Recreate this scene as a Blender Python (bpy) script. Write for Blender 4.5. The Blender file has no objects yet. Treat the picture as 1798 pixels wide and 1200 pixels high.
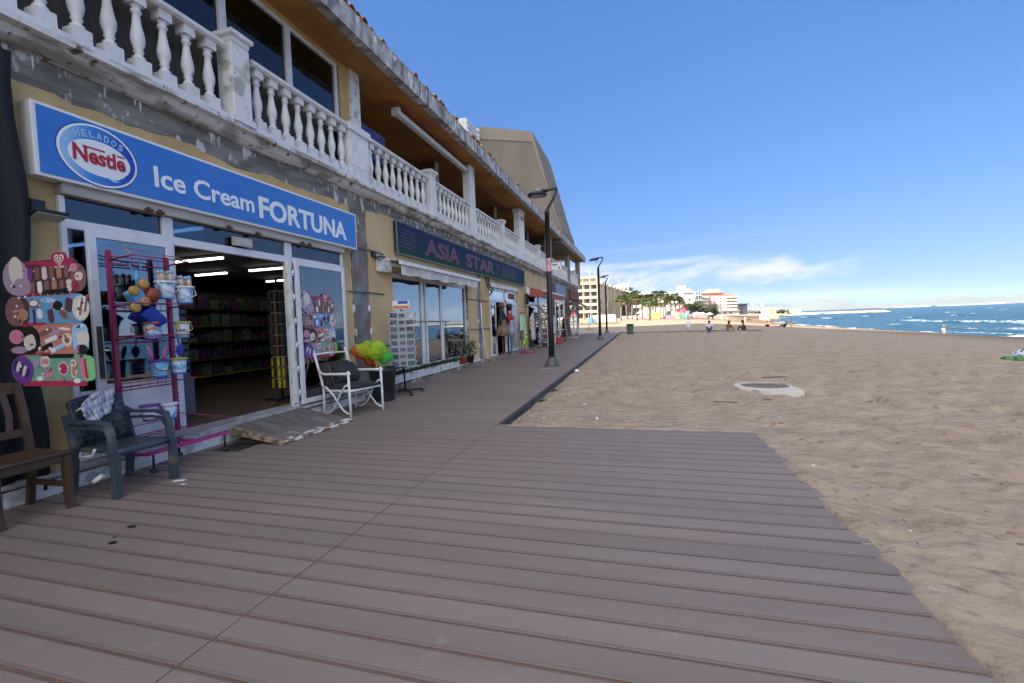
import bpy, bmesh, math, random
from mathutils import Vector, Matrix, noise
random.seed(7)
R_ = math.radians; PI = math.pi
sc = bpy.context.scene
COL = sc.collection
# ---------------------------------------------------------------- camera
cd = bpy.data.cameras.new('camera'); cam = bpy.data.objects.new('camera', cd); COL.objects.link(cam)
cd.sensor_width = 36.0; cd.lens = 15.985; cd.clip_start = 0.05; cd.clip_end = 40000
cam.matrix_world = Matrix(((0.96150288, 0.02399270, 0.27374543, 0.0),
                           (0.27223649, 0.05244920, -0.96079987, 0.0),
                           (-0.03740991, 0.99833533, 0.04389837, 1.35), (0, 0, 0, 1)))
sc.camera = cam
# ---------------------------------------------------------------- light
SUN_EL = R_(28); SUN_AZ = math.atan2(-0.78, -0.62)          # azimuth from +Y towards +X
sd = Vector((math.sin(SUN_AZ) * math.cos(SUN_EL), math.cos(SUN_AZ) * math.cos(SUN_EL), math.sin(SUN_EL)))
sl = bpy.data.lights.new('sun', 'SUN'); sun = bpy.data.objects.new('sun', sl); COL.objects.link(sun)
sl.energy = 4.6; sl.angle = R_(0.55); sl.color = (1.0, 0.9, 0.76)
sun.rotation_euler = sd.to_track_quat('Z', 'Y').to_euler(); sun.location = (-60, -60, 60)
w = bpy.data.worlds.new('World'); sc.world = w; w.use_nodes = True
nt = w.node_tree; N = nt.nodes; L = nt.links; N.clear()
def wn(t, **k):
    n = N.new(t)
    for a, b in k.items(): setattr(n, a, b)
    return n
out = wn('ShaderNodeOutputWorld'); bg = wn('ShaderNodeBackground'); L.new(bg.outputs[0], out.inputs[0])
sky = wn('ShaderNodeTexSky', sky_type='NISHITA'); sky.sun_disc = False
sky.sun_elevation = SUN_EL; sky.sun_rotation = SUN_AZ; sky.air_density = 1.0; sky.dust_density = 0.0; sky.ozone_density = 1.6
tc = wn('ShaderNodeTexCoord'); sep = wn('ShaderNodeSeparateXYZ'); L.new(tc.outputs['Generated'], sep.inputs[0])
def mth(op, a, b=None, c=None):
    n = wn('ShaderNodeMath', operation=op)
    for i, v in enumerate((a, b, c)):
        if v is None: continue
        if isinstance(v, (int, float)): n.inputs[i].default_value = v
        else: L.new(v, n.inputs[i])
    return n.outputs[0]
def mrange(v, a, b, c=0.0, d=1.0):
    n = wn('ShaderNodeMapRange', interpolation_type='SMOOTHSTEP'); L.new(v, n.inputs[0])
    for i, q in enumerate((a, b, c, d)): n.inputs[i + 1].default_value = q
    return n.outputs[0]
# clouds : a far bank low over the town, drawn in azimuth / elevation of the sky itself
az = mth('ARCTAN2', sep.outputs[0], sep.outputs[1]); el = mth('ARCSINE', sep.outputs[2])
cmb = wn('ShaderNodeCombineXYZ'); L.new(mth('MULTIPLY', az, 9.0), cmb.inputs[0])
L.new(mth('ADD', mth('MULTIPLY', el, 27.0), mth('MULTIPLY', az, -3.0)), cmb.inputs[1])
nz = wn('ShaderNodeTexNoise'); nz.inputs['Scale'].default_value = 1.0; nz.inputs['Detail'].default_value = 9; nz.inputs['Roughness'].default_value = .62
L.new(cmb.outputs[0], nz.inputs['Vector'])
cmb2 = wn('ShaderNodeCombineXYZ'); L.new(mth('MULTIPLY', az, 2.6), cmb2.inputs[0]); L.new(mth('MULTIPLY', el, 30.0), cmb2.inputs[1]); cmb2.inputs[2].default_value = 3.3
nz2 = wn('ShaderNodeTexNoise'); nz2.inputs['Scale'].default_value = 1.0; nz2.inputs['Detail'].default_value = 6
L.new(cmb2.outputs[0], nz2.inputs['Vector'])
def bump2(v, c, h):                       # 1 at c, 0 at c +- h
    return mth('MAXIMUM', mth('SUBTRACT', 1.0, mth('DIVIDE', mth('ABSOLUTE', mth('SUBTRACT', v, c)), h)), 0.0)
elc = mth('ADD', mth('MULTIPLY', az, 0.055), 0.078)          # the bank climbs slightly to the right
bank = mth('MULTIPLY', bump2(el, 0.078, 0.05), mrange(mth('MULTIPLY', bump2(az, 0.06, 0.38), 1.0), 0.0, 0.45))
thin = mth('MULTIPLY', bump2(el, 0.03, 0.04), mrange(az, -0.3, 0.5, 0.75, 0.5))
high = mth('MULTIPLY', bump2(mth('SUBTRACT', el, mth('MULTIPLY', az, 0.03)), 0.115, 0.035), mrange(az, 0.5, 0.0, 0.0, 0.55))
m1 = mth('ADD', nz.outputs[0], mth('MULTIPLY', bank, 0.30))
m2 = mth('ADD', nz2.outputs[0], mth('MULTIPLY', thin, 0.2))
m3 = mth('ADD', nz2.outputs[0], mth('MULTIPLY', high, 0.27))
c1 = mth('MULTIPLY', mth('MULTIPLY', mrange(m1, 0.57, 0.88), 0.85), mrange(bank, 0.0, 0.3))
c2 = mth('MULTIPLY', mth('MULTIPLY', mrange(m2, 0.5, 0.8), 0.4), mrange(thin, 0.0, 0.4))
c3 = mth('MULTIPLY', mth('MULTIPLY', mrange(m3, 0.48, 0.8), 0.8), mrange(high, 0.0, 0.3))
cov = mth('MINIMUM', mth('MAXIMUM', mth('MAXIMUM', c1, c2), c3), 0.9)
mixc = wn('ShaderNodeMixRGB'); L.new(cov, mixc.inputs[0])
# clean sea air: contrast and hue of the clear sky set per channel
sr = wn('ShaderNodeSeparateColor'); L.new(sky.outputs[0], sr.inputs[0]); cr = wn('ShaderNodeCombineColor')
for i, (k_, p_) in enumerate(((.285, .62), (.55, .50), (1.21, .40))): L.new(mth('MULTIPLY', mth('POWER', sr.outputs[i], p_), k_), cr.inputs[i])
dk_ = mth('SUBTRACT', 1.0, mth('MULTIPLY', mth('MULTIPLY', mrange(az, 0.15, 1.0), mrange(el, 0.1, 0.7)), 0.38))     # deepest blue at right angles to the sun
dkm = wn('ShaderNodeMixRGB', blend_type='MULTIPLY'); dkm.inputs[0].default_value = 1.0; L.new(cr.outputs[0], dkm.inputs[1]); L.new(dk_, dkm.inputs[2])
L.new(dkm.outputs[0], mixc.inputs[1]); mixc.inputs[2].default_value = (2.5, 2.5, 2.6, 1)
# bright cloud veil added behind and overhead, out of view, as neutral fill light
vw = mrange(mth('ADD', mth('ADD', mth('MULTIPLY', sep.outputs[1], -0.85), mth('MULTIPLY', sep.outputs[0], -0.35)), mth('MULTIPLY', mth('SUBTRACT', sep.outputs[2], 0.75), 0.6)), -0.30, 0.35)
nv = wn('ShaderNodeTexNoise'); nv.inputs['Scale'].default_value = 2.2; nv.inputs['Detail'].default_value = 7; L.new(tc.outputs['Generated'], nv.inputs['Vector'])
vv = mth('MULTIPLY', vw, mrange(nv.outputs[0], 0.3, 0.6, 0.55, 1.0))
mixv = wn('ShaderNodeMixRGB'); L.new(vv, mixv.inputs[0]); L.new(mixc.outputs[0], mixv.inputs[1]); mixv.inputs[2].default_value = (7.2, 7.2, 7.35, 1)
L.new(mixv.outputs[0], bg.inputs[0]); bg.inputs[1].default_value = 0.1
sc.view_settings.view_transform = 'Standard'; sc.view_settings.look = 'None'; sc.view_settings.exposure = 1.95; sc.view_settings.gamma = 1.0
sc.render.engine = 'CYCLES'
sc.cycles.max_bounces = 8; sc.cycles.transparent_max_bounces = 12; sc.cycles.caustics_reflective = False; sc.cycles.caustics_refractive = False
# ---------------------------------------------------------------- materials
def S(r, g, b):
    f = lambda c: ((c / 255 + .055) / 1.055) ** 2.4 if c > 10 else c / 255 / 12.92
    return (f(r), f(g), f(b))
MATS = {}
def mat(name, c, r=.6, c2=None, sc_=4, lo=.42, hi=.62, det=6, bump=0, bsc=40, stretch=(1, 1, 1), metal=0, spec=.5, emit=0, c3=None, sc3=20, lo3=.6, hi3=.66, st3=(1, 1, 1), coat=0, sub=0):
    m = bpy.data.materials.new(name); m.use_nodes = True; t = m.node_tree; nn = t.nodes; ll = t.links
    p = nn['Principled BSDF']; p.inputs['Base Color'].default_value = (*c, 1); p.inputs['Roughness'].default_value = r
    p.inputs['Metallic'].default_value = metal; p.inputs['Specular IOR Level'].default_value = spec
    if coat: p.inputs['Coat Weight'].default_value = coat
    if emit: p.inputs['Emission Color'].default_value = (*c, 1); p.inputs['Emission Strength'].default_value = emit
    def nzn(s, d, st):
        g = nn.new('ShaderNodeNewGeometry'); mp = nn.new('ShaderNodeMapping'); mp.inputs['Scale'].default_value = st
        ll.new(g.outputs['Position'], mp.inputs[0]); z = nn.new('ShaderNodeTexNoise'); z.inputs['Scale'].default_value = s; z.inputs['Detail'].default_value = d
        ll.new(mp.outputs[0], z.inputs['Vector']); return z.outputs[0]
    prev = None
    def layer(prev, base, col, fac, a, b):
        rg = nn.new('ShaderNodeMapRange'); ll.new(fac, rg.inputs[0]); rg.inputs[1].default_value = a; rg.inputs[2].default_value = b
        mx = nn.new('ShaderNodeMixRGB'); ll.new(rg.outputs[0], mx.inputs[0]); mx.inputs[2].default_value = (*col, 1)
        if prev is None: mx.inputs[1].default_value = (*base, 1)
        else: ll.new(prev, mx.inputs[1])
        return mx.outputs[0]
    if c2: prev = layer(None, c, c2, nzn(sc_, det, stretch), lo, hi)
    if c3: prev = layer(prev, c, c3, nzn(sc3, 5, st3), lo3, hi3)
    if prev is not None:
        ll.new(prev, p.inputs['Base Color'])
        if emit: ll.new(prev, p.inputs['Emission Color'])
    if bump:
        b = nn.new('ShaderNodeBump'); b.inputs['Strength'].default_value = bump; b.inputs['Distance'].default_value = .02
        ll.new(nzn(bsc, 6, stretch), b.inputs['Height']); ll.new(b.outputs[0], p.inputs['Normal'])
    MATS[name] = m; return m
def glass(name, tint, refl=.12, rough=.02):
    m = bpy.data.materials.new(name); m.use_nodes = True; t = m.node_tree; nn = t.nodes; ll = t.links; nn.clear()
    o = nn.new('ShaderNodeOutputMaterial'); mx = nn.new('ShaderNodeMixShader'); tr = nn.new('ShaderNodeBsdfTransparent'); gl = nn.new('ShaderNodeBsdfGlossy')
    tr.inputs[0].default_value = (*tint, 1); gl.inputs['Roughness'].default_value = rough; gl.inputs['Color'].default_value = (.9, .95, 1, 1)
    lw = nn.new('ShaderNodeFresnel'); lw.inputs[0].default_value = 1.5; ad = nn.new('ShaderNodeMath'); ad.operation = 'ADD'; ad.use_clamp = True; ad.inputs[1].default_value = refl
    ll.new(lw.outputs[0], ad.inputs[0]); ll.new(ad.outputs[0], mx.inputs[0]); ll.new(tr.outputs[0], mx.inputs[1]); ll.new(gl.outputs[0], mx.inputs[2]); ll.new(mx.outputs[0], o.inputs[0])
    MATS[name] = m; return m
WHITE = mat('white_paint', (.72, .73, .74), .5, (.55, .55, .54), 6, .5, .75, bump=.1)
ALU = mat('white_aluminium', (.68, .69, .72), .35, (.5, .5, .5), 3, .55, .8)
WORN = mat('worn_white_paint', (.72, .72, .72), .65, (.42, .4, .37), 5, .52, .64, bump=.35, bsc=25, c3=(.25, .21, .17), sc3=14, lo3=.64, hi3=.7)
CLEANW = mat('balcony_white_paint', (.70, .70, .71), .6, (.58, .57, .55), 4, .5, .72, bump=.15, bsc=40, c3=(.36, .33, .30), sc3=7, lo3=.66, hi3=.76)
LEDGE = mat('ledge_worn_paint', (.68, .68, .68), .7, (.33, .3, .27), 3.5, .5, .6, bump=.6, bsc=18, stretch=(1, .5, 1.6), c3=(.13, .1, .08), sc3=9, lo3=.6, hi3=.66)
YEL = mat('yellow_render', (.60, .43, .20), .85, (.50, .34, .155), 1.3, .45, .6, bump=.35, bsc=60, c3=(.3, .2, .1), sc3=7, lo3=.66, hi3=.74)
YEL2 = mat('faded_yellow_render', (.62, .45, .25), .85, (.52, .36, .19), 1.0, .42, .66, bump=.35, bsc=60, c3=(.30, .22, .13), sc3=5, lo3=.66, hi3=.78)
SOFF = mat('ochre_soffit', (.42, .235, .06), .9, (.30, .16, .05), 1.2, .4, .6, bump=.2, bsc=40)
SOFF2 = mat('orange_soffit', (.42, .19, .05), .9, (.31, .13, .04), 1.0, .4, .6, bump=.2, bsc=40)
ORNG = mat('brown_orange_wall', (.26, .12, .045), .9, (.2, .09, .035), 1.0, .4, .6)
GREYC = mat('exposed_concrete', (.27, .25, .23), .9, (.15, .14, .125), 3.2, .42, .60, det=9, bump=1.0, bsc=9, stretch=(1, .7, 3.0), c3=(.58, .57, .57), sc3=4.2, lo3=.585, hi3=.63, st3=(1, 1.5, .8))
FASC = mat('peeling_fascia', (.42, .42, .43), .85, (.17, .165, .165), 3.2, .44, .6, bump=.6, bsc=12, stretch=(1, 1.4, .7), c3=(.66, .66, .68), sc3=3.5, lo3=.56, hi3=.6, st3=(1, 2.5, .7))
EXPO = mat('exposed_column_concrete', (.23, .24, .26), .9, (.16, .15, .145), 3, .4, .62, bump=.6, bsc=16, c3=(.34, .12, .07), sc3=4, lo3=.6, hi3=.66, st3=(1, 4, 1))
MARO = mat('maroon_paint', (.17, .035, .03), .7, (.12, .03, .028), 2, .4, .7, bump=.15)
TILE = mat('clay_roof_tile', (.30, .12, .07), .85, (.42, .36, .30), 7, .45, .6, bump=.5, bsc=20, c3=(.1, .09, .08), sc3=10)
STONE = mat('rubble_stone', (.30, .25, .20), .9, (.2, .17, .14), 6, .4, .6, bump=.8, bsc=15, c3=(.5, .48, .45), sc3=5)
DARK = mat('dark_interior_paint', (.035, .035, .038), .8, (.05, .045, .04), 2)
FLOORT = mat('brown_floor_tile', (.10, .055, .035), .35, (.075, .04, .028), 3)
BLACK = mat('black_metal', (.012, .013, .015), .42, (.02, .021, .024), 8, bump=.05)
BLKPL = mat('black_plastic', (.015, .017, .022), .5, (.022, .024, .03), 5)
STEEL = mat('blue_grey_steel', (.055, .06, .075), .55, (.04, .04, .045), 4, metal=.3)
TAUPE = mat('taupe_render', (.225, .195, .165), .95, (.198, .170, .145), .9, .38, .62, bump=.2, bsc=20, stretch=(1, 1, .25), c3=(.17, .15, .13), sc3=1.6, lo3=.58, hi3=.8, st3=(1, 1, .2))
TAUPE2 = mat('pale_taupe_border', (.27, .245, .20), .95, (.25, .22, .18), .8)
BLUES = mat('blue_sign_face', (.028, .165, .56), .3, (.04, .18, .55), 1.2, coat=.2, c3=(.06, .17, .45), sc3=5, lo3=.6, hi3=.8, st3=(1, 2, .4))
GLASSD = glass('shop_glass', (.55, .62, .68), .10)
GLASSR = glass('mirror_tint_glass', (.38, .46, .52), .42)
GLASSB = glass('blue_tinted_glass', (.12, .2, .32), .05)
def mixed_palette(n):
    return random.Random(n)
# ---------------------------------------------------------------- mesh builder
class M:
    def __init__(s): s.b = bmesh.new(); s.mi = 0
    def _set(s, fs):
        for f in fs: f.material_index = s.mi
    def box(s, x0, x1, y0, y1, z0, z1, rot=None):
        vs = [s.b.verts.new(p) for p in ((x0, y0, z0), (x1, y0, z0), (x1, y1, z0), (x0, y1, z0), (x0, y0, z1), (x1, y0, z1), (x1, y1, z1), (x0, y1, z1))]
        fs = [s.b.faces.new([vs[i] for i in q]) for q in ((3, 2, 1, 0), (4, 5, 6, 7), (0, 1, 5, 4), (1, 2, 6, 5), (2, 3, 7, 6), (3, 0, 4, 7))]
        s._set(fs)
        if rot: 
            c = Vector(((x0 + x1) / 2, (y0 + y1) / 2, (z0 + z1) / 2)); bmesh.ops.rotate(s.b, cent=c, matrix=rot, verts=vs)
        return vs
    def loft(s, rings, cap=True, smooth=True, closed=True):
        rv = [[s.b.verts.new(p) for p in r] for r in rings]; fs = []
        n = len(rv[0]); m = n if closed else n - 1
        for a, b in zip(rv, rv[1:]):
            for i in range(m):
                f = s.b.faces.new((a[i], a[(i + 1) % n], b[(i + 1) % n], b[i])); f.smooth = smooth; fs.append(f)
        if cap and closed:
            for r, rev in ((rv[0], 1), (rv[-1], 0)):
                f = s.b.faces.new(r[::-1] if rev else r); fs.append(f)
        s._set(fs); return rv
    def lathe(s, prof, cx=0, cy=0, cz=0, n=16, sx=1, sy=1, a0=0, cap=True, smooth=True):
        return s.loft([[(cx + r * sx * math.cos(a0 + 2 * PI * i / n), cy + r * sy * math.sin(a0 + 2 * PI * i / n), cz + z) for i in range(n)] for r, z in prof], cap, smooth)
    def tube(s, pts, r, n=8, cap=True):
        pts = [Vector(p) for p in pts]; rr = r if isinstance(r, (list, tuple)) else [r] * len(pts); rings = []
        for i, p in enumerate(pts):
            a = pts[max(i - 1, 0)]; b = pts[min(i + 1, len(pts) - 1)]; d = (b - a).normalized()
            u = d.cross(Vector((0, 0, 1)) if abs(d.z) < .9 else Vector((1, 0, 0))).normalized(); v = d.cross(u)
            if i and (u.dot(pu) < 0): u = -u; v = -v
            pu = u
            rings.append([p + rr[i] * (math.cos(2 * PI * k / n) * u + math.sin(2 * PI * k / n) * v) for k in range(n)])
        s.loft(rings, cap)
    def prism(s, poly, ax, a0, a1):
        # poly of 2D points in the other two axes (ordered x,y,z without ax)
        def P(q, v):
            return {0: (v, q[0], q[1]), 1: (q[0], v, q[1]), 2: (q[0], q[1], v)}[ax]
        A = [s.b.verts.new(P(q, a0)) for q in poly]; B = [s.b.verts.new(P(q, a1)) for q in poly]; n = len(poly); fs = []
        fs.append(s.b.faces.new(A)); fs.append(s.b.faces.new(B[::-1]))
        for i in range(n): fs.append(s.b.faces.new((A[i], B[i], B[(i + 1) % n], A[(i + 1) % n])))
        s._set(fs); return A + B
    def ball(s, c, r, n=10, m=7, sx=1, sy=1, sz=1):
        rings = []
        for j in range(m + 1):
            t = PI * j / m; q = max(math.sin(t), .02)
            rings.append([(c[0] + r * sx * q * math.cos(2 * PI * i / n), c[1] + r * sy * q * math.sin(2 * PI * i / n), c[2] - r * sz * math.cos(t)) for i in range(n)])
        s.loft(rings)
    def quad(s, *p):
        f = s.b.faces.new([s.b.verts.new(q) for q in p]); s._set([f]); return f
    def leaf(s, p, d, up, l, wd, droop=.3):
        d = d.normalized(); sd_ = d.cross(up).normalized() * wd
        a = p; b = p + d * l * .5 + sd_ - Vector((0, 0, droop * l * .15)); c = p + d * l - Vector((0, 0, droop * l * .5)); e = p + d * l * .5 - sd_ - Vector((0, 0, droop * l * .15))
        f = s.b.faces.new([s.b.verts.new(q) for q in (a, b, c, e)]); s._set([f])
    def build(s, name, m, parent=None, recalc=True, world=True):
        if recalc: bmesh.ops.recalc_face_normals(s.b, faces=s.b.faces)
        me = bpy.data.meshes.new(name)
        if parent is not None and world:
            off = wpos(parent)
            bmesh.ops.translate(s.b, verts=s.b.verts, vec=-off)
        s.b.to_mesh(me); s.b.free()
        for k in (m if isinstance(m, (list, tuple)) else [m]): me.materials.append(k)
        o = bpy.data.objects.new(name, me); COL.objects.link(o)
        if parent is not None: o.parent = parent
        return o
def wpos(o):
    v = Vector((0, 0, 0))
    while o: v = v + o.location; o = o.parent
    return v
def tag(o, label=None, cat=None, group=None, kind=None):
    if label: o['label'] = label
    if cat: o['category'] = cat
    if group: o['group'] = group
    if kind: o['kind'] = kind
    return o
def thing(name, label, cat, loc=(0, 0, 0), rz=0, group=None):
    o = bpy.data.objects.new(name, None); COL.objects.link(o); o.location = loc; o.rotation_euler = (0, 0, rz); o.empty_display_size = .2
    return tag(o, label, cat, group)
def bev(o, wdt=.006, seg=2):
    b = o.modifiers.new('bevel', 'BEVEL'); b.width = wdt; b.segments = seg; b.limit_method = 'ANGLE'; return o
KIDS = {}
def dup(o, loc=None, rz=None, label=None, parent=None, scale=None):
    c = o.copy(); COL.objects.link(c)
    if parent is not None: c.parent = parent
    if loc is not None: c.location = loc
    if rz is not None: c.rotation_euler = (0, 0, rz)
    if label: c['label'] = label
    if scale: c.scale = (scale,) * 3 if isinstance(scale, (int, float)) else scale
    for k in [k for k in bpy.data.objects if k.parent == o]: dup(k, parent=c)
    return c
def text_mesh(name, s, m, parent, org, ux, uy, wd, ht, bold=0, thick=.004, sx=None, shear=0):
    """lettering: fills a box wd x ht from org along ux (reading) and uy (up); normal = ux x uy"""
    cu = bpy.data.curves.new(name, 'FONT'); cu.body = s; cu.offset = bold; cu.extrude = .001; cu.resolution_u = 3
    t = bpy.data.objects.new('tmp', cu); COL.objects.link(t); bpy.context.view_layer.update()
    dg = bpy.context.evaluated_depsgraph_get(); me = bpy.data.meshes.new_from_object(t.evaluated_get(dg)); bpy.data.objects.remove(t)
    xs = [v.co.x for v in me.vertices]; ys = [v.co.y for v in me.vertices]; zs = [v.co.z for v in me.vertices]
    x0, x1, y0, y1, z0, z1 = min(xs), max(xs), min(ys), max(ys), min(zs), max(zs)
    ux = Vector(ux); uy = Vector(uy); nn = ux.cross(uy).normalized(); org = Vector(org) - (wpos(parent) if parent else Vector())
    for v in me.vertices:
        a = (v.co.x - x0) / (x1 - x0) * wd; b = (v.co.y - y0) / (y1 - y0) * ht; c = (v.co.z - z0) / max(z1 - z0, 1e-6) * thick
        v.co = org + ux * (a + shear * b) + uy * b + nn * c
    me.materials.clear(); me.materials.append(m); me.name = name
    o = bpy.data.objects.new(name, me); COL.objects.link(o)
    if parent: o.parent = parent
    return o
def fbm(x, y, z=0, o=4):
    v = 0; a = 1; f = 1
    for _ in range(o): v += a * noise.noise((x * f, y * f, z)); a *= .5; f *= 2
    return v
# ================================================================ SETTING
def shore(y):
    P = [(-400, 47), (150, 47.3), (200, 52), (222, 56), (260, 62), (330, 74), (420, 95), (480, 122), (520, 146), (560, 156), (800, 158)]
    for (a, xa), (b, xb) in zip(P, P[1:]):
        if y <= b: return xa + (xb - xa) * (max(y, a) - a) / (b - a)
    return P[-1][1]
SEA = -3.2
def sst(a, b, v):
    t = min(max((v - a) / (b - a), 0), 1); return t * t * (3 - 2 * t)
def sandz(x, y):
    d = shore(y) - x                                   # metres inland
    if d > 39: z = 0
    elif d > 0: z = SEA + (39 - 0) * 0 + 3.2 * (d / 39) ** .92
    else: z = SEA + d * .09
    z = max(z, -6)
    z += 1.25 * sst(90, 260, y) * sst(4, 50, d) * (1 if y < 600 else 1)
    z += .28 * sst(45, 80, y) * fbm(x * .03, y * .03, 5, 2) * sst(0, 20, d)
    return z
def micro(x, y):
    r = math.hypot(x, y)
    k = sst(0, 6, x + y * .1) if y < 8 else 1
    a = 1 / (1 + r * .035)
    v = .012 * fbm(x * 1.1, y * 1.1, 1, 3) + a * (.014 * k + .004) * fbm(x * 4.2, y * 4.2, 2, 3)
    # trampled lumps close to the boards on the right
    q = noise.noise((x * 3.1, y * 2.4, 7)); v -= a * k * .085 * max(q - .05, 0) * 2
    q = noise.noise((x * 5.3, y * 5.9, 9)); v += a * k * .055 * max(q, 0)
    return v
def deckdist(x, y):
    """>0 inside boards"""
    d1 = min(-1.85 - x, 41.6 - y, x + 5.0)
    d2 = min(1.25 - x, 5.66 - y, x + 5.0)
    if x < -5: return -1 if y > 41 else 1
    return max(d1, d2)
def sandh(x, y):
    z = sandz(x, y) - .018 + micro(x, y)
    d = deckdist(x, y)
    if d > -.5 and not (y > 5.8 and x < 0): d += -.02 + .035 * noise.noise((x * 1.6, y * 1.6, 31)) + .03 * noise.noise((x * 7, y * 7, 32))
    if d > -.35:
        # main boards: sand lies low; loose sand drifts over the right-hand edge
        low = -.085 if (y > 5.75 and x < 0) else -.03
        ed = .02 * noise.noise((x * 2.5, y * 2.5, 3)) + .012 * noise.noise((x * 9, y * 9, 3))
        t = sst(-.3, .0, d)
        z = z * (1 - t) + t * (low + ed + (.038 if not (y > 5.75 and x < 0) else 0))
        if d > .02: z = z * (1 - sst(.02, .12 + .08 * noise.noise((x * 3, y * 3, 0)), d)) - .16 * sst(.02, .16, d)
    return z
def grid_lines(a, b, st, lo, hi, g=1.06):
    v = []; x = a
    while x < b: v.append(x); x += st
    s = st; x = v[-1]
    while x < hi: s = min(s * g, 60); x += s; v.append(x)
    s = st; x = a; u = []
    while x > lo: s = min(s * g, 60); x -= s; u.append(x)
    return u[::-1] + v
xs = grid_lines(-2.1, 7.5, .05, -500, 700, 1.07); ys = grid_lines(.6, 10, .055, -120, 720, 1.05)
bm = bmesh.new(); rows = []
for y in ys: rows.append([bm.verts.new((x, y, sandh(x, y))) for x in xs])
for a, b in zip(rows, rows[1:]):
    for i in range(len(xs) - 1):
        f = bm.faces.new((a[i], a[i + 1], b[i + 1], b[i])); f.smooth = True
me = bpy.data.meshes.new('sand'); bm.to_mesh(me); bm.free()
SAND = mat('beach_sand', (.365, .28, .205), .95, (.30, .225, .16), 2.2, .4, .64, det=10, bump=1.0, bsc=22, spec=.2, c3=(.20, .15, .11), sc3=9, lo3=.60, hi3=.75)
# wet band near the water
t = SAND.node_tree; nn = t.nodes; ll = t.links; pb = nn['Principled BSDF']; src = pb.inputs['Base Color'].links[0].from_socket
g = nn.new('ShaderNodeNewGeometry'); sp = nn.new('ShaderNodeSeparateXYZ'); ll.new(g.outputs['Position'], sp.inputs[0])
mr = nn.new('ShaderNodeMapRange'); ll.new(sp.outputs[2], mr.inputs[0]); mr.inputs[1].default_value = -.75; mr.inputs[2].default_value = -2.2
mx = nn.new('ShaderNodeMixRGB'); ll.new(mr.outputs[0], mx.inputs[0]); ll.new(src, mx.inputs[1]); mx.inputs[2].default_value = (.20, .14, .085, 1); ll.new(mx.outputs[0], pb.inputs['Base Color'])
vo = nn.new('ShaderNodeTexNoise'); vo.inputs['Scale'].default_value = 160; ll.new(g.outputs['Position'], vo.inputs['Vector'])
bp0 = [n for n in nn if n.type == 'BUMP'][0]; b2 = nn.new('ShaderNodeBump'); b2.inputs['Strength'].default_value = .5; b2.inputs['Distance'].default_value = .004
ll.new(vo.outputs[0], b2.inputs['Height']); ll.new(bp0.outputs[0], b2.inputs['Normal'])
# old footprints: soft cells at stride scale, warped
wz = nn.new('ShaderNodeTexNoise'); wz.inputs['Scale'].default_value = 2.6; ll.new(g.outputs['Position'], wz.inputs['Vector']); va = nn.new('ShaderNodeVectorMath'); va.operation = 'ADD'; ll.new(g.outputs['Position'], va.inputs[0]); ws = nn.new('ShaderNodeVectorMath'); ws.operation = 'SCALE'; ws.inputs['Scale'].default_value = .22; ll.new(wz.outputs['Color'], ws.inputs[0]); ll.new(ws.outputs[0], va.inputs[1])
vr = nn.new('ShaderNodeTexVoronoi'); vr.feature = 'SMOOTH_F1'; vr.inputs['Scale'].default_value = 6.5; vr.inputs['Smoothness'].default_value = .6; ll.new(va.outputs[0], vr.inputs['Vector'])
vm = nn.new('ShaderNodeMapRange'); ll.new(vr.outputs['Distance'], vm.inputs[0]); vm.inputs[1].default_value = .1; vm.inputs[2].default_value = .6
b3 = nn.new('ShaderNodeBump'); b3.inputs['Strength'].default_value = .75; b3.inputs['Distance'].default_value = .03; ll.new(vm.outputs[0], b3.inputs['Height']); ll.new(b2.outputs[0], b3.inputs['Normal']); ll.new(b3.outputs[0], pb.inputs['Normal'])
me.materials.append(SAND); sand = bpy.data.objects.new('sand', me); COL.objects.link(sand); tag(sand, kind='structure')
# ---- sea
u = [-14, -10, -7, -5, -3.5, -2.2, -1, 0]; s = .7
while u[-1] < 7500: u.append(u[-1] + s); s *= 1.0 if u[-1] < 75 else 1.055
yy = []; y = 30
while y < 620: yy.append(y); y += 1.3 if y < 170 else 2.6
yy = [-2900, -1000, -300, -100, -30, 0, 15] + yy + [660, 720, 900, 1400, 2500, 5000, 9000, 12000]
bm = bmesh.new(); cl = bm.loops.layers.color.new('foam'); rows = []; FO = {}
for y in yy:
    r = []
    for q in u:
        n1 = fbm(y * .022, q * .05, 11, 3); ph = q + 7 * n1 + 2.0 * noise.noise((y * .13, q * .1, 4))
        z = 0; f = 0
        for c, hh, wd_, sd2, thr in ((6, .22, 2.4, 1, -.02), (17, .55, 3.2, 2, .0), (31, .75, 3.4, 3, .08), (49, .6, 3.2, 4, .2), (70, .5, 3.5, 5, .3)):
            env = noise.noise((y * .03 + sd2 * 9, q * .02, sd2)) + .25
            e = math.exp(-((ph - c) / wd_) ** 2); z += hh * e * max(env, .1) * 1.5
            e2 = math.exp(-((ph - c + wd_ * .7) / (wd_ * 1.15)) ** 2)
            f = max(f, .78 * e2 * sst(thr + .04, thr + .5, env + .4 * noise.noise((y * .25, q * .5, 2))))
        if q < 5:                                     # swash
            f = max(f, sst(5.5, 1, q + 3 * n1) * (.55 + 1.2 * noise.noise((y * .2, q * .6, 8))))
        if 60 < q: 
            z += .18 * fbm(y * .09, q * .12, 3, 3); k = noise.noise((y * .06, q * .16, 21)) + .5 * noise.noise((y * .3, q * .5, 22)); f = max(f, sst(.66, .8, k) * (1 if q < 500 else 0))
        z += .10 * fbm(y * .25, q * .3, 6, 2)
        xx = shore(y) + q if y < 560 else (shore(y) if q <= 0 else shore(y)) + q
        if q < 0: z = -.10 + .0 * q; z = .02 + q * .012
        v = bm.verts.new((xx, y, SEA + z)); FO[v] = min(max(f, 0), 1); r.append(v)
    rows.append(r)
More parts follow.
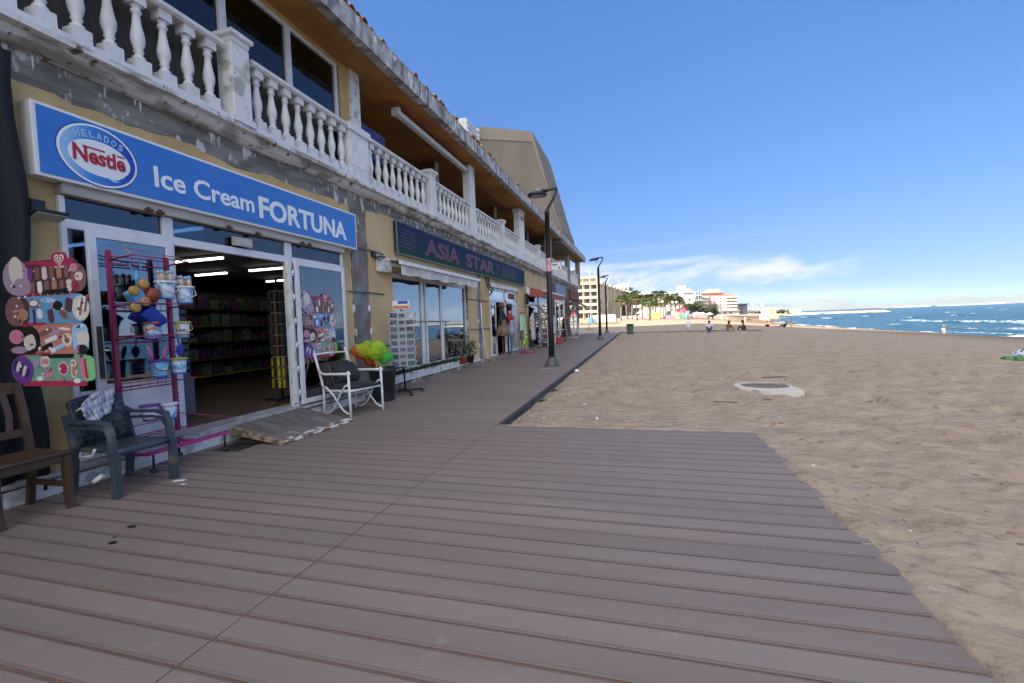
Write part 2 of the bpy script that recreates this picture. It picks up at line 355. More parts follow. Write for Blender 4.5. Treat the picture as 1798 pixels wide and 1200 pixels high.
for a, b in zip(rows, rows[1:]):
    for i in range(len(u) - 1):
        f = bm.faces.new((a[i], a[i + 1], b[i + 1], b[i])); f.smooth = True
        for lp in f.loops: q = FO[lp.vert]; lp[cl] = (q, q, q, 1)
me = bpy.data.meshes.new('sea'); bm.to_mesh(me); bm.free()
WAT = bpy.data.materials.new('sea_water'); WAT.use_nodes = True; t = WAT.node_tree; nn = t.nodes; ll = t.links; pb = nn['Principled BSDF']
at = nn.new('ShaderNodeVertexColor'); at.layer_name = 'foam'
g = nn.new('ShaderNodeNewGeometry'); mp = nn.new('ShaderNodeMapping'); mp.inputs['Scale'].default_value = (1, .45, 1); ll.new(g.outputs['Position'], mp.inputs[0])
nz = nn.new('ShaderNodeTexNoise'); nz.inputs['Scale'].default_value = .55; nz.inputs['Detail'].default_value = 7; nz.inputs['Roughness'].default_value = .6; ll.new(mp.outputs[0], nz.inputs['Vector'])
nb = nn.new('ShaderNodeTexNoise'); nb.inputs['Scale'].default_value = 1.6; nb.inputs['Detail'].default_value = 5; ll.new(g.outputs['Position'], nb.inputs['Vector'])
a1 = nn.new('ShaderNodeMath'); a1.operation = 'ADD'; ll.new(at.outputs[0], a1.inputs[0]); s1 = nn.new('ShaderNodeMath'); s1.operation = 'MULTIPLY_ADD'; s1.inputs[1].default_value = 1.1; s1.inputs[2].default_value = -.55
ll.new(nb.outputs[0], s1.inputs[0]); ll.new(s1.outputs[0], a1.inputs[1]); mr = nn.new('ShaderNodeMapRange'); ll.new(a1.outputs[0], mr.inputs[0]); mr.inputs[1].default_value = .46; mr.inputs[2].default_value = .78
n3 = nn.new('ShaderNodeTexNoise'); n3.inputs['Scale'].default_value = .018; ll.new(g.outputs['Position'], n3.inputs['Vector'])
deep = nn.new('ShaderNodeMixRGB'); ll.new(n3.outputs[0], deep.inputs[0]); deep.inputs[1].default_value = (.002, .028, .045, 1); deep.inputs[2].default_value = (.007, .062, .07, 1)
mx = nn.new('ShaderNodeMixRGB'); ll.new(mr.outputs[0], mx.inputs[0]); ll.new(deep.outputs[0], mx.inputs[1]); mx.inputs[2].default_value = (.62, .66, .70, 1); ll.new(mx.outputs[0], pb.inputs['Base Color'])
rr = nn.new('ShaderNodeMapRange'); ll.new(mr.outputs[0], rr.inputs[0]); rr.inputs[3].default_value = .22; rr.inputs[4].default_value = .9; ll.new(rr.outputs[0], pb.inputs['Roughness'])
pb.inputs['IOR'].default_value = 1.33; pb.inputs['Specular IOR Level'].default_value = .22; b = nn.new('ShaderNodeBump'); b.inputs['Strength'].default_value = .9; b.inputs['Distance'].default_value = .55; ll.new(nz.outputs[0], b.inputs['Height']); ll.new(b.outputs[0], pb.inputs['Normal'])
me.materials.append(WAT); sea = bpy.data.objects.new('sea', me); COL.objects.link(sea); tag(sea, kind='structure')
# ---- board walk : separate grooved boards laid across
DECK = mat('composite_deck_board', (.232, .176, .146), .6, (.19, .147, .125), .8, .38, .64, det=5, bump=.15, bsc=40, stretch=(.4, 3.5, 1), spec=.5, c3=(.28, .23, .20), sc3=5, lo3=.64, hi3=.8)
DECKB = mat('dark_board_edge', (.14, .108, .098), .6)
DECK2 = mat('composite_deck_board_darker', (.218, .165, .138), .6, (.182, .14, .12), .8, .38, .64, det=5, bump=.2, bsc=40, stretch=(.4, 3.5, 1), spec=.5, c3=(.26, .22, .19), sc3=5, lo3=.66, hi3=.8)
DECK3 = mat('composite_deck_board_greyer', (.228, .178, .15), .6, (.19, .15, .13), .8, .38, .64, det=5, bump=.2, bsc=40, stretch=(.4, 3.5, 1), spec=.5, c3=(.28, .23, .20), sc3=4, lo3=.64, hi3=.8)
GAP = mat('rusty_gap', (.30, .13, .085), .8, (.2, .10, .07), 20)
PIT = .1672
def planks(x0, x1, y0, y1, name, gaps=()):
    m = M(); tone = 0
    ya = y0
    while ya < y1 - .02:
        yb = min(ya + PIT - .009, y1); dz = random.uniform(-.0012, .0012); ch = .0022
        # board profile (dark chamfered lips on both sides) extruded along x
        poly = [(ya, -.022), (yb, -.022), (yb, dz - ch * 2.2), (yb - .006, dz - ch * .6), (yb - .014, dz), (ya + .014, dz), (ya + .006, dz - ch * .6), (ya, dz - ch * 2.2)]
        A = [m.b.verts.new((x0, p[0], p[1])) for p in poly]; B = [m.b.verts.new((x1, p[0], p[1])) for p in poly]; n = len(poly)
        m.b.faces.new(A); m.b.faces.new(B[::-1])
        for i in range(n):
            f = m.b.faces.new((A[i], B[i], B[(i + 1) % n], A[(i + 1) % n])); f.material_index = tone if i == 4 else 1
        ya += PIT; tone = random.choice((0, 0, 2, 3))
    return m
ph0 = 1.84 - PIT * 40
YB = [ph0 + PIT * 0]
mm = planks(-5.0, -1.853, ph0 + .0045, 41.6, 'a'); o = mm.build('deck', [DECK, DECKB, DECK2, DECK3]); tag(o, kind='structure')
mm = planks(-1.846, 1.25, ph0 + .0045, 5.68, 'b'); o = mm.build('deck_extension', [DECK, DECKB, DECK2, DECK3]); tag(o, kind='structure')
m = M(); m.box(-5.0, -1.86, ph0, 41.58, -.06, -.009); m.box(-1.86, 1.2, ph0, 5.66, -.0602, -.0092); o = m.build('deck_base', GAP); tag(o, kind='structure')
m = M(); m.box(-1.853, -1.80, 5.70, 41.6, -.11, -.001); m.box(-1.80, -1.775, 5.70, 41.6, -.12, -.045); m.box(-5.0, -1.853, 41.61, 41.66, -.11, .0)
o = m.build('deck_edge_strip', STEEL); tag(o, kind='structure')
# low board kerb running right from the end of the deck
m = M()
pts = [(-1.8, 41.4), (.8, 40.2), (3.2, 39.6), (6.4, 39.0), (8.6, 37.6)]
for a, b in zip(pts, pts[1:]):
    d = Vector((b[0] - a[0], b[1] - a[1], 0)); n = Vector((-d.y, d.x, 0)).normalized() * .05
    A = Vector((*a, 0)); B = Vector((*b, 0))
    m.loft([[A + n + Vector((0, 0, -.1)), A - n + Vector((0, 0, -.1)), A - n + Vector((0, 0, .045)), A + n + Vector((0, 0, .045))], [B + n + Vector((0, 0, -.1)), B - n + Vector((0, 0, -.1)), B - n + Vector((0, 0, .035)), B + n + Vector((0, 0, .035))]], smooth=False)
o = m.build('path_kerb', mat('weathered_kerb_board', (.12, .085, .06), .9)); tag(o, kind='structure')

# ================================================================ THE SHOP BUILDING
B = thing('shop_building', 'long two storey yellow shop building with white balustrades, ochre eaves and peeling concrete', 'building', (-5.1, 3, 0))
def part(mb, name, m, parent=B, label=None, bw=0):
    o = mb.build(name, m, parent)
    if label: o['label'] = label
    if bw: bev(o, bw)
    return o
OPEN = [(2.91, 7.0, .19, 2.78), (8.72, 13.15, .30, 2.52), (15.2, 19.1, .12, 2.78), (20.95, 26.4, .10, 2.62), (27.9, 31.9, .1, 2.8), (33.9, 38.6, .1, 2.8)]
m = M(); y = -6
for (a, b, z0, z1) in OPEN:
    m.box(-5.36, -5.125, y, a, -.1, 3.98); m.box(-5.36, -5.125, a, b, z1, 3.98); m.box(-5.36, -5.125, a, b, -.1, z0); y = b
m.box(-5.36, -5.125, y, 39.2, -.1, 3.98)
part(m, 'wall', GREYC)
# yellow plaster coat, ragged along the top where it has come away
def ragged(y0, y1, z0, z1, amp=.05, seed=0, rag_sides=(0, 0)):
    pts = [(y0, z0), (y1, z0)]
    n = max(int((y1 - y0) / .12), 2); r = random.Random(seed)
    if rag_sides[1]:
        k = int((z1 - z0) / .1)
        for i in range(1, k): pts.append((y1 + r.uniform(-.03, .02), z0 + (z1 - z0) * i / k))
    for i in range(n + 1):
        yy_ = y1 + (y0 - y1) * i / n; pts.append((yy_, z1 + amp * 1.6 * noise.noise((yy_ * 1.1, seed, 0)) + amp * r.uniform(-.5, .5)))
    if rag_sides[0]:
        k = int((z1 - z0) / .1)
        for i in range(k - 1, 0, -1): pts.append((y0 + r.uniform(-.02, .03), z0 + (z1 - z0) * i / k))
    return pts
def plaster(y0, y1, z0, z1, mt=YEL, amp=.05, seed=0, sides=(0, 0), x=-5.1):
    m = M(); m.prism(ragged(y0, y1, z0, z1, amp, seed, sides), 0, -5.124, x); part(m, 'plaster', mt)
plaster(2.5, 2.91, .17, 2.78, YEL, 0, 1); plaster(2.5, 7.32, 2.781, 3.56, YEL, .05, 2)
plaster(7.0, 7.3, .17, 2.779, YEL2, 0, 3, (0, 1))
plaster(7.86, 8.72, .12, 2.52, YEL2, 0, 4, (1, 0)); plaster(7.86, 14.0, 2.521, 3.64, YEL2, .05, 5, (1, 0))
plaster(13.15, 13.98, .12, 2.519, YEL2, 0, 6, (0, 1))
plaster(14.34, 15.2, .1, 2.78, YEL, 0, 7, (1, 0)); plaster(14.34, 20.3, 2.781, 3.66, YEL, .05, 8); plaster(19.1, 20.3, .1, 2.779, YEL, 0, 9, (0, 1))
plaster(20.55, 20.95, .1, 2.62, YEL, 0, 10, (1, 0)); plaster(20.55, 26.5, 2.621, 3.68, YEL2, .04, 11)
m = M(); m.box(-5.124, -5.1, 26.52, 27.9, .05, 3.55); m.box(-5.124, -5.1, 31.9, 33.9, .05, 3.6); m.box(-5.124, -5.1, 38.6, 39.2, .0, 3.6); m.box(-5.124, -5.1, 33.901, 38.599, 2.8, 3.6); m.box(-5.124, -5.1, 27.901, 31.899, 2.8, 3.6)
part(m, 'red_facing', MARO)
# exposed concrete column strips with torn edges
for (a, b, s_) in ((7.33, 7.83, 1), (14.0, 14.32, 2), (20.33, 20.52, 3)):
    m = M(); r = random.Random(s_)
    pl = [(a, .1), (b, .1)] + [(b + r.uniform(-.03, .02), .1 + i * .16) for i in range(1, 20)] + [(a + r.uniform(-.02, .03), .1 + i * .16) for i in range(19, 0, -1)]
    m.prism(pl, 0, -5.1245, -5.108); part(m, 'exposed_column', EXPO)
    for zz in (.95, 1.25, 1.7) if s_ == 1 else (.6, 1.4):
        for q in (a, b):
            m = M(); m.ball((-5.1, q + r.uniform(-.02, .02), zz), .05, 7, 5, .35, .8, 1.6); part(m, 'broken_render', WORN)
# plinth / threshold
m = M(); m.box(-5.124, -4.93, 2.3, 7.28, -.03, .125); part(m, 'plinth', WORN, bw=.008)
m = M(); m.box(-5.3, -4.9, 2.3, 7.3, .15, .185); part(m, 'threshold', mat('marble_threshold', (.45, .46, .48), .4, (.3, .3, .32), 8), bw=.006)
m = M(); m.box(-5.1, -4.945, 2.3, 5.0, .126, .149); part(m, 'wooden_batten', mat('stained_batten', (.2, .09, .05), .8, (.3, .25, .2), 6))
for i, (a, b) in enumerate(((7.3, 14.9), (19.2, 26.6))):
    m = M(); r = random.Random(i)
    yq = a
    while yq < b:
        l = r.uniform(.12, .32); m.box(-5.13, -4.98 - r.uniform(0, .07), yq, yq + l - .012, -.04, r.uniform(.07, .13), Matrix.Rotation(r.uniform(-.08, .08), 3, 'Z')); yq += l
    o = part(m, 'rubble_footing', STONE); bev(o, .012)
m = M(); m.box(-5.13, -4.94, 14.95, 19.15, -.03, .115); part(m, 'door_step', STONE, bw=.01)
m = M(); m.box(-5.12, -4.99, 7.9, 13.9, .13, .165); part(m, 'window_ledge', WHITE, bw=.005)
# grey bands: the slab edge with drips sits under the ledge
m = M()
for i in range(90):
    r = random.Random(i); yq = 2.5 + i * .405 + r.uniform(-.1, .1); l = r.uniform(.05, .32); 
    for k in range(r.choice((1, 2, 3))):
        yk = yq + k * .06 + r.uniform(0, .03); lk = l * r.uniform(.4, 1); w_ = r.uniform(.008, .022)
        m.prism([(yk - w_, 3.93), (yk + w_ * 1.2, 3.93), (yk + w_ * .5, 3.93 - lk * .8), (yk, 3.93 - lk), (yk - w_ * .5, 3.93 - lk * .7)], 0, -5.126, -5.117)
part(m, 'paint_drips', WHITE)
# balcony ledge (rough moulding)
m = M(); yq = -6
while yq < 39.1:
    l = random.uniform(.5, 1.4); e = min(yq + l, 39.2); dx = random.uniform(-.008, .008); dz = random.uniform(-.012, .012)
    m.prism([(-5.2, 3.86 + dz), (-5.05 + dx, 3.86 + dz), (-4.98 + dx, 3.90 + dz), (-4.94 + dx, 3.95), (-4.86 + dx, 3.965), (-4.86 + dx, 4.02), (-5.2, 4.02)], 1, yq, e - .004); yq = e
part(m, 'ledge', LEDGE)
m = M(); m.box(-9.0, -5.2, -6, 39.2, 3.87, 4.015); part(m, 'terrace_floor', GREYC)
# roof, soffit, fascia
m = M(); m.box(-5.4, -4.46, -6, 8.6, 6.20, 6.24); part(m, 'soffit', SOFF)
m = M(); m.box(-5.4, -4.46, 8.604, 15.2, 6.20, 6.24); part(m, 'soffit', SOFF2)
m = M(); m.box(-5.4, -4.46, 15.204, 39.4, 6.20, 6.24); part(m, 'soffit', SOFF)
m = M(); yq = -6
while yq < 39.4:
    e = min(yq + random.uniform(.8, 2.0), 39.42); dx = random.uniform(-.008, .008)
    m.box(-4.6, -4.42 + dx, yq, e - .002, 6.19 + random.uniform(-.012, .01), 6.52 + random.uniform(-.02, .02)); yq = e
part(m, 'fascia', FASC)
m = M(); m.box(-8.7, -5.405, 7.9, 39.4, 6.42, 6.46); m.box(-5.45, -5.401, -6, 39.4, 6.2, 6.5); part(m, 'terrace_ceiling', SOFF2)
m = M(); m.prism([(-4.44, 6.53), (-4.44, 6.58), (-9.5, 8.3), (-14.0, 6.7), (-14.0, 6.53)], 1, -6, 39.4); part(m, 'roof', TILE)
m = M(); yq = -1; sl_ = Vector((-1, 0, .34)).normalized()
while yq < 39.3:
    r = random.Random(int(yq * 100)); x0 = -4.42 - r.uniform(0, .22) ; z0 = 6.6 + r.uniform(-.015, .03)
    for k in range(3):
        a = Vector((x0, yq, z0 + k * .012)) + sl_ * .38 * k; b = a + sl_ * .42; jit = r.uniform(-.015, .015)
        rr_ = .085; rings = []
        for p, q in ((a, rr_), (b, rr_ * .82)):
            rings.append([Vector((p.x, p.y + jit + q * math.cos(PI * i / 6), p.z + q * math.sin(PI * i / 6) * .9)) for i in range(7)] + [Vector((p.x, p.y + jit + (q - .018) * math.cos(PI * i / 6), p.z + (q - .018) * math.sin(PI * i / 6) * .9)) for i in range(6, -1, -1)])
        if r.random() < .93: m.loft(rings, smooth=False)
    yq += r.uniform(.185, .215)
part(m, 'roof_tiles', TILE)
# upper floor, glazed near part
UW = mat('grey_brown_panel', (.085, .075, .066), .8, (.065, .06, .055), 6, stretch=(1, 6, .3), bump=.2)
m = M(); m.box(-5.34, -5.22, -6, 7.25, 4.02, 4.98); part(m, 'parapet_panel', UW)
m = M(); m.box(-5.34, -5.20, -6, 7.9, 6.1, 6.2); m.box(-5.5, -5.18, 7.36, 7.62, 4.0, 6.2); part(m, 'upper_wall', YEL)
m = M(); m.box(-5.3, -5.13, 7.62, 7.9, 4.0, 6.2); o = part(m, 'torn_corner_pillar', WORN); 
fr = [(2.4, 4.93), (4.93, 6.11), (6.11, 7.3)]
for i, (a, b) in enumerate(fr):
    m = M(); t_ = .055
    m.box(-5.27, -5.19, a, a + t_, 4.98, 6.11); m.box(-5.27, -5.19, b - t_, b - .001, 4.98, 6.11); m.box(-5.268, -5.192, a + t_, b - t_, 6.11 - t_, 6.11); m.box(-5.268, -5.192, a + t_, b - t_, 4.98, 5.03)
    f_ = part(m, 'upper_window', ALU, label=None)
    m = M(); m.box(-5.238, -5.232, a + t_, b - t_, 5.03, 6.11 - t_); p_ = part(m, 'pane', (glass('upper_blue_glass', (.05, .12, .3), .03) if i != 1 else glass('upper_brown_glass', (.10, .08, .07), .02)), f_)
m = M(); m.box(-7.5, -7.4, -6, 7.5, 4.02, 6.2); m.box(-7.4, -5.3, 7.3, 7.4, 4.02, 6.2); part(m, 'room_partition', mat('dark_room_wall', (.05, .07, .12), .8))
# terrace back wall with door frames
m = M(); m.box(-8.75, -8.6, 7.4, 39.2, 4.0, 6.46); part(m, 'terrace_wall', ORNG)
for yq in (13.3, 19.3, 25.3, 31.3):
    m = M(); m.box(-8.6, -6.1, yq, yq + .15, 4.02, 6.42); part(m, 'terrace_partition', ORNG)
    m = M(); m.box(-6.1, -6.04, yq - .02, yq + .17, 4.02, 6.42); part(m, 'partition_trim', WHITE)
# columns of the terrace
def column(y, w2=.25, mt=WHITE, flute=0, top=6.2):
    m = M(); m.box(-5.15, -4.9, y - w2, y + w2, 4.02, top - .02)
    if flute:
        for k in range(7): yk = y - w2 + .05 + k * (2 * w2 - .1) / 6; m.box(-4.902, -4.885, yk - .018, yk + .018, 4.25, top - .3)
        m.box(-5.19, -4.86, y - w2 - .03, y + w2 + .03, top - .16, top - .03)
    return part(m, 'column', mt, bw=.012)
column(7.46, .3, WHITE, 1, 5.03)
column(13.42, .2, WHITE); column(19.45, .42, WHITE, 1); column(25.9, .5, TAUPE2); column(33.0, .5, TAUPE2); column(38.6, .6, TAUPE2)
m = M(); m.tube([(-4.87, 19.05, 5.86), (-4.86, 19.4, 5.82), (-4.86, 19.85, 5.9)], .02); m.tube([(-4.86, 19.2, 5.84), (-4.85, 19.35, 5.66), (-4.85, 19.5, 5.83)], .015)
part(m, 'orange_marking', mat('orange_ribbon', (.6, .16, .05), .7))
# rear body of the building
m = M(); m.box(-14, -8.76, -6, 39.2, 3.9, 6.5); m.box(-14, -13.8, -6, 39.2, -.1, 3.9); m.box(-13.8, -5.36, 38.9, 39.2, -.1, 3.87); m.box(-13.8, -5.36, -6, -5.8, -.1, 3.87); part(m, 'rear_body', TAUPE)

# ================================================================ BALUSTRADES
bal_prof = [(.062, .13), (.05, .145), (.058, .165), (.04, .18), (.034, .2), (.05, .225), (.04, .245), (.058, .30), (.066, .345), (.062, .40), (.048, .47), (.037, .55), (.034, .61), (.05, .625), (.05, .64), (.036, .655), (.042, .68), (.058, .70)]
m = M(); m.lathe(bal_prof, n=14); m.box(-.075, .075, -.075, .075, 0, .13); m.box(-.068, .068, -.068, .068, .70, .80)
BALMESH = m.build('baluster', CLEANW).data; bpy.data.objects.remove(bpy.data.objects['baluster'])
bals = [(1.9, 4.62), (5.08, 7.16), (7.78, 10.28), (10.72, 13.1), (13.74, 16.3), (16.75, 19.0), (19.9, 22.6), (23.0, 25.38), (26.42, 29.2), (29.6, 32.48), (33.52, 35.8), (36.2, 37.98)]
ends = ['left of the two nearest the camera, above the ice cream sign', 'over the right half of the blue ice cream sign', 'just right of the wide ribbed post', 'ending at the plain white terrace column', 'above the dark green sign, right of the plain column',
        'ending at the ribbed column with the orange ribbon', 'right of the column with the orange ribbon', 'behind the nearest lamp post top', 'above the red awning shop', 'over the blue shop sign', 'above the maroon shop front', 'last before the far corner of the building']
for i, (a, b) in enumerate(bals):
    t_ = thing('balustrade', 'white balcony balustrade section ' + ends[i], 'balustrade', (-4.99, a, 4.02), 0, 'balcony balustrade sections along the shop building')
    m = M(); m.box(-5.07, -4.89, a, b, 4.021, 4.085); m.build('bottom_rail', CLEANW, t_)
    m = M(); m.prism([(-5.07, 4.885), (-4.91, 4.885), (-4.88, 4.91), (-4.88, 4.95), (-4.91, 4.975), (-5.07, 4.975), (-5.10, 4.95), (-5.10, 4.91)], 1, a, b); m.build('top_rail', CLEANW, t_)
    n = max(int(round((b - a) / .275)), 3)
    for k in range(n):
        o = bpy.data.objects.new('baluster', BALMESH); COL.objects.link(o); o.parent = t_; o.location = (0, (b - a) * (k + .5) / n, .065)
        o.rotation_euler = (0, 0, random.uniform(-.04, .04))
for i, (yq, cap) in enumerate(((4.85, 1), (10.5, 1), (16.52, 1), (22.8, 1), (29.4, 1), (36.0, 1))):
    where = ['above the middle of the blue ice cream sign, paint flaking', 'between ribbed post and plain column', 'between plain column and ribbon column', 'left of the nearest lamp post', 'above the red awning', 'near the far corner'][i]
    t_ = thing('balustrade_post', 'white capped balustrade post ' + where, 'post', (-4.98, yq, 4.02), 0, 'capped balustrade posts')
    m = M(); m.box(-5.1, -4.86, yq - .14, yq + .14, 4.022, 5.0); o = m.build('shaft', WORN if i == 0 else CLEANW, t_); bev(o, .01)
    m = M(); m.lathe([(.17, 0), (.19, .03), (.19, .06), (.24, .09), (.24, .14), (.1, .19)], -4.98, yq, 5.0, n=4, a0=PI / 4, smooth=False); m.build('cap', CLEANW, t_)
    m = M(); m.box(-5.12, -4.845, yq - .17, yq + .17, 4.0225, 4.1); m.build('foot', CLEANW, t_)
# folded awning high on the terrace
t_ = thing('folded_awning', 'long white folded awning box hanging under the orange terrace ceiling', 'awning', (-5.0, 9.1, 5.97))
m = M(); m.box(-5.08, -4.94, 9.1, 13.15, 5.93, 6.04); o = m.build('cassette', WHITE, t_); bev(o, .02)
m = M(); m.box(-5.1, -4.9, 9.0, 9.1, 5.9, 6.07); o = m.build('end_cap', WORN, t_); bev(o, .02)
m = M(); m.box(-5.55, -5.5, 8.2, 9.4, 4.95, 5.62); tag(bev(m.build('terrace_board', mat('blue_violet_board', (.05, .06, .22), .6)), .005), 'dark blue board standing behind the white balustrade on the terrace', 'board')
# ================================================================ MASS BEHIND
G_ = thing('gable_building', 'tall windowless taupe gable wall with slanted edge rising behind the shop roof', 'building', (-8, 27.4, 0))
gp = [(-9.45, 6.0), (-4.46, 6.0), (-4.46, 6.85), (-4.72, 7.6), (-6.05, 12.75), (-9.45, 13.55)]
m = M(); m.prism(gp, 1, 27.4, 33); m.build('gable_wall', TAUPE, G_)
def inset(poly, k):
    cx = sum(p[0] for p in poly) / len(poly); cz = sum(p[1] for p in poly) / len(poly); return [(cx + (p[0] - cx) * k, cz + (p[1] - cz) * k) for p in poly]
m = M(); m.prism([(-4.46, 6.87), (-4.72, 7.62), (-6.05, 12.77), (-9.45, 13.57), (-9.45, 12.8), (-6.1, 12.15), (-4.78, 7.6), (-4.52, 6.87)][::-1], 1, 27.36, 27.399); m.build('gable_border', TAUPE2, G_)
m = M(); m.box(-20, -9.46, 27.6, 36, 0, 12.2); m.build('side_wall', TAUPE, G_)
m = M(); r = random.Random(5); rings = []
for k in range(9):
    z = 9.6 + k * .47; w_ = .26 * (1 - abs(k - 3) / 8); rings.append([(-9.45 + r.uniform(-.1, .1) + w_ * math.cos(a_ * PI / 3), 27.2 + .12 * math.sin(a_ * PI / 3), z) for a_ in range(6)])
m.loft(rings, smooth=False); m.build('broken_edge', LEDGE, G_)
# the tall block behind (out of frame) whose shade covers the near beach
T_ = thing('apartment_block', 'pale high apartment block behind the shops, outside the frame, shading promenade and near beach', 'building', (-62, -60, 0))
m = M(); m.box(-126, -62, -150, -15, 0, 75); m.build('wall', mat('cream_block_wall', (.5, .44, .36), .9), T_)
m = M()
for k in range(24): m.box(-62, -60.8, -147, -17, 2.8 + 3 * k, 3.0 + 3 * k); m.box(-60.86, -60.8, -147, -17, 3.0 + 3 * k, 3.9 + 3 * k)
m.build('balcony', WHITE, T_)
# rooftop air conditioner
t_ = thing('rooftop_unit', 'white louvred air conditioning unit on the tiled roof edge', 'air conditioner', (-5.6, 14.6, 7.0))
m = M(); m.box(-5.85, -5.25, 14.05, 15.1, 7.0, 7.98); o = m.build('casing', WHITE, t_); bev(o, .04)
m = M()
for k in range(4): m.box(-5.25, -5.225, 14.1, 15.05, 7.4 + k * .15, 7.47 + k * .15)
m.build('louvre', ALU, t_)
m = M(); m.lathe([(.3, 0), (.34, .04), (.3, .08)], 0, 0, 0, 16); bmesh.ops.rotate(m.b, cent=(0, 0, 0), matrix=Matrix.Rotation(PI / 2, 3, 'X'), verts=m.b.verts); bmesh.ops.translate(m.b, vec=(-5.5, 15.15, 7.45), verts=m.b.verts); m.build('fan', BLACK, t_)
m = M(); m.box(-5.9, -5.3, 14.1, 15.2, 6.7, 7.0); m.build('bracket', STEEL, t_)
# ================================================================ SHOP FRONTS (parts of the building)
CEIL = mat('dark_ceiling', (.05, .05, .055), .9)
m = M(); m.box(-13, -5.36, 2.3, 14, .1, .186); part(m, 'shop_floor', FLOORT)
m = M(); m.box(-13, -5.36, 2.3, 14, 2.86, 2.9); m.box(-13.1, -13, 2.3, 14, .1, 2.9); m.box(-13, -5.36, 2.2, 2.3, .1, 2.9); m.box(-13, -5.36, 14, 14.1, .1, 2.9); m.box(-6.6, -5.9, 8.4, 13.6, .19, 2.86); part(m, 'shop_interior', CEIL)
def frame(ops, name='window_frame', x=-5.2, d=.06, mt=ALU, parent=B, label=None):
    m = M()
    for (a, b, z0, z1) in ops: m.box(x - d / 2, x + d / 2, a, b, z0, z1)
    o = part(m, name, mt, parent, label); bev(o, .004, 1); return o
def pane(a, b, z0, z1, x=-5.2, mt=None, parent=B, name='pane'):
    m = M(); m.box(x - .003, x + .003, a, b, z0, z1); return part(m, name, mt or GLASSD, parent)
# shop 1 : transom, side lights
f1 = frame([(2.915, 2.96, .19, 2.655), (6.95, 6.995, .19, 2.655), (3.84, 3.96, .19, 2.655), (5.645, 5.775, .19, 2.655), (2.96, 3.84, 2.36, 2.45), (3.96, 5.645, 2.355, 2.45), (5.775, 6.95, 2.36, 2.45), (2.96, 3.84, .19, .27), (5.775, 6.95, .19, .27)], x=-5.09, d=.07)
pane(2.96, 3.84, 2.45, 2.65, -5.09, GLASSB, f1); pane(3.96, 5.645, 2.45, 2.65, -5.09, GLASSB, f1); pane(5.775, 6.95, 2.45, 2.65, -5.09, GLASSB, f1)
pane(2.96, 3.84, .84, 2.36, -5.09, GLASSB, f1); pane(5.775, 6.95, .27, 2.36, -5.09, GLASSD, f1)
m = M(); m.box(-5.10, -5.08, 2.96, 3.84, .27, .84); part(m, 'lower_panel', WHITE, f1)
m = M(); m.box(-5.14, -5.0, 2.915, 6.995, 2.66, 2.775)
o = part(m, 'shutter_box', mat('beige_shutter_box', (.5, .47, .44), .6, (.38, .34, .3), 3, stretch=(1, .3, 3))); bev(o, .01)
m = M()
for yq in (3.62, 3.74, 5.9, 6.05, 4.6, 5.05): m.box(-5.0, -4.965, yq, yq + .07, 2.655, 2.685); m.box(-4.985, -4.96, yq + .01, yq + .035, 2.645, 2.70)
part(m, 'rusty_latch', mat('rust', (.12, .05, .02), .9, (.05, .03, .02), 20))
t_ = thing('exit_light', 'small white emergency light box fixed above the open doorway', 'light', (-5.03, 4.85, 2.5))
m = M(); m.box(-5.055, -5.005, 4.72, 5.0, 2.47, 2.58); m.build('case', mat('aged_plastic', (.45, .43, .38), .5), t_); m = M(); m.box(-5.006, -5.0, 4.75, 4.97, 2.49, 2.56); m.build('lens', mat('ribbed_lens', (.55, .53, .45), .3, (.35, .34, .3), 30), t_)
# jamb profile with hinges at right of the opening
m = M(); m.box(-5.05, -4.99, 5.60, 5.67, .19, 2.36); o = part(m, 'folding_jamb', WORN); bev(o, .004)
for k in range(6):
    m = M(); m.lathe([(.014, 0), (.014, .09)], -4.985, 5.69, .35 + k * .36, 8); part(m, 'hinge', ALU)
m = M(); m.box(-5.3, -4.9, 3.96, 5.64, .186, .2); part(m, 'sill', mat('worn_sill', (.4, .42, .46), .5, (.25, .24, .23), 9))
def door_leaf(name, label, y0, y1, z0, z1, x, low=0, mt=GLASSR, hinge=1, cat='door'):
    t_ = thing(name, label, cat, (x, y0, z0)) if label else None
    f = .075
    m = M(); m.box(x - .022, x + .022, y0, y0 + f, z0, z1); m.box(x - .022, x + .022, y1 - f, y1, z0, z1); m.box(x - .021, x + .021, y0 + f, y1 - f, z1 - f, z1); m.box(x - .021, x + .021, y0 + f, y1 - f, z0, z0 + f)
    if low: m.box(x - .021, x + .021, y0 + f, y1 - f, low, low + .05)
    o = m.build('frame', ALU, t_); bev(o, .005, 1)
    m = M(); m.box(x - .004, x + .004, y0 + f, y1 - f, (low + .05) if low else z0 + f, z1 - f); m.build('pane', mt, t_)
    if low: m = M(); m.box(x - .012, x + .012, y0 + f, y1 - f, z0 + f, low); m.build('lower_panel', WHITE, t_)
    return t_
dl = door_leaf('open_door', 'white glazed door leaf folded open behind the pink toy rack', 3.06, 3.87, .21, 2.37, -4.99, .84, glass('door_glass_blue', (.35, .45, .55), .16))
m = M(); m.box(-4.966, -4.955, 3.075, 3.115, .95, 1.45); m.build('lock_plate', mat('dark_lock', (.05, .04, .035), .5), dl)
m = M(); m.tube([(-4.955, 3.1, 1.22), (-4.91, 3.1, 1.22), (-4.91, 3.22, 1.21)], .011); m.build('handle', mat('brushed_steel', (.5, .5, .5), .35, metal=1), dl)
dr = door_leaf('open_door', 'white glazed door leaf folded open, ice cream poster stuck to its pane', 5.73, 6.9, .21, 2.39, -4.985, 0, glass('door_glass_dark', (.22, .24, .2), .13))
m = M()
for k in range(6): m.box(-4.979, -4.977, 5.87, 5.885, 1.98 + k * .035, 2.005 + k * .035)
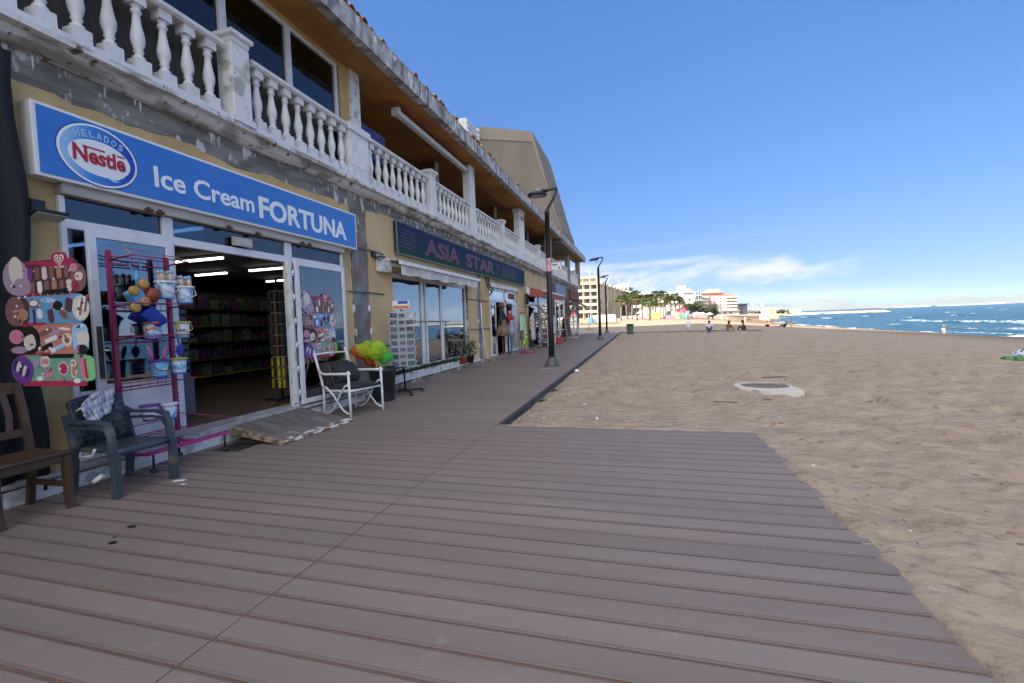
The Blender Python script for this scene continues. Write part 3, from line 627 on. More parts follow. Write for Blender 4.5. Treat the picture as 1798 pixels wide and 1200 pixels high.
m.box(-4.979, -4.9775, 5.86, 6.02, 1.86, 1.94); m.build('sticker', mat('white_sticker', (.5, .52, .56), .5, (.05, .08, .2), 30, .5, .52), dr)
# ceiling tubes
TUBE = mat('lit_tube', (1, .98, .9), .4, emit=1.5)
for i, (x0, x1, yq) in enumerate(((-8.86, -7.6, 5.0), (-6.5, -5.6, 4.9), (-8.9, -7.7, 6.98), (-10.6, -9.6, 8.78), (-8.9, -7.7, 8.74), (-10.5, -9.3, 10.9), (-7.0, -5.8, 6.65))):
    where = ['seen through the pane over the toy rack', 'seen through the transom, brightest at left', 'through the doorway, largest', 'deep in the doorway, left', 'in the doorway, upper right', 'deepest in the doorway, right', 'seen through the transom at the right end'][i]
    t_ = thing('tube_light', 'lit fluorescent ceiling tube ' + where, 'ceiling light', (x0, yq, 2.8), 0, 'fluorescent tubes on the shop ceiling')
    m = M(); m.box(x0, x1, yq - .035, yq + .035, 2.80, 2.84); m.build('batten', WHITE, t_); m = M(); m.box(x0 + .02, x1 - .02, yq - .028, yq + .028, 2.765, 2.799); m.build('tube', TUBE, t_)
# shelves with goods, deep in the shop
def shelf_unit(x0, x1, y0, y1, lab, n=5, axis='y'):
    t_ = thing('shelf_unit', lab, 'shelves', ((x0 + x1) / 2, (y0 + y1) / 2, .19), 0, None)
    m = M(); m.box(x0, x1, y0, y1, .2, .3)
    m.build('base', BLACK, t_)
    for k in range(n):
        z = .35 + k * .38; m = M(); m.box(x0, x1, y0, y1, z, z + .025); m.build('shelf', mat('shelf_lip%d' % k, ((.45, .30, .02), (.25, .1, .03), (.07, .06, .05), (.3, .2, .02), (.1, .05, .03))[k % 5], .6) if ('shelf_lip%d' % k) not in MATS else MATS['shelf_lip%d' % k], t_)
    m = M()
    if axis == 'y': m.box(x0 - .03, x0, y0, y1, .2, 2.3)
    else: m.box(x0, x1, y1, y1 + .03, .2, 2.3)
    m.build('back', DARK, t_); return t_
GC = [(.35, .05, .04), (.4, .28, .03), (.05, .12, .3), (.3, .12, .03), (.3, .3, .28), (.08, .2, .1), (.35, .18, .05), (.25, .04, .12)]
GM = [mat('packet_%s' % n_, tuple(q * .5 for q in c), .5, tuple(min(q * .8 + .03, .5) for q in reversed(c)), 14, .5, .54) for n_, c in zip(('red', 'yellow', 'blue', 'orange', 'white', 'green', 'amber', 'pink'), GC)]
def goods(x0, x1, y0, y1, n, zs, seed):
    r = random.Random(seed)
    for z in zs:
        for k in range(n):
            fy = (k + .5) / n; yq = y0 + (y1 - y0) * fy if y1 - y0 > x1 - x0 else (y0 + y1) / 2; xq = x0 + (x1 - x0) * fy if x1 - x0 > y1 - y0 else (x0 + x1) / 2
            w_ = max(y1 - y0, x1 - x0) / n * .42; h = r.uniform(.12, .30); m = M(); m.box(xq - w_ * .9, xq + w_ * .9, yq - w_ * .9, yq + w_ * .9, z, z + h)
            o = m.build('packet', r.choice(GM)); o.rotation_euler = (0, 0, 0); bev(o, .01, 1); tag(o, 'small dim packet on the dark shelves deep inside the ice cream shop', 'packet', 'packets on the dark shop shelves')
shelf_unit(-12.9, -12.4, 6.5, 12.0, 'long dark shelf unit along the far left wall of the shop interior', axis='y'); goods(-12.8, -12.4, 6.6, 11.9, 16, [.38 + k * .38 for k in range(5)], 1)
shelf_unit(-12.3, -8.8, 12.6, 13.1, 'dark shelf unit facing the open doorway at the back of the shop', axis='x'); goods(-12.2, -8.9, 12.6, 13.0, 15, [.38 + k * .38 for k in range(5)], 2)
shelf_unit(-8.6, -6.8, 10.6, 11.0, 'dark shelf unit at the right of the open doorway, inside', axis='x'); goods(-8.5, -6.9, 10.6, 11.0, 9, [.38 + k * .38 for k in range(5)], 3)
shelf_unit(-9.9, -9.5, 5.2, 10.4, 'dark shelf unit along the middle of the shop floor, end-on to the doorway', axis='y'); goods(-9.9, -9.5, 5.3, 10.3, 17, [.38 + k * .38 for k in range(5)], 4)
for i, xq in enumerate((-12.0, -10.4)):
    m = M(); m.box(xq, xq + 1.5, 12.52, 12.56, 2.28, 2.7); tag(m.build('yellow_shelf_sign', mat('dull_yellow_board' + 'ab'[i], (.32, .22, .01), .6)), 'plain yellow board above the back shelves, %s of two' % ('left', 'right')[i], 'sign', 'yellow boards above the back shelves')
# keyring spinner just inside right jamb, sunglasses rack just inside left
t_ = thing('keyring_stand', 'spinner stand of yellow and blue keyrings inside the doorway at right', 'display stand', (-5.8, 6.22, .19))
m = M(); m.tube([(-5.8, 6.22, .19), (-5.8, 6.22, 2.2)], .02)
for k in range(4): m.tube([(-5.8, 6.22, .22), (-5.8 + .28 * math.cos(k * PI / 2 + .4), 6.22 + .28 * math.sin(k * PI / 2 + .4), .21)], .022)
m.build('stand', BLACK, t_)
r = random.Random(3)
for lv in range(9):
    m = M(); m.lathe([(.11, 0), (.11, .008)], -5.8, 6.22, .55 + lv * .18, 14); m.build('ring', ALU, t_)
KM = [mat('keyring_yellow', (.5, .42, .03), .4), mat('keyring_wood', (.09, .05, .03), .5), mat('keyring_blue', (.05, .07, .12), .4)]
for q in range(3):
    m = M()
    for lv in range(9):
        for k in range(12):
            if (0 if lv < 3 and k % 3 else (1 if k % 4 else 2)) != q: continue
            a_ = k * PI / 6; m.box(-5.8 + .12 * math.cos(a_) - .02, -5.8 + .12 * math.cos(a_) + .02, 6.22 + .12 * math.sin(a_) - .02, 6.22 + .12 * math.sin(a_) + .02, .40 + lv * .18, .54 + lv * .18, Matrix.Rotation(a_, 3, 'Z'))
    m.build('keyrings', KM[q], t_)
t_ = thing('sunglasses_rack', 'tall rack of small dark sunglasses inside the doorway at left', 'display rack', (-6.4, 4.9, .19))
m = M(); m.box(-6.6, -6.25, 4.75, 5.05, .19, .7); m.box(-6.6, -6.27, 4.78, 5.02, .7, 1.95); m.build('panel', mat('grey_rack_panel', (.16, .17, .2), .5), t_)
m = M()
for lv in range(11):
    for k in range(3): m.box(-6.262, -6.235, 4.80 + k * .08, 4.86 + k * .08, .8 + lv * .1, .835 + lv * .1); m.box(-6.55 + k * .1, -6.49 + k * .1, 4.735, 4.76, .8 + lv * .1, .835 + lv * .1)
m.build('sunglasses', BLKPL, t_)

# ---- the blue sign
sg = thing('shop_sign', 'long blue lightbox sign reading Ice Cream FORTUNA with an oval ice cream logo', 'sign', (-5.1, 2.7, 2.8))
m = M(); v = m.box(-5.1, -4.945, 2.7, 7.29, 2.76, 3.40)
o = m.build('case', mat('white_sign_case', (.74, .74, .74), .4), sg); bev(o, .008)
m = M(); m.box(-4.9449, -4.939, 2.735, 4.985, 2.79, 3.37); m.box(-4.9449, -4.939, 4.989, 7.255, 2.79, 3.37); m.build('face', BLUES, sg)
LET = mat('white_lettering', (.8, .82, .84), .4)
X_ = -4.9385
Yv, Zv = (0, 1, 0), (0, 0, 1)
text_mesh('lettering', 'Ice Cream', LET, sg, (X_, 3.70, 2.925), Yv, Zv, 1.30, .225, bold=.02)
text_mesh('lettering', 'FORTUNA', LET, sg, (X_, 5.08, 2.88), Yv, Zv, 1.90, .30, bold=.03)
def ell(cy, cz, a, b, n=48, rot=0, t0=0, t1=2 * PI): 
    return [(cy + a * math.cos(t) * math.cos(rot) - b * math.sin(t) * math.sin(rot), cz + a * math.cos(t) * math.sin(rot) + b * math.sin(t) * math.cos(rot)) for t in (t0 + (t1 - t0) * i / n for i in range(n))]
LC = (3.195, 3.07)
def disc(mt, cy, cz, a, b, x0, x1, name='logo', rot=0):
    m = M(); m.prism(ell(cy, cz, a, b, rot=rot), 0, x0, x1); return m.build(name, mt, sg)
disc(mat('logo_navy', (.015, .06, .28), .3), *LC, .345, .292, X_, X_ + .001, rot=-.06)
disc(LET, *LC, .335, .283, X_ + .001, X_ + .003, rot=-.06)
gm = bpy.data.materials.new('logo_blue_print'); gm.use_nodes = True; t = gm.node_tree; nn = t.nodes; ll = t.links
g = nn.new('ShaderNodeNewGeometry'); sp = nn.new('ShaderNodeSeparateXYZ'); ll.new(g.outputs['Position'], sp.inputs[0]); mr = nn.new('ShaderNodeMapRange'); ll.new(sp.outputs[1], mr.inputs[0]); mr.inputs[1].default_value = 2.92; mr.inputs[2].default_value = 3.45
rp = nn.new('ShaderNodeValToRGB'); rp.color_ramp.elements[0].color = (.30, .52, .78, 1); rp.color_ramp.elements[1].color = (.015, .05, .42, 1); e_ = rp.color_ramp.elements.new(.35); e_.color = (.05, .24, .66, 1); ll.new(mr.outputs[0], rp.inputs[0]); ll.new(rp.outputs[0], nn['Principled BSDF'].inputs['Base Color']); nn['Principled BSDF'].inputs['Roughness'].default_value = .3
disc(gm, *LC, .315, .264, X_ + .003, X_ + .005, rot=-.06)
m = M(); m.prism(ell(3.20, 3.045, .262, .165, rot=-.02), 0, X_ + .005, X_ + .006); m.prism([(3.22, 2.90), (3.36, 2.93), (3.43, 2.98), (3.40, 2.93), (3.34, 2.885), (3.27, 2.875), (3.36, 2.87), (3.30, 2.86)], 0, X_ + .0051, X_ + .0058); m.build('logo', LET, sg)
RED = mat('red_lettering', (.42, .015, .03), .4)
text_mesh('lettering', 'Nestle', RED, sg, (X_ + .0065, 2.975, 2.98), Yv, Zv, .44, .155, bold=.03)
m = M(); m.box(X_ + .0066, X_ + .0078, 3.055, 3.24, 3.118, 3.135); m.box(X_ + .0066, X_ + .0078, 3.345, 3.415, 3.115, 3.131); m.build('lettering', RED, sg)
LB = mat('pale_blue_lettering', (.42, .6, .8), .4)
hw = 'HELADOS'
for k, ch in enumerate(hw):
    tt = (k - 3) / 3; cy_ = 3.2 + tt * .175; cz_ = 3.228 - .035 * tt * tt; an = -.32 * tt
    text_mesh('lettering', ch, LB, sg, (X_ + .0055, cy_ - .02, cz_), (0, math.cos(an), math.sin(an)), (0, -math.sin(an), math.cos(an)), .042, .062, bold=.01)
# ---- the dark green sign
ag = thing('shop_sign', 'long dark blue-green sign with unlit red letters ASIA STAR', 'sign', (-5.1, 8.85, 2.9))
gm = bpy.data.materials.new('teal_sign_print'); gm.use_nodes = True; t = gm.node_tree; nn = t.nodes; ll = t.links
g = nn.new('ShaderNodeNewGeometry'); sp = nn.new('ShaderNodeSeparateXYZ'); ll.new(g.outputs['Position'], sp.inputs[0]); mr = nn.new('ShaderNodeMapRange'); ll.new(sp.outputs[2], mr.inputs[0]); mr.inputs[1].default_value = 2.95; mr.inputs[2].default_value = 3.58
rp = nn.new('ShaderNodeValToRGB'); rp.color_ramp.elements[0].color = (.014, .055, .045, 1); rp.color_ramp.elements[1].color = (.018, .03, .085, 1); e_ = rp.color_ramp.elements.new(.5); e_.color = (.012, .04, .07, 1); ll.new(mr.outputs[0], rp.inputs[0]); ll.new(rp.outputs[0], nn['Principled BSDF'].inputs['Base Color']); nn['Principled BSDF'].inputs['Roughness'].default_value = .75; nn['Principled BSDF'].inputs['Specular IOR Level'].default_value = .2
for i, (a, b) in enumerate(((8.85, 9.9), (9.905, 13.1), (13.105, 16.35), (16.355, 19.9))):
    m = M(); m.box(-5.08, -5.0, a, b, 2.93, 3.60); m.build('panel', gm, ag)
m = M(); m.box(-5.02, -4.99, 8.83, 8.85, 2.9, 3.63); m.box(-5.09, -4.992, 8.85, 19.9, 2.905, 2.93); m.box(-5.09, -4.992, 8.85, 19.9, 3.60, 3.62); m.box(-5.09, -4.99, 19.9, 19.93, 2.9, 3.63); m.build('frame', mat('grey_green_frame', (.13, .15, .15), .5), ag)
RF = mat('faded_red_lettering', (.12, .022, .04), .5); RF2 = mat('fainter_red_lettering', (.05, .03, .05), .5)
for wd_, a, b in (('ASIA', 10.15, 12.35), ('STAR', 12.85, 15.6)):
    text_mesh('lettering', wd_, RF, ag, (-4.9995, a, 3.04), Yv, Zv, b - a, .42, bold=.035)
m = M(); r = random.Random(2)
for a, b in ((8.95, 9.8), (15.9, 16.3), (16.5, 18.6)):
    for k in range(6): z = 3.08 + k * .075; m.box(-4.9995, -4.9985, a + r.uniform(0, .1), b - r.uniform(0, .25), z, z + .022)
m.build('lettering', RF2, ag)
# ---- second shop window
f2 = frame([(8.73, 8.82, .31, 2.51), (13.05, 13.14, .31, 2.51), (8.82, 13.05, 2.40, 2.51), (8.82, 13.05, .31, .39), (10.15, 10.30, .39, 2.40), (11.28, 11.42, .39, 2.40), (10.38, 10.46, .39, 2.40)], x=-5.2)
WR = glass('window_glass', (.2, .25, .3), .27)
pane(8.82, 10.15, .39, 2.40, -5.2, WR, f2); pane(10.46, 11.28, .39, 2.4, -5.2, WR, f2); pane(11.42, 13.05, .39, 2.4, -5.2, WR, f2); pane(10.3, 10.38, .39, 2.4, -5.2, WR, f2)
m = M(); m.tube([(-5.16, 11.46, 1.2), (-5.13, 11.46, 1.2), (-5.13, 11.46, 1.4), (-5.16, 11.46, 1.4)], .012); part(m, 'handle', BLACK, f2)
m = M(); m.box(-5.5, -5.42, 12.3, 13.1, .4, 2.4); part(m, 'curtain', mat('brown_curtain', (.14, .09, .06), .9, (.09, .06, .04), 3, stretch=(1, 9, .1)))
# awnings
AW = mat('white_awning_cloth', (.62, .60, .58), .8, (.5, .47, .44), 2)
t_ = thing('shop_awning', 'half rolled white awning with hanging valance over the dark shop window', 'awning', (-5.05, 8.2, 2.6))
m = M(); m.box(-5.1, -4.98, 8.1, 8.55, 2.45, 2.75); o = m.build('motor_box', WORN, t_); bev(o, .03)
m = M(); m.tube([(-5.03, 8.3, 2.66), (-5.03, 13.6, 2.66)], .05, 10); m.build('roller', ALU, t_)
m = M(); m.prism([(-4.71, 2.60), (-4.65, 2.60), (-4.65, 2.67), (-4.71, 2.69)], 1, 8.35, 13.1); m.build('front_rail', WHITE, t_)
m = M(); n = 60; top = [(-4.70 + .01 * math.sin(i * 1.1), 8.42 + 4.6 * i / n, 2.60) for i in range(n + 1)]; bot = [(-4.70 + .018 * math.sin(i * .9), 8.42 + 4.6 * i / n, 2.40 + .10 * (i / n > .97) - .015 * math.sin(i * .5)) for i in range(n + 1)]
for i in range(n): m.quad(top[i], top[i + 1], bot[i + 1], bot[i])
cl_ = [(-5.03, 8.42, 2.71), (-4.69, 8.42, 2.69), (-4.69, 13.02, 2.69), (-5.03, 13.02, 2.71)]; m.quad(*cl_)
o = m.build('valance', AW, t_); so = o.modifiers.new('s', 'SOLIDIFY'); so.thickness = .004
m = M()
for yq in (9.0, 12.5): m.tube([(-5.05, yq, 2.5), (-4.85, yq + .3, 2.55), (-4.7, yq, 2.63)], .018, 6)
m.build('arm', ALU, t_)
# door 2
f3 = frame([(15.21, 15.3, .13, 2.6), (18.98, 19.09, .13, 2.6), (15.3, 18.98, 2.1, 2.2), (17.3, 17.5, .13, 2.6), (15.3, 18.98, 2.5, 2.6)], x=-5.2)
pane(15.3, 17.3, 2.2, 2.5, -5.2, GLASSR, f3); pane(17.5, 18.98, 2.2, 2.5, -5.2, GLASSR, f3); pane(17.5, 18.98, .13, 2.1, -5.21, GLASSR, f3)
m = M(); m.box(-5.22, -5.08, 15.21, 19.09, 2.61, 2.775); o = part(m, 'shutter_box', WORN); bev(o, .02)
d2 = door_leaf('open_door', 'narrow white glazed door leaf at the left of the mannequin doorway', 15.3, 15.95, .13, 2.08, -5.12, 0, GLASSR)
d3 = door_leaf('open_door', 'white frosted door leaf at the right of the mannequin doorway', 17.55, 18.85, .13, 2.12, -5.1, 0, glass('frosted_glass', (.4, .42, .4), .25, .35))
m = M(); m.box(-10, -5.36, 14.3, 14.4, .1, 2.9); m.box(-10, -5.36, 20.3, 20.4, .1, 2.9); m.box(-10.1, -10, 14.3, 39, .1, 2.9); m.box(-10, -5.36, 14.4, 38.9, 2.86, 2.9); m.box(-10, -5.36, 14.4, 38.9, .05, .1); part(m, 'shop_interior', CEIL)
m = M(); m.box(-6.4, -5.9, 17.0, 17.7, .15, .75); tag(bev(m.build('red_crate', mat('red_crate_plastic', (.35, .02, .02), .5)), .02), 'red box on the floor inside the mannequin doorway', 'box')
# shops further on
f4 = frame([(20.96, 21.05, .11, 2.6), (26.3, 26.39, .11, 2.6), (23.6, 23.75, .11, 2.6), (21.05, 26.3, 2.1, 2.2)], x=-5.22)
pane(21.05, 23.6, .3, 2.1, -5.22, GLASSD, f4); pane(23.75, 26.3, .3, 2.1, -5.22, GLASSD, f4); pane(21.05, 26.3, 2.2, 2.6, -5.22, GLASSD, f4)
f5 = frame([(27.92, 28.3, .12, 2.78), (31.5, 31.89, .12, 2.78), (28.3, 31.5, 2.45, 2.78), (29.8, 29.95, .12, 2.45)], x=-5.16)
pane(28.3, 29.8, .2, 2.45, -5.18, GLASSR, f5); pane(29.95, 31.5, .2, 2.45, -5.18, GLASSR, f5)
f6 = frame([(33.92, 34.1, .12, 2.78), (38.4, 38.58, .12, 2.78), (34.1, 38.4, 2.6, 2.78), (36.2, 36.35, .12, 2.6), (34.1, 38.4, 1.15, 1.22)], x=-5.16)
pane(34.1, 36.2, .2, 2.6, -5.18, GLASSR, f6); pane(36.35, 38.4, .2, 2.6, -5.18, GLASSR, f6)
REDC = mat('faded_red_awning_cloth', (.36, .10, .08), .85, (.28, .08, .07), 2)
t_ = thing('shop_awning', 'faded red awning with white front bar behind the nearest lamp post', 'awning', (-5.05, 20.9, 2.7))
m = M(); m.quad((-5.05, 20.8, 2.95), (-4.35, 20.8, 2.70), (-4.35, 26.6, 2.70), (-5.05, 26.6, 2.95)); m.quad((-4.349, 20.8, 2.70), (-4.349, 26.6, 2.70), (-4.349, 26.6, 2.43), (-4.349, 20.8, 2.43)); m.quad((-5.05, 20.8, 2.95), (-5.05, 20.8, 2.5), (-4.36, 20.8, 2.43), (-4.35, 20.8, 2.70)); o = m.build('cloth', REDC, t_); so = o.modifiers.new('s', 'SOLIDIFY'); so.thickness = .005
m = M(); m.box(-4.37, -4.32, 20.75, 26.65, 2.70, 2.77); m.build('front_bar', WHITE, t_)
t_ = thing('shop_sign', 'grey-blue sign board with pale fish-like pattern above the far white shop', 'sign', (-5.1, 27.95, 3))
m = M(); m.box(-5.12, -5.0, 27.95, 31.9, 2.86, 3.62); o = m.build('board', mat('grey_blue_sign', (.10, .15, .24), .5, (.2, .28, .4), 3, .5, .6), t_)
t_ = thing('shop_sign', 'plain maroon sign board on the last shop of the row', 'sign', (-5.1, 33.9, 3)); m = M(); m.box(-5.12, -4.98, 33.95, 38.7, 2.88, 3.6); m.build('board', MARO, t_); m = M(); m.box(-4.98, -4.975, 34.2, 38.4, 2.93, 2.96); m.build('trim', REDC, t_)
t_ = thing('shop_awning', 'thin dark awning with folding arms jutting out at the far corner', 'awning', (-5.05, 34, 2.7))
m = M(); m.quad((-5.0, 34.2, 2.75), (-3.9, 34.6, 2.2), (-3.9, 38.9, 2.2), (-5.0, 38.6, 2.75)); o = m.build('cloth', mat('dark_brown_awning', (.10, .05, .04), .9), t_); so = o.modifiers.new('s', 'SOLIDIFY'); so.thickness = .02
m = M(); m.tube([(-5.0, 34.4, 2.72), (-4.4, 35.2, 2.3), (-3.9, 34.7, 2.2)], .03, 6); m.tube([(-3.9, 34.6, 2.2), (-3.9, 38.9, 2.2)], .04, 6); m.build('arm', WHITE, t_)
# ---- wall fittings
def floodlight(y, z, lab, s=1.0):
    t_ = thing('floodlight', lab, 'light', (-5.1, y, z))
    m = M(); m.box(-5.1, -5.05, y - .05, y + .05, z - .02, z + .1); m.tube([(-5.07, y, z), (-4.98, y, z - .04)], .014); m.build('bracket', BLACK, t_)
    m = M(); m.box(-5.0, -4.86, y - .12 * s, y + .12 * s, z - .06, z - .03, Matrix.Rotation(-.35, 3, 'Y')); o = m.build('housing', BLACK, t_); bev(o, .01)
    m = M(); m.box(-4.99, -4.87, y - .105 * s, y + .105 * s, z - .069, z - .061, Matrix.Rotation(-.35, 3, 'Y')); m.build('lens', mat('floodlight_lens_' + ('a' if s > .9 else 'b'), (.4, .38, .33), .25), t_)
floodlight(2.76, 2.47, 'black floodlight on yellow pillar under the left end of the blue sign'); floodlight(8.02, 2.75, 'small black floodlight on the wall beside the white awning end', .8)
t_ = thing('junction_box', 'white electric box with coiled black cable on yellow pillar past mannequin doorway', 'electric box', (-5.05, 20.6, 2.7))
m = M(); m.box(-5.1, -4.95, 20.5, 20.9, 2.55, 2.9); o = m.build('box', WORN, t_); bev(o, .02)
m = M(); m.tube([(-4.98, 20.2 + .22 * math.cos(a_ * .5), 2.35 + .22 * math.sin(a_ * .5)) for a_ in range(14)], .05, 6); m.build('cable_coil', BLACK, t_)
m = M(); m.tube([(-5.05, 15.0, 2.95), (-5.02, 15.05, 2.6), (-4.99, 15.35, 2.5), (-5.04, 15.1, 2.3)], .03, 6); m.tube([(-5.05, 14.75, 2.9), (-5.0, 14.8, 2.55), (-5.0, 15.2, 2.42)], .025, 6); tag(m.build('hanging_cable', BLACK), 'tangle of black cable on the yellow pillar between the two window shops', 'cable')
m = M(); m.tube([(-5.07, 14.2, 2.0), (-5.07, 14.24, 1.2), (-5.05, 14.5, .2), (-4.98, 14.75, .03)], .022, 6); tag(m.build('drain_pipe', WHITE), 'thin white pipe running down the exposed column beside the mannequin doorway', 'pipe')
for i, (a, b, z) in enumerate(((7.15, 8.35, 2.01), (7.15, 8.4, 2.84), (7.2, 8.5, .95), (9.6, 11.6, 1.42), (13.05, 15.0, 2.08), (13.2, 15.1, 1.14), (19.6, 20.9, 2.0))):
    lb = ['at mid height across the grey column by the blue sign', 'just above head height across the grey column, tucked under the sign', 'low on the grey column behind the nets', 'in front of the shop window behind the card stand', 'upper one on the column left of the mannequins', 'lower one on the column left of the mannequins', 'on the pillar right of the mannequins'][i]
    m = M(); m.tube([(-5.085, a, z), (-5.08, (a + b) / 2, z + .01), (-5.085, b, z)], .013, 6); tag(m.build('wall_rod', mat('grey_iron', (.10, .11, .13), .6) if i == 0 else MATS['grey_iron']), 'thin grey iron rod ' + lb, 'rod', 'iron rods fixed across the wall columns')
# planters
GRN = mat('foliage', (.035, .075, .02), .6, (.06, .10, .03), 9); GRN2 = mat('foliage_light', (.07, .11, .03), .6, (.1, .13, .04), 9)
def bushy(m, c, rx, ry, rz_, n, seed, l=.14, wd=.018, upw=.8):
    r = random.Random(seed)
    for k in range(n):
        p = Vector((c[0] + r.uniform(-rx, rx) * .6, c[1] + r.uniform(-ry, ry), c[2] + r.uniform(0, rz_) * .3)); d = Vector((r.uniform(-1, 1), r.uniform(-1, 1), r.uniform(.1, 1) * upw))
        m.leaf(p, d, Vector((0, 0, 1)), l * r.uniform(.6, 1.3), wd * r.uniform(.7, 1.3), .6)
for i, (a, b) in enumerate(((8.05, 9.35), (9.4, 10.65), (10.7, 11.95))):
    t_ = thing('planter_box', 'long white trough of leafy green plants, %s of three along the window ledge' % ('nearest', 'middle', 'farthest')[i], 'planter', (-5.05, a, .165), 0, 'white planter troughs on the window ledge')
    m = M(); m.prism([(-5.12, .166), (-4.985, .166), (-4.965, .31), (-5.14, .31)], 1, a, b); o = m.build('trough', WORN, t_); bev(o, .006)
    m = M(); bushy(m, (-5.05, (a + b) / 2, .30), .08, .6, .15, 330, i); m.build('leaves', GRN, t_)
def pot_plant(x, y, z, pm, lab, h, seed):
    t_ = thing('potted_plant', lab, 'potted plant', (x, y, z))
    m = M(); m.lathe([(.085, 0), (.12, .2), (.125, .2), (.125, .225), (.11, .225), (.1, .2)], x, y, z, 14); m.build('pot', pm, t_)
    m = M(); r = random.Random(seed)
    for k in range(5):
        a_ = k * 1.3; m.tube([(x, y, z + .2), (x + .04 * math.cos(a_), y + .04 * math.sin(a_), z + .2 + h * .5), (x + .1 * math.cos(a_), y + .1 * math.sin(a_), z + .2 + h * r.uniform(.6, 1))], .008, 5)
    m.build('stem', mat('stem' + str(seed), (.09, .07, .03), .8), t_)
    m = M(); 
    for k in range(120):
        z2 = z + .2 + r.random() ** .7 * h; a_ = r.uniform(0, 6.28); p = Vector((x + .08 * math.cos(a_), y + .08 * math.sin(a_), z2)); m.leaf(p, Vector((math.cos(a_), math.sin(a_), r.uniform(-.2, .5))), Vector((0, 0, 1)), .17, .03, .5)
    m.build('leaves', GRN, t_)
pot_plant(-4.98, 11.72 + .55, .166, mat('terracotta', (.38, .13, .05), .8), 'spindly dark-leaved plant in terracotta pot at the right end of the window ledge', .75, 41)
pot_plant(-4.95, 12.75, .166, BLKPL, 'broad-leaved plant in black pot next to the terracotta pot', .45, 42)
# ================================================================ THINGS ON THE BOARD WALK
# ---- street lamps
LENSM = mat('lamp_lens', (.35, .36, .38), .25)
def street_lamp(loc, label, group, arm=.29):
    t_ = thing('street_lamp', label, 'street lamp', loc, 0, group); x, y, z = loc
    m = M(); m.lathe([(.245, .0), (.245, .012), (.20, .05), (.115, .26), (.10, .28)], x, y, z, 24); m.build('base', mat('galvanised_base', (.045, .048, .05), .5, (.09, .09, .085), 12) if 'galvanised_base' not in MATS else MATS['galvanised_base'], t_)
    m = M(); m.lathe([(.088, .25), (.085, 1.4), (.075, 3.0), (.068, 4.42), (.074, 4.42), (.074, 4.5), (.05, 4.52)], x, y, z, 16); m.build('pole', BLACK, t_)
    m = M(); m.tube([(x, y, z + 4.4), (x + .02, y, z + 4.55), (x + arm * .75, y, z + 4.86), (x + arm * .97, y, z + 4.98), (x + arm, y, z + 5.06), (x + arm, y, z + 5.12)], [.042, .042, .036, .034, .032, .032], 10)
    m.tube([(x + arm + .03, y, z + 5.11), (x + arm - .2, y, z + 5.105), (x - .12, y, z + 5.06)], [.036, .04, .07], 10); m.build('arm', BLACK, t_)
    m = M(); m.lathe([(.05, .11), (.16, .10), (.25, .06), (.285, .02), (.28, -.01), (.21, -.02), (.205, -.012)], x - .27, y, z + 4.97, 28); m.build('lamp_head', BLACK, t_)
    m = M(); m.lathe([(.19, -.028), (.19, -.01)], x - .27, y, z + 4.97, 24); m.build('lens', LENSM, t_)
    m = M(); m.lathe([(.03, .1), (.05, .13), (.045, .18), (.02, .2)], x - .24, y, z + 4.97, 12); m.build('sensor', mat('grey_sensor', (.35, .35, .36), .5) if 'grey_sensor' not in MATS else MATS['grey_sensor'], t_)
    return t_
l1 = street_lamp((-2.54, 13.1, 0), 'nearest tall black street lamp, pink sticker band round its pole', 'black street lamps along the board walk')
l2 = dup(l1, (-2.48, 28.9, 0), label='second black street lamp, midway along the board walk near the bin'); l3 = dup(l1, (-2.95, 41.4, 0), rz=-.5, label='third black street lamp at the far end of the board walk')
m = M(); m.lathe([(.081, 2.76), (.079, 3.14)], -2.54, 13.1, 0, 18, cap=False); o = m.build('sticker', mat('pink_sticker', (.62, .32, .42), .6), l1)
m = M(); m.lathe([(.083, 2.95), (.082, 3.07)], -2.54, 13.1, 0, 7, sx=1, a0=-2.5, cap=False); 
for f in list(m.b.faces)[2:]: m.b.faces.remove(f)
m.build('sticker_print', BLACK, l1)
t_ = thing('hanging_sign', 'small white sign board with a black scribble strapped beside the nearest lamp pole', 'sign', (-2.35, 13.05, 2.75))
m = M(); m.box(-2.455, -2.17, 13.03, 13.06, 2.79, 2.99); o = m.build('board', WHITE, t_); bev(o, .006)
m = M(); m.box(-2.42, -2.27, 13.02, 13.031, 2.935, 2.955); m.box(-2.25, -2.20, 13.02, 13.031, 2.83, 2.87); m.box(-2.40, -2.30, 13.02, 13.031, 2.90, 2.912); m.build('marks', BLACK, t_)
m = M(); m.box(-2.55, -2.4, 13.06, 13.07, 2.86, 2.9); m.build('strap', STEEL, t_)
m = M(); m.box(-2.75, -2.30, 12.35, 12.45, .0, .004); tag(m.build('deck_plate', mat('pale_metal_plate', (.3, .31, .33), .5)), 'pale metal strip set into the boards before the nearest lamp', 'plate')
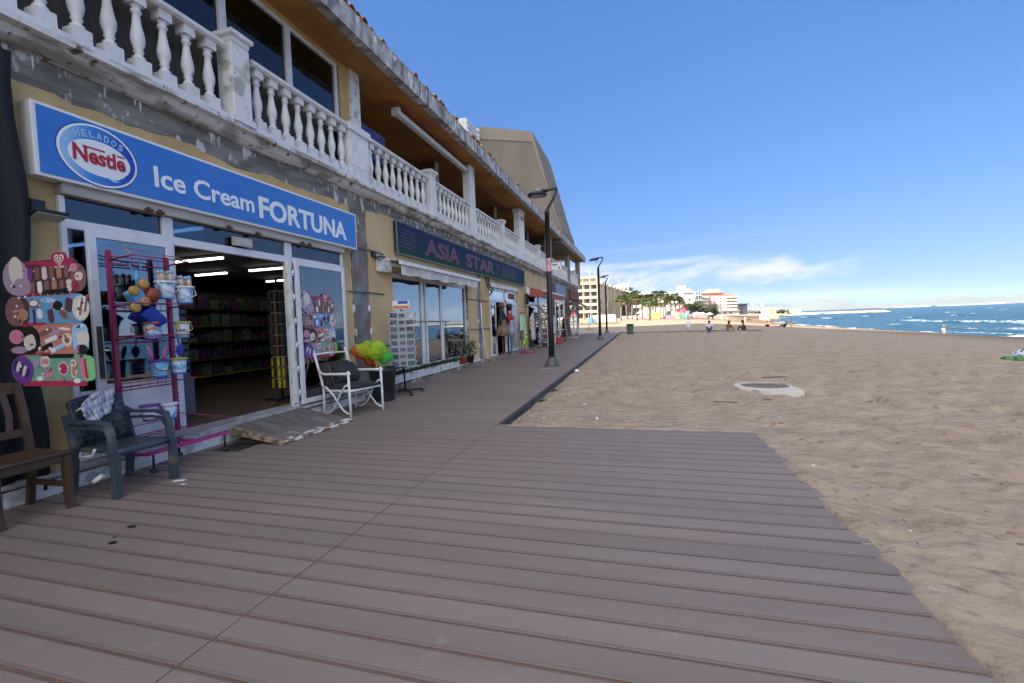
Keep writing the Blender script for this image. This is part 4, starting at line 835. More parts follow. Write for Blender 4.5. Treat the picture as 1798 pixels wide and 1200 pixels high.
# ---- ramp
RAMPW = mat('weathered_ply', (.17, .15, .14), .75, (.11, .095, .088), 3, .42, .6, stretch=(.6, 4, 1), bump=.4, bsc=20, c3=(.26, .24, .23), sc3=6, lo3=.6, hi3=.7)
t_ = thing('wooden_ramp', 'weathered plywood ramp with flaking white edge leading up to the open doorway', 'ramp', (-4.5, 4.9, 0))
m = M(); m.loft([[(-4.93, 4.42, .16), (-4.93, 5.62, .16), (-4.93, 5.62, .19), (-4.93, 4.42, .19)], [(-4.16, 4.36, .012), (-4.10, 5.6, .012), (-4.10, 5.6, .04), (-4.16, 4.36, .04)]], smooth=False); m.build('board', RAMPW, t_)
m = M(); m.loft([[(-4.17, 4.355, .008), (-4.11, 5.61, .008), (-4.11, 5.61, .046), (-4.17, 4.355, .046)], [(-4.07, 4.345, .004), (-4.01, 5.62, .004), (-4.01, 5.62, .022), (-4.07, 4.345, .022)]], smooth=False); o = m.build('front_edge', mat('flaking_white_edge', (.62, .61, .58), .7, (.2, .11, .06), 7, .46, .54, stretch=(3, 1, 1), bump=.5), t_)
m = M(); m.loft([[(-4.95, 4.38, .10), (-4.95, 4.42, .10), (-4.95, 4.42, .195), (-4.95, 4.38, .195)], [(-4.08, 4.32, .0), (-4.08, 4.355, .0), (-4.08, 4.355, .045), (-4.08, 4.32, .045)]], smooth=False); m.build('side_edge', mat('split_wood', (.38, .29, .2), .8, (.14, .09, .05), 12, .45, .6), t_)
m = M(); m.box(-4.78, -4.42, 4.03, 4.36, .0, .006); tag(m.build('rubber_mat', BLACK), 'small black rubber mat beside the wooden ramp', 'mat')
# ---- white bamboo-style armchair
CUSH = mat('charcoal_cushion_cloth', (.022, .022, .026), .95, (.035, .034, .038), 6, bump=.3, bsc=30)
t_ = thing('armchair', 'white cane-style armchair with dark sagging cushions facing the sea', 'chair', (-4.55, 6.25, 0), R_(-13))
m = M(); 
for s_ in (-1, 1):
    y = .33 * s_
    m.tube([(.38, y, 0), (.37, y, .3), (.36, y, .66)], .021); m.tube([(-.38, y * .95, 0), (-.37, y * .95, .4), (-.42, y * .95, .56), (-.56, y * .95, .90), (-.61, y * .95, .99)], .021)
    m.ball((-.615, y * .95, 1.0), .026, 8, 5)
    m.tube([(-.47, y * .95, .70), (-.40, y, .655), (-.30, y, .64), (.1, y, .65), (.40, y, .66)], .02); m.ball((.36, y, .675), .028, 8, 5)
    m.tube([(-.37, y, .45), (-.25, y, .43), (-.08, y, .33), (.06, y, .2), (.18, y, .10), (.28, y, .06), (.38, y, .05)], .015)
    m.tube([(.36, y, .50), (.24, y, .46), (.1, y, .33), (-.0, y, .18), (-.12, y, .08), (-.25, y, .035), (-.38, y, .04)], .015)
m.build('frame', WHITE, t_, world=False)
m = M(); m.tube([(.37, -.33, .40), (.37, .33, .40)], .018); m.tube([(-.37, -.31, .38), (-.37, .31, .38)], .018)
for y in (-.31, .31): m.tube([(-.37, y, .38), (.37, y, .40)], .016)
m.build('seat_frame', WHITE, t_, world=False)
m = M(); m.tube([(-.59, -.32, .945), (-.60, 0, .955), (-.59, .32, .945)], .016); m.tube([(-.50, -.32, .74), (-.51, 0, .75), (-.50, .32, .74)], .014); m.build('top_rail', WHITE, t_, world=False)
m = M(); n = 10; g1 = []
for i in range(n + 1):
    s_ = -1 + 2 * i / n; y = .30 * s_; pad = .05 * (1 - s_ ** 4); sg2 = .025 * (1 - s_ * s_)
    g1.append([(-.36, y, .43 - sg2), (-.1, y, .41 - sg2), (.2, y, .415 - sg2 * .6), (.39, y, .425 - pad * .2), (.40, y, .44 + pad * .3), (.2, y, .45 + pad), (-.1, y, .44 + pad * .8), (-.34, y, .45 + pad)])
m.loft(g1); m.build('seat_cushion', CUSH, t_, world=False)
m = M(); g1 = []
for i in range(n + 1):
    s_ = -1 + 2 * i / n; y = .30 * s_; pad = .055 * (1 - s_ ** 4); w_ = .012 * math.sin(i * 2.1)
    g1.append([(-.34, y, .44), (-.26 + pad, y, .47), (-.32 + pad + w_, y, .6), (-.42 + pad, y, .74), (-.50 + pad * .6, y, .80 + pad * .3), (-.52, y, .77), (-.44, y, .6), (-.40, y, .45)])
m.loft(g1); m.build('back_cushion', CUSH, t_, world=False)
m = M(); g1 = []
for i in range(n + 1):
    s_ = -1 + 2 * i / n; y = .03 + .22 * s_; pad = .045 * (1 - s_ ** 4)
    g1.append([(-.22, y, .47), (-.12 + pad * .8, y, .52), (-.16 + pad, y, .64), (-.28 + pad, y, .76), (-.36, y, .78 + pad * .3), (-.34, y, .66), (-.28, y, .55)])
m.loft(g1); m.build('loose_cushion', CUSH, t_, world=False)
m = M(); m.tube([(-.2, -.22, .47), (-.21, -.25, .6), (-.31, -.23, .77)], .005, 5); m.build('cushion_piping', mat('tan_piping', (.3, .2, .12), .8), t_, world=False)
t_.scale = (.80, 1, 1); t_.location = (-4.43, 6.22, 0)
# ---- dark green-grey plastic armchair
PLA = mat('slate_plastic', (.04, .055, .07), .45, (.058, .07, .08), 5, .45, .65, bump=.12, bsc=80, c3=(.16, .14, .11), sc3=4, lo3=.6, hi3=.75)
def strip(m, pts, wv, th):
    """bent flat bar: pts centreline, wv width vector, th thickness vector"""
    rings = []
    wv = Vector(wv)
    for i, p in enumerate(pts):
        a = Vector(pts[max(i - 1, 0)]); b = Vector(pts[min(i + 1, len(pts) - 1)]); d = (b - a).normalized(); nn_ = d.cross(wv).normalized() * th
        p = Vector(p); rings.append([p + wv + nn_, p - wv + nn_, p - wv - nn_, p + wv - nn_])
    m.loft(rings, smooth=False)
t_ = thing('plastic_armchair', 'slate grey plastic armchair with rattan pattern and a white bag on its back', 'chair', (-4.57, 2.91, 0), R_(1))
m = M(); g1 = []
for i in range(9):
    s_ = -1 + i / 4; y = .25 * s_; g1.append([(-.24, y, .415 + .01 * s_ * s_), (-.1, y, .40 + .012 * s_ * s_), (.12, y, .405 + .012 * s_ * s_), (.27, y, .42), (.30, y, .405), (.30, y, .36), (.27, y, .36), (.12, y, .38), (-.1, y, .375), (-.24, y, .39)])
m.loft(g1); o = m.build('seat', PLA, t_, world=False)
m = M(); g1 = []
for i in range(11):
    s_ = -1 + i / 5; y = .25 * s_; cv = .05 * s_ * s_; top = .865 - .035 * s_ * s_
    g1.append([(-.23 + cv, y, .42), (-.30 + cv, y, .62), (-.36 + cv, y, top - .01), (-.38 + cv, y, top), (-.40 + cv, y, top - .02), (-.325 + cv, y, .62), (-.25 + cv, y, .42)])
m.loft(g1); o = m.build('backrest', mat('slate_rattan_plastic', (.045, .062, .08), .5, (.012, .018, .022), 46, .5, .56, det=1, bump=.6, bsc=46), t_, world=False)
for s_ in (-1, 1):
    m = M(); y = .285 * s_
    strip(m, [(.27, y, .0), (.285, y, .35), (.27, y, .55), (.23, y, .645), (.12, y, .665), (-.1, y, .66), (-.26, y, .66), (-.34, y * .93, .70)], (0, .035, 0), .012)
    strip(m, [(.25, y * .97, .40), (.245, y * .97, .52), (.18, y * .97, .60), (.05, y * .97, .61), (-.26, y * .97, .60)], (0, .012, 0), .012)
    m.build('armrest', PLA, t_, world=False)
    m = M(); strip(m, [(.29, y, .0), (.30, y, .40)], (0, .032, 0), .028); m.build('leg', PLA, t_, world=False)
    m = M(); strip(m, [(-.31, y * .93, .0), (-.24, y * .93, .42), (-.31, y * .93, .66)], (0, .03, 0), .024); m.build('leg', PLA, t_, world=False)
t_.scale = (.9, .86, .96); t_.location = (-4.5, 2.92, 0)
BAG = mat('white_printed_cloth', (.62, .64, .68), .8, (.3, .32, .36), 14, .58, .66, bump=.05)
m = M(); r = random.Random(4); P0 = []
for i in range(9):
    row = []
    for k in range(5):
        y = 2.70 + i * .045; z = .77 - .03 * k - .03 * (k == 0) * abs(i - 4) * .6 + .01 * i; row.append((-4.80 - .012 * i + .02 * k + .012 * math.sin(i * 1.7 + k) , y + .004 * k * (4 - i), z - .02 * k + (.006 * i if k < 2 else 0)))
    P0.append([(a + .075, b + .02, c + .02) for a, b, c in row])
for a, b in zip(P0, P0[1:]):
    for k in range(4): f = m.quad(a[k], a[k + 1], b[k + 1], b[k]); f.smooth = True
o = m.build('cloth_bag', BAG); so = o.modifiers.new('s', 'SOLIDIFY'); so.thickness = .012; tag(o, 'crumpled white printed cloth bag hanging over the plastic chair back', 'bag')
m = M(); m.tube([(-4.36, 2.62, .42), (-4.42, 2.64, .36), (-4.5, 2.6, .355), (-4.56, 2.64, .38)], .012, 6); m.tube([(-4.30, 2.63, .21), (-4.34, 2.60, .17), (-4.40, 2.62, .15)], .02, 6); tag(m.build('tied_rag', mat('pale_rag', (.5, .5, .52), .8)), 'pale twisted plastic strap tied round the plastic chair leg', 'strap')
# ---- brown wooden chair
BRW = mat('dark_brown_wood', (.075, .038, .020), .45, (.045, .022, .012), 3, stretch=(1, 1, .3), bump=.15, c3=(.14, .07, .03), sc3=5, lo3=.62, hi3=.72)
t_ = thing('wooden_chair', 'dark brown wooden slat-back chair at the left edge, seat worn', 'chair', (-4.62, 2.24, 0), R_(2))
for s_ in (-1, 1):
    y = .215 * s_
    m = M(); strip(m, [(.22, y, 0), (.205, y, .12), (.20, y, .3), (.20, y, .43)], (0, .024, 0), .024); m.build('leg', BRW, t_, world=False)
    m = M(); strip(m, [(-.24, y, 0), (-.20, y, .25), (-.19, y, .46), (-.23, y, .75), (-.29, y, 1.0)], (0, .022, 0), .02); m.build('leg', BRW, t_, world=False)
    m = M(); m.box(-.19, .2, y - .012, y + .012, .17, .21); m.build('stretcher', BRW, t_, world=False)
m = M(); m.box(-.19, .23, -.245, .245, .43, .46); o = m.build('seat', BRW, t_, world=False); bev(o, .012)
m = M(); m.box(-.17, .21, -.20, .20, .37, .43); m.build('seat_frame', BRW, t_, world=False)
m = M(); strip(m, [(-.285, -.21, .96), (-.30, 0, .975), (-.285, .21, .96)], (0, 0, .045), .012); m.build('top_rail', BRW, t_, world=False)
m = M(); strip(m, [(-.215, -.21, .60), (-.225, 0, .60), (-.215, .21, .60)], (0, 0, .03), .012); m.build('back_rail', BRW, t_, world=False)
for k in range(3):
    m = M(); y = -.115 + k * .115; strip(m, [(-.225, y, .61), (-.24, y + .012, .75), (-.275, y, .94)], (0, .02, 0), .008); m.build('slat', BRW, t_, world=False)
# ---- black tarp hanging at the left
TARP = mat('black_tarpaulin', (.006, .007, .010), .8, (.010, .011, .015), 4, bump=.4, bsc=12, stretch=(1, 1, .3))
m = M(); rings = []
n = 46
for k in range(15):
    z = .06 + k * .262; row = []
    for i in range(n):
        y = 0.9 + 1.72 * i / (n - 1) + .02 * math.sin(k * .8) * (i / n); row.append((-4.97 + .035 * math.sin(i * .9 + .25 * math.sin(k * .7)) + .02 * math.sin(i * 2.3 + k * .3), y + .02 * math.sin(k * .9), z))
    rings.append(row)
m.loft(rings, cap=False, closed=False); o = m.build('black_tarp', TARP); so = o.modifiers.new('s', 'SOLIDIFY'); so.thickness = .006; tag(o, 'black tarpaulin curtain hanging down the wall at the left edge', 'tarpaulin')
# ---- ice cream boards
PICN = {}
def pm(n_, c): 
    if n_ not in PICN: PICN[n_] = mat('print_' + n_, c, .4, tuple(min(q * 1.3 + .04, .8) for q in c), 60, .52, .8, det=3)
    return PICN[n_]
BM = [pm('maroon', (.10, .035, .05)), pm('blue', (.13, .29, .52)), pm('coral', (.48, .19, .14)), pm('mint', (.16, .34, .26)), pm('red', (.36, .03, .08)), pm('lilac', (.35, .25, .36)), pm('brown', (.20, .10, .10)), pm('cream', (.62, .56, .50)),
      pm('pink', (.55, .2, .3)), pm('navy', (.03, .03, .14)), pm('black', (.02, .015, .015)), pm('skyblue', (.3, .5, .75)), pm('white', (.72, .72, .72)), pm('violet', (.14, .05, .25)), pm('tan', (.40, .22, .14)), pm('leafgreen', (.2, .5, .2))]
IX = dict(maroon=0, blue=1, coral=2, mint=3, red=4, lilac=5, brown=6, cream=7, pink=8, navy=9, black=10, skyblue=11, white=12, violet=13, tan=14, leafgreen=15)
def ice_board(name, lab, org, U, V, seed=0):
    """board of 4 curved price panels; local u 0..1 (0.85 m) v 0..1 (1.0 m)"""
    t_ = thing(name, lab, 'poster board', org, 0, None)
    U = Vector(U); V = Vector(V); Nn = U.cross(V).normalized(); O_ = Vector(org)
    def P(u_, v_, d): return O_ + U * u_ + V * v_ + Nn * d
    def flat(m, pts, col, d0, d1):
        m.mi = IX[col]; A = [m.b.verts.new(P(a, b, d0)) for a, b in pts]; Bv = [m.b.verts.new(P(a, b, d1)) for a, b in pts]; k = len(pts)
        fs = [m.b.faces.new(Bv)]
        for i in range(k): fs.append(m.b.faces.new((A[i], A[(i + 1) % k], Bv[(i + 1) % k], Bv[i])))
        m._set(fs)
    def E(cu, cv, a, b, ro=0, n=16): return [(cu + a * math.cos(t) * math.cos(ro) - b * math.sin(t) * math.sin(ro), cv + a * math.cos(t) * math.sin(ro) + b * math.sin(t) * math.cos(ro)) for t in (2 * PI * i / n for i in range(n))]
    def RB(cu, cv, a, b, ro=0, n=5):     # rounded bar
        p = []
        for sx_, sy_, t0 in ((1, 1, 0), (-1, 1, PI / 2), (-1, -1, PI), (1, -1, 1.5 * PI)):
            q = min(a, b) * .7
            for i in range(n): t = t0 + PI / 2 * i / (n - 1); p.append((sx_ * (a - q) + q * math.cos(t), sy_ * (b - q) + q * math.sin(t)))
        return [(cu + x * math.cos(ro) - y * math.sin(ro), cv + x * math.sin(ro) + y * math.cos(ro)) for x, y in p]
    r = random.Random(seed)
    m = M()
    flat(m, RB(.50, .855, .42, .145), 'maroon', 0, .006); flat(m, RB(.52, .60, .44, .115), 'blue', 0, .0062); flat(m, RB(.50, .36, .41, .12), 'coral', 0, .0064); flat(m, RB(.52, .12, .44, .115), 'mint', 0, .0066)
    flat(m, RB(.52, .0, .38, .022), 'red', 0, .0075); flat(m, RB(.35, .735, .2, .012), 'red', 0, .0072); flat(m, RB(.3, .49, .18, .012), 'red', 0, .0072); flat(m, RB(.3, .245, .2, .012), 'red', 0, .0072)
    flat(m, [(.30, 1.0), (.62, .985), (.84, 1.0), (.86, .97), (.80, .925), (.62, .93), (.45, .965), (.30, .975)], 'red', .006, .009); flat(m, RB(.70, .995, .09, .055), 'red', .006, .0095)
    m.build('panel', BM, t_)
    m = M()
    flat(m, E(.16, .88, .16, .15), 'lilac', .0062, .0085); flat(m, E(.17, .93, .085, .12, .05), 'cream', .0085, .0095); flat(m, RB(.24, .80, .10, .07, .1), 'lilac', .0086, .010)
    flat(m, E(.12, .60, .125, .125), 'brown', .0064, .0085); flat(m, RB(.20, .60, .09, .11), 'maroon', .0064, .008); flat(m, E(.2, .57, .08, .05), 'tan', .0085, .0095)
    flat(m, RB(.13, .36, .14, .12), 'black', .0066, .0085); flat(m, E(.27, .36, .13, .12), 'black', .0066, .0082); flat(m, RB(.27, .34, .07, .06, .3), 'cream', .0085, .0095); flat(m, E(.11, .39, .09, .06), 'pink', .0086, .0096); flat(m, E(.13, .28, .1, .03), 'lilac', .0086, .0095)
    flat(m, E(.15, .115, .14, .12), 'violet', .0068, .0085)
    for k in range(5): flat(m, E(.07 + .035 * k, .16 - .018 * k, .02, .05, -.5), 'cream' if k % 2 else 'navy', .0085, .0096)
    flat(m, E(.90, .84, .09, .11), 'brown', .0062, .008); flat(m, E(.90, .60, .10, .10), 'cream', .0064, .0082); flat(m, RB(.87, .36, .09, .12), 'skyblue', .0066, .008); flat(m, RB(.9, .36, .07, .05), 'cream', .008, .009); flat(m, E(.88, .27, .07, .04), 'black', .008, .009); flat(m, RB(.93, .12, .08, .10), 'leafgreen', .0068, .008)
    m.build('photo_panel', BM, t_)
    m = M(); D = .0075; D2 = .0105
    for k in range(6):                                   # two rows of dark choc bars
        flat(m, RB(.34 + k * .087, .895, .027, .052), ('violet', 'brown', 'cream', 'brown', 'tan', 'brown')[k], D, D2); flat(m, RB(.36 + k * .087, .785, .027, .048), ('brown', 'white', 'brown', 'tan', 'brown', 'cream')[k], D, D2); flat(m, RB(.36 + k * .087, .73, .008, .018), 'tan', D, D2 - .001)
    for k in range(3): flat(m, E(.86 + .05 * (k % 2), .92 - .07 * k, .045, .035), ('pink', 'cream', 'red')[k], .0085, D2)
    flat(m, E(.36, .655, .065, .035), 'brown', D, D2); flat(m, E(.36, .66, .05, .022), 'white', D2, D2 + .001); flat(m, E(.53, .675, .09, .022, -.1), 'skyblue', D, D2); flat(m, E(.64, .63, .055, .038), 'black', D, D2); flat(m, RB(.55, .55, .032, .055, .1), 'maroon', D, D2)
    flat(m, E(.70, .56, .05, .03, -.5), 'brown', D, D2); flat(m, [(.72, .57), (.83, .50), (.74, .53)], 'tan', D, D2); flat(m, RB(.77, .63, .04, .055, -.3), 'maroon', D, D2); flat(m, RB(.35, .55, .012, .06), 'navy', D, D2); flat(m, RB(.42, .57, .03, .04, .2), 'white', D, D2)
    for k in range(4): flat(m, RB(.88 + .03 * k, .60 + .012 * k, .01, .07, -.3), 'brown' if k % 2 else 'white', .0085, D2)
    for k, (a, b, c) in enumerate(((.47, .42, 'brown'), (.58, .41, 'lilac'), (.47, .30, 'black'), (.60, .29, 'skyblue'), (.53, .36, 'white'))): flat(m, RB(a, b, .075, .018, .25), c, D, D2)
    flat(m, E(.72, .35, .06, .055), 'cream', D, D2); flat(m, E(.72, .35, .03, .02), 'brown', D2, D2 + .001); flat(m, E(.70, .44, .07, .012, -.1), 'white', D, D2); flat(m, E(.55, .27, .03, .02), 'white', D, D2 + .001)
    flat(m, RB(.33, .17, .035, .035), 'lilac', D, D2); flat(m, RB(.44, .18, .055, .045), 'cream', D, D2); flat(m, RB(.44, .18, .045, .022), 'pink', D2, D2 + .001); flat(m, E(.65, .12, .06, .055), 'cream', D, D2); flat(m, E(.65, .12, .048, .045), 'red', D2, D2 + .001)
    flat(m, RB(.77, .12, .03, .075), 'cream', D, D2); flat(m, RB(.77, .12, .018, .06), 'coral', D2, D2 + .001); flat(m, RB(.87, .13, .025, .085, .1), 'pink', D, D2 + .0005); flat(m, RB(.91, .12, .012, .08, .1), 'red', .009, D2 + .001); flat(m, E(.47, .08, .05, .035, .4), 'pink', D, D2); flat(m, E(.36, .04, .04, .02), 'white', D, D2); flat(m, E(.80, .02, .04, .02), 'white', .008, D2)
    for k in range(70): flat(m, E(r.uniform(.08, .95), r.uniform(.03, .93), r.uniform(.008, .03), r.uniform(.005, .014), r.uniform(-1, 1), 8), r.choice(('cream', 'brown', 'white', 'maroon', 'tan', 'lilac', 'pink', 'navy')), .0104, .0108 + k * .00001)
    for k in range(14): flat(m, E(r.uniform(.1, .95), r.uniform(.05, .9), .013, .010), 'white', .0106, .0118)
    m.build('ice_cream_picture', BM, t_)
    m = M()
    h = lambda s, cu=.70, cv=.995: [(cu + s * 16 * math.sin(t) ** 3 / 16, cv + s * (13 * math.cos(t) - 5 * math.cos(2 * t) - 2 * math.cos(3 * t) - math.cos(4 * t)) / 17) for t in (2 * PI * i / 28 for i in range(28))][::-1]
    flat(m, h(.055), 'white', .0095, .0105); flat(m, h(.042), 'red', .0105, .0112); flat(m, h(.027), 'white', .0112, .0119); flat(m, h(.014), 'red', .0119, .0125); flat(m, RB(.70, .935, .055, .006), 'white', .009, .0102); m.build('heart_emblem', BM, t_)
    return t_
ib = ice_board('ice_cream_board', 'big cut-out ice cream price board with heart emblem hanging at the left edge', (-4.90, 2.42, 1.0), (.90, .03, 0), (0, 0, .96))
m = M(); m.box(-4.95, -4.2, 2.425, 2.44, 1.2, 1.23); m.box(-4.95, -4.2, 2.425, 2.44, 1.7, 1.73); m.build('bracket', BLACK, ib)
ice_board('ice_cream_poster', 'smaller ice cream poster stuck on the right-hand open glass door', (-4.975, 5.80, .90), (0, .80, 0), (0, 0, .97))
# ---- pink toy rack
MAG = mat('magenta_rack_paint', (.28, .018, .09), .4, (.22, .014, .07), 4)
t_ = thing('toy_rack', 'tall pink wire rack hung with beach toys in front of the left door leaf', 'display rack', (-4.6, 3.25, 0))
for y in (2.97, 3.52):
    m = M(); m.box(-4.62, -4.58, y - .017, y + .017, .2, 2.17); m.build('post', MAG, t_)
m = M()
for k in range(34): 
    for y in (2.994, 3.544): m.box(-4.61, -4.59, y, y + .006, .35 + k * .05, .375 + k * .05)
m.build('post_notches', BLACK, t_)
for z in (2.05, 1.6, 1.28, .82):
    m = M()
    m.tube([(-4.58, 2.97, z), (-4.58, 3.52, z)], .007, 6); m.tube([(-4.58, 2.97, z + .07), (-4.58, 3.52, z + .07)], .006, 6)
    for k in range(7): y = 2.99 + k * .085; m.tube([(-4.58, y, z), (-4.58, y, z + .07)], .003, 4)
    for y in (2.97, 3.52): m.tube([(-4.6, y, z + .03), (-4.32, y + .02, z + .06)], .009, 6)
    m.tube([(-4.32, 2.99, z + .06), (-4.32, 3.54, z + .06)], .006, 6)
    m.build('wire_arm', MAG, t_)
m = M(); m.tube([(-4.32, 2.99, 2.12), (-4.45, 3.0, 2.2), (-4.34, 3.54, 2.13)], .006, 6); m.build('top_bar', mat('tan_rod', (.4, .28, .2), .6), t_)
m = M(); 
for k in range(6): m.tube([(-4.6, 3.0 + .1 * k, .34), (-4.25, 3.1 + .13 * k, .36)], .004, 4)
for k in range(4): z = .25 + k * .1; m.tube([(-4.6, 2.97, z), (-4.6, 3.52, z)], .005, 5)
m.tube([(-4.25, 3.0, .36), (-4.25, 3.9, .37)], .005, 5); m.tube([(-4.6, 3.52, .5), (-4.25, 3.9, .38)], .005, 5)
m.build('bottom_tray', MAG, t_)
m = M(); m.box(-4.26, -4.23, 2.98, 3.92, .32, .375); m.build('tray_edge', mat('dull_grey_edge', (.2, .18, .19), .5), t_)
m = M(); m.box(-4.62, -4.3, 2.98, 3.02, .19, .215); m.box(-4.30, -4.26, 2.98, 3.85, .2, .235); m.box(-4.62, -4.3, 3.5, 3.54, .19, .215); m.build('base_bar', mat('bright_magenta', (.42, .03, .2), .4), t_)
for (x, y) in ((-4.28, 3.02), (-4.28, 3.8), (-4.6, 3.52)):
    m = M(); m.tube([(x, y, .2), (x, y, .06)], .012, 6); m.lathe([(.001, -.012), (.035, -.012), (.035, .012), (.001, .012)], x, y, .04, 10); m.build('caster', BLACK, t_)
def bucket(x, y, z, r_, h, body, rim, band, label, towers=None, handle=None, grp=None, feet=0):
    t_ = thing('toy_bucket', label, 'toy bucket', (x, y, z), 0, grp)
    m = M(); m.lathe([(r_ * .78, 0), (r_ * .80, h * .1), (r_ * .97, h), (r_ * .90, h), (r_ * .75, h * .15)], x, y, z, 20); m.build('pail', body, t_)
    m = M(); m.lathe([(r_ * 1.02, h * .9), (r_ * 1.1, h * .92), (r_ * 1.1, h * 1.02), (r_ * .93, h * 1.02)], x, y, z, 20); m.build('rim', rim, t_)
    m = M(); m.lathe([(r_ * .80, 0), (r_ * .83, h * .13), (r_ * .7, h * .13)], x, y, z - .006, 20)
    if feet:
        for k in range(4): m.ball((x + r_ * .6 * math.cos(k * PI / 2 + .7), y + r_ * .6 * math.sin(k * PI / 2 + .7), z), r_ * .22, 8, 5)
    m.build('base', band, t_)
    if towers:
        m = M()
        for k in range(4): a_ = k * PI / 2 + .5; m.lathe([(r_ * .27, h * 1.0), (r_ * .25, h * 1.5)], x + r_ * .6 * math.cos(a_), y + r_ * .6 * math.sin(a_), z, 10)
        m.build('sand_tower', mat('sandy_plastic', (.52, .42, .36), .5) if 'sandy_plastic' not in MATS else MATS['sandy_plastic'], t_)
        for k in range(4):
            a_ = k * PI / 2 + .5; m = M(); m.lathe([(r_ * .30, h * 1.48), (r_ * .26, h * 1.6), (.002, h * 1.72)], x + r_ * .6 * math.cos(a_), y + r_ * .6 * math.sin(a_), z, 10); m.build('tower_roof', towers[k % len(towers)], t_)
    if handle:
        m = M(); m.tube([(x + .2 * r_, y - r_ * 1.12, z + h), (x + r_ * .8, y - r_ * .9, z + h * .5), (x + r_ * 1.12, y, z + h * .32), (x + r_ * .8, y + r_ * .9, z + h * .5), (x + .2 * r_, y + r_ * 1.12, z + h)], .005, 6); m.build('handle', handle, t_)
    return t_
P_ = lambda n_, c, c2=None, **k: mat(n_, c, .4, c2, **k)
pBl = P_('blue_plastic', (.03, .17, .5)); pSk = P_('sky_plastic', (.12, .42, .72)); pOr = P_('orange_plastic', (.5, .14, .02)); pYe = P_('yellow_plastic', (.55, .42, .06)); pPu = P_('purple_plastic', (.16, .02, .28)); pRo = P_('pink_plastic', (.5, .16, .38)); pNa = P_('royal_blue_plastic', (.012, .03, .32))
pWp = P_('printed_white_plastic', (.55, .60, .68), (.12, .35, .6), sc_=18, lo=.54, hi=.6, c3=(.5, .1, .14), sc3=16, lo3=.64, hi3=.67); pWo = P_('printed_wave_plastic', (.55, .60, .68), (.1, .35, .6), sc_=12, lo=.5, hi=.54, stretch=(.4, .4, 1.6), c3=(.5, .16, .05), sc3=9, lo3=.62, hi3=.64)
pWb = P_('printed_spot_plastic', (.6, .62, .66), (.03, .03, .04), sc_=22, lo=.60, hi=.63, c3=(.45, .05, .08), sc3=17, lo3=.63, hi3=.65); pSb = P_('printed_sky_plastic', (.14, .42, .7), (.5, .55, .3), sc_=14, lo=.56, hi=.6)
gB = 'beach buckets hanging on the pink rack'
bucket(-4.42, 3.36, 1.70, .088, .17, pWp, WHITE, pSk, 'castle bucket with blue and tan turrets, left of the top pair', [pSk, MATS['sandy_plastic'] if 'sandy_plastic' in MATS else pYe, pYe], WHITE, gB)
bucket(-4.40, 3.54, 1.66, .086, .17, pWp, WHITE, pSk, 'castle bucket with yellow patch and pointed turrets, right of the top pair', [pSk, MATS['sandy_plastic'], pOr], WHITE, gB)
bucket(-4.42, 3.20, 1.31, .082, .17, pWo, pOr, pPu, 'bucket with orange rim and wave print under the blue bag', None, None, gB)
bucket(-4.42, 3.51, 1.32, .072, .16, pWb, P_('lime_plastic', (.42, .42, .05)), pSk, 'spotted white bucket with lime rim at the middle right of the rack', None, pYe, gB, 1)
b_ = bucket(-4.42, 3.24, .95, .082, .17, pSb, pPu, pBl, 'blue bunny bucket with pink ears and purple rim', None, pPu, gB, 1)
m = M()
for s_ in (-1, 1): m.loft([[(-4.43, 3.24 + s_ * (.055 + .012 * k) + w_ * math.cos(a_ * PI / 4), 1.13 + .035 * k + 0 * a_) if 0 else (-4.43 + .012 * math.sin(a_ * PI / 4), 3.24 + s_ * (.055 + .008 * k) + w_ * math.cos(a_ * PI / 4), 1.13 + .035 * k) for a_ in range(8)] for k, w_ in enumerate((.012, .02, .027, .025, .012))])
m.build('ear', pRo, b_)
bucket(-4.42, 3.44, .96, .078, .16, pWp, MATS['lime_plastic'], pBl, 'printed bucket with lime rim beside the bunny bucket', None, None, gB)
bucket(-4.42, 3.12, .56, .08, .15, pWp, pPu, pPu, 'low white bucket with purple rim half hidden by the chair arm', None, None, gB)
bucket(-4.42, 3.30, .54, .08, .15, pWp, WHITE, pBl, 'lowest white and blue bucket seen through the chair arm', None, None, gB)
t_ = thing('toy_shovel', 'bright blue plastic shovel above the lime-rimmed bucket, second row from the bottom', 'toy shovel', (-4.42, 3.45, 1.2))
m = M(); m.loft([[(-4.40 + .012 * math.sin(a_ * PI / 4), 3.45 + w_ * math.cos(a_ * PI / 4), 1.12 + .03 * k) for a_ in range(8)] for k, w_ in enumerate((.012, .035, .045, .042, .03))]); m.build('blade', pNa, t_)
m = M(); m.tube([(-4.40, 3.45, 1.24), (-4.42, 3.45, 1.31)], .008, 6); m.build('handle', pNa, t_)
t_ = thing('toy_truck', 'blue and orange toy truck with yellow wheels hanging at the rack top left', 'toy truck', (-4.4, 3.08, 1.62))
m = M(); m.box(-4.47, -4.35, 3.0, 3.12, 1.62, 1.78, Matrix.Rotation(.5, 3, 'X')); o = m.build('cab', pSk, t_); bev(o, .02)
m = M(); m.loft([[(-4.48, 3.10, 1.70), (-4.34, 3.10, 1.70), (-4.34, 3.15, 1.80), (-4.48, 3.15, 1.80)], [(-4.50, 3.20, 1.66), (-4.32, 3.20, 1.66), (-4.32, 3.24, 1.78), (-4.50, 3.24, 1.78)]]); m.build('skip', P_('brick_plastic', (.32, .07, .03)), t_)
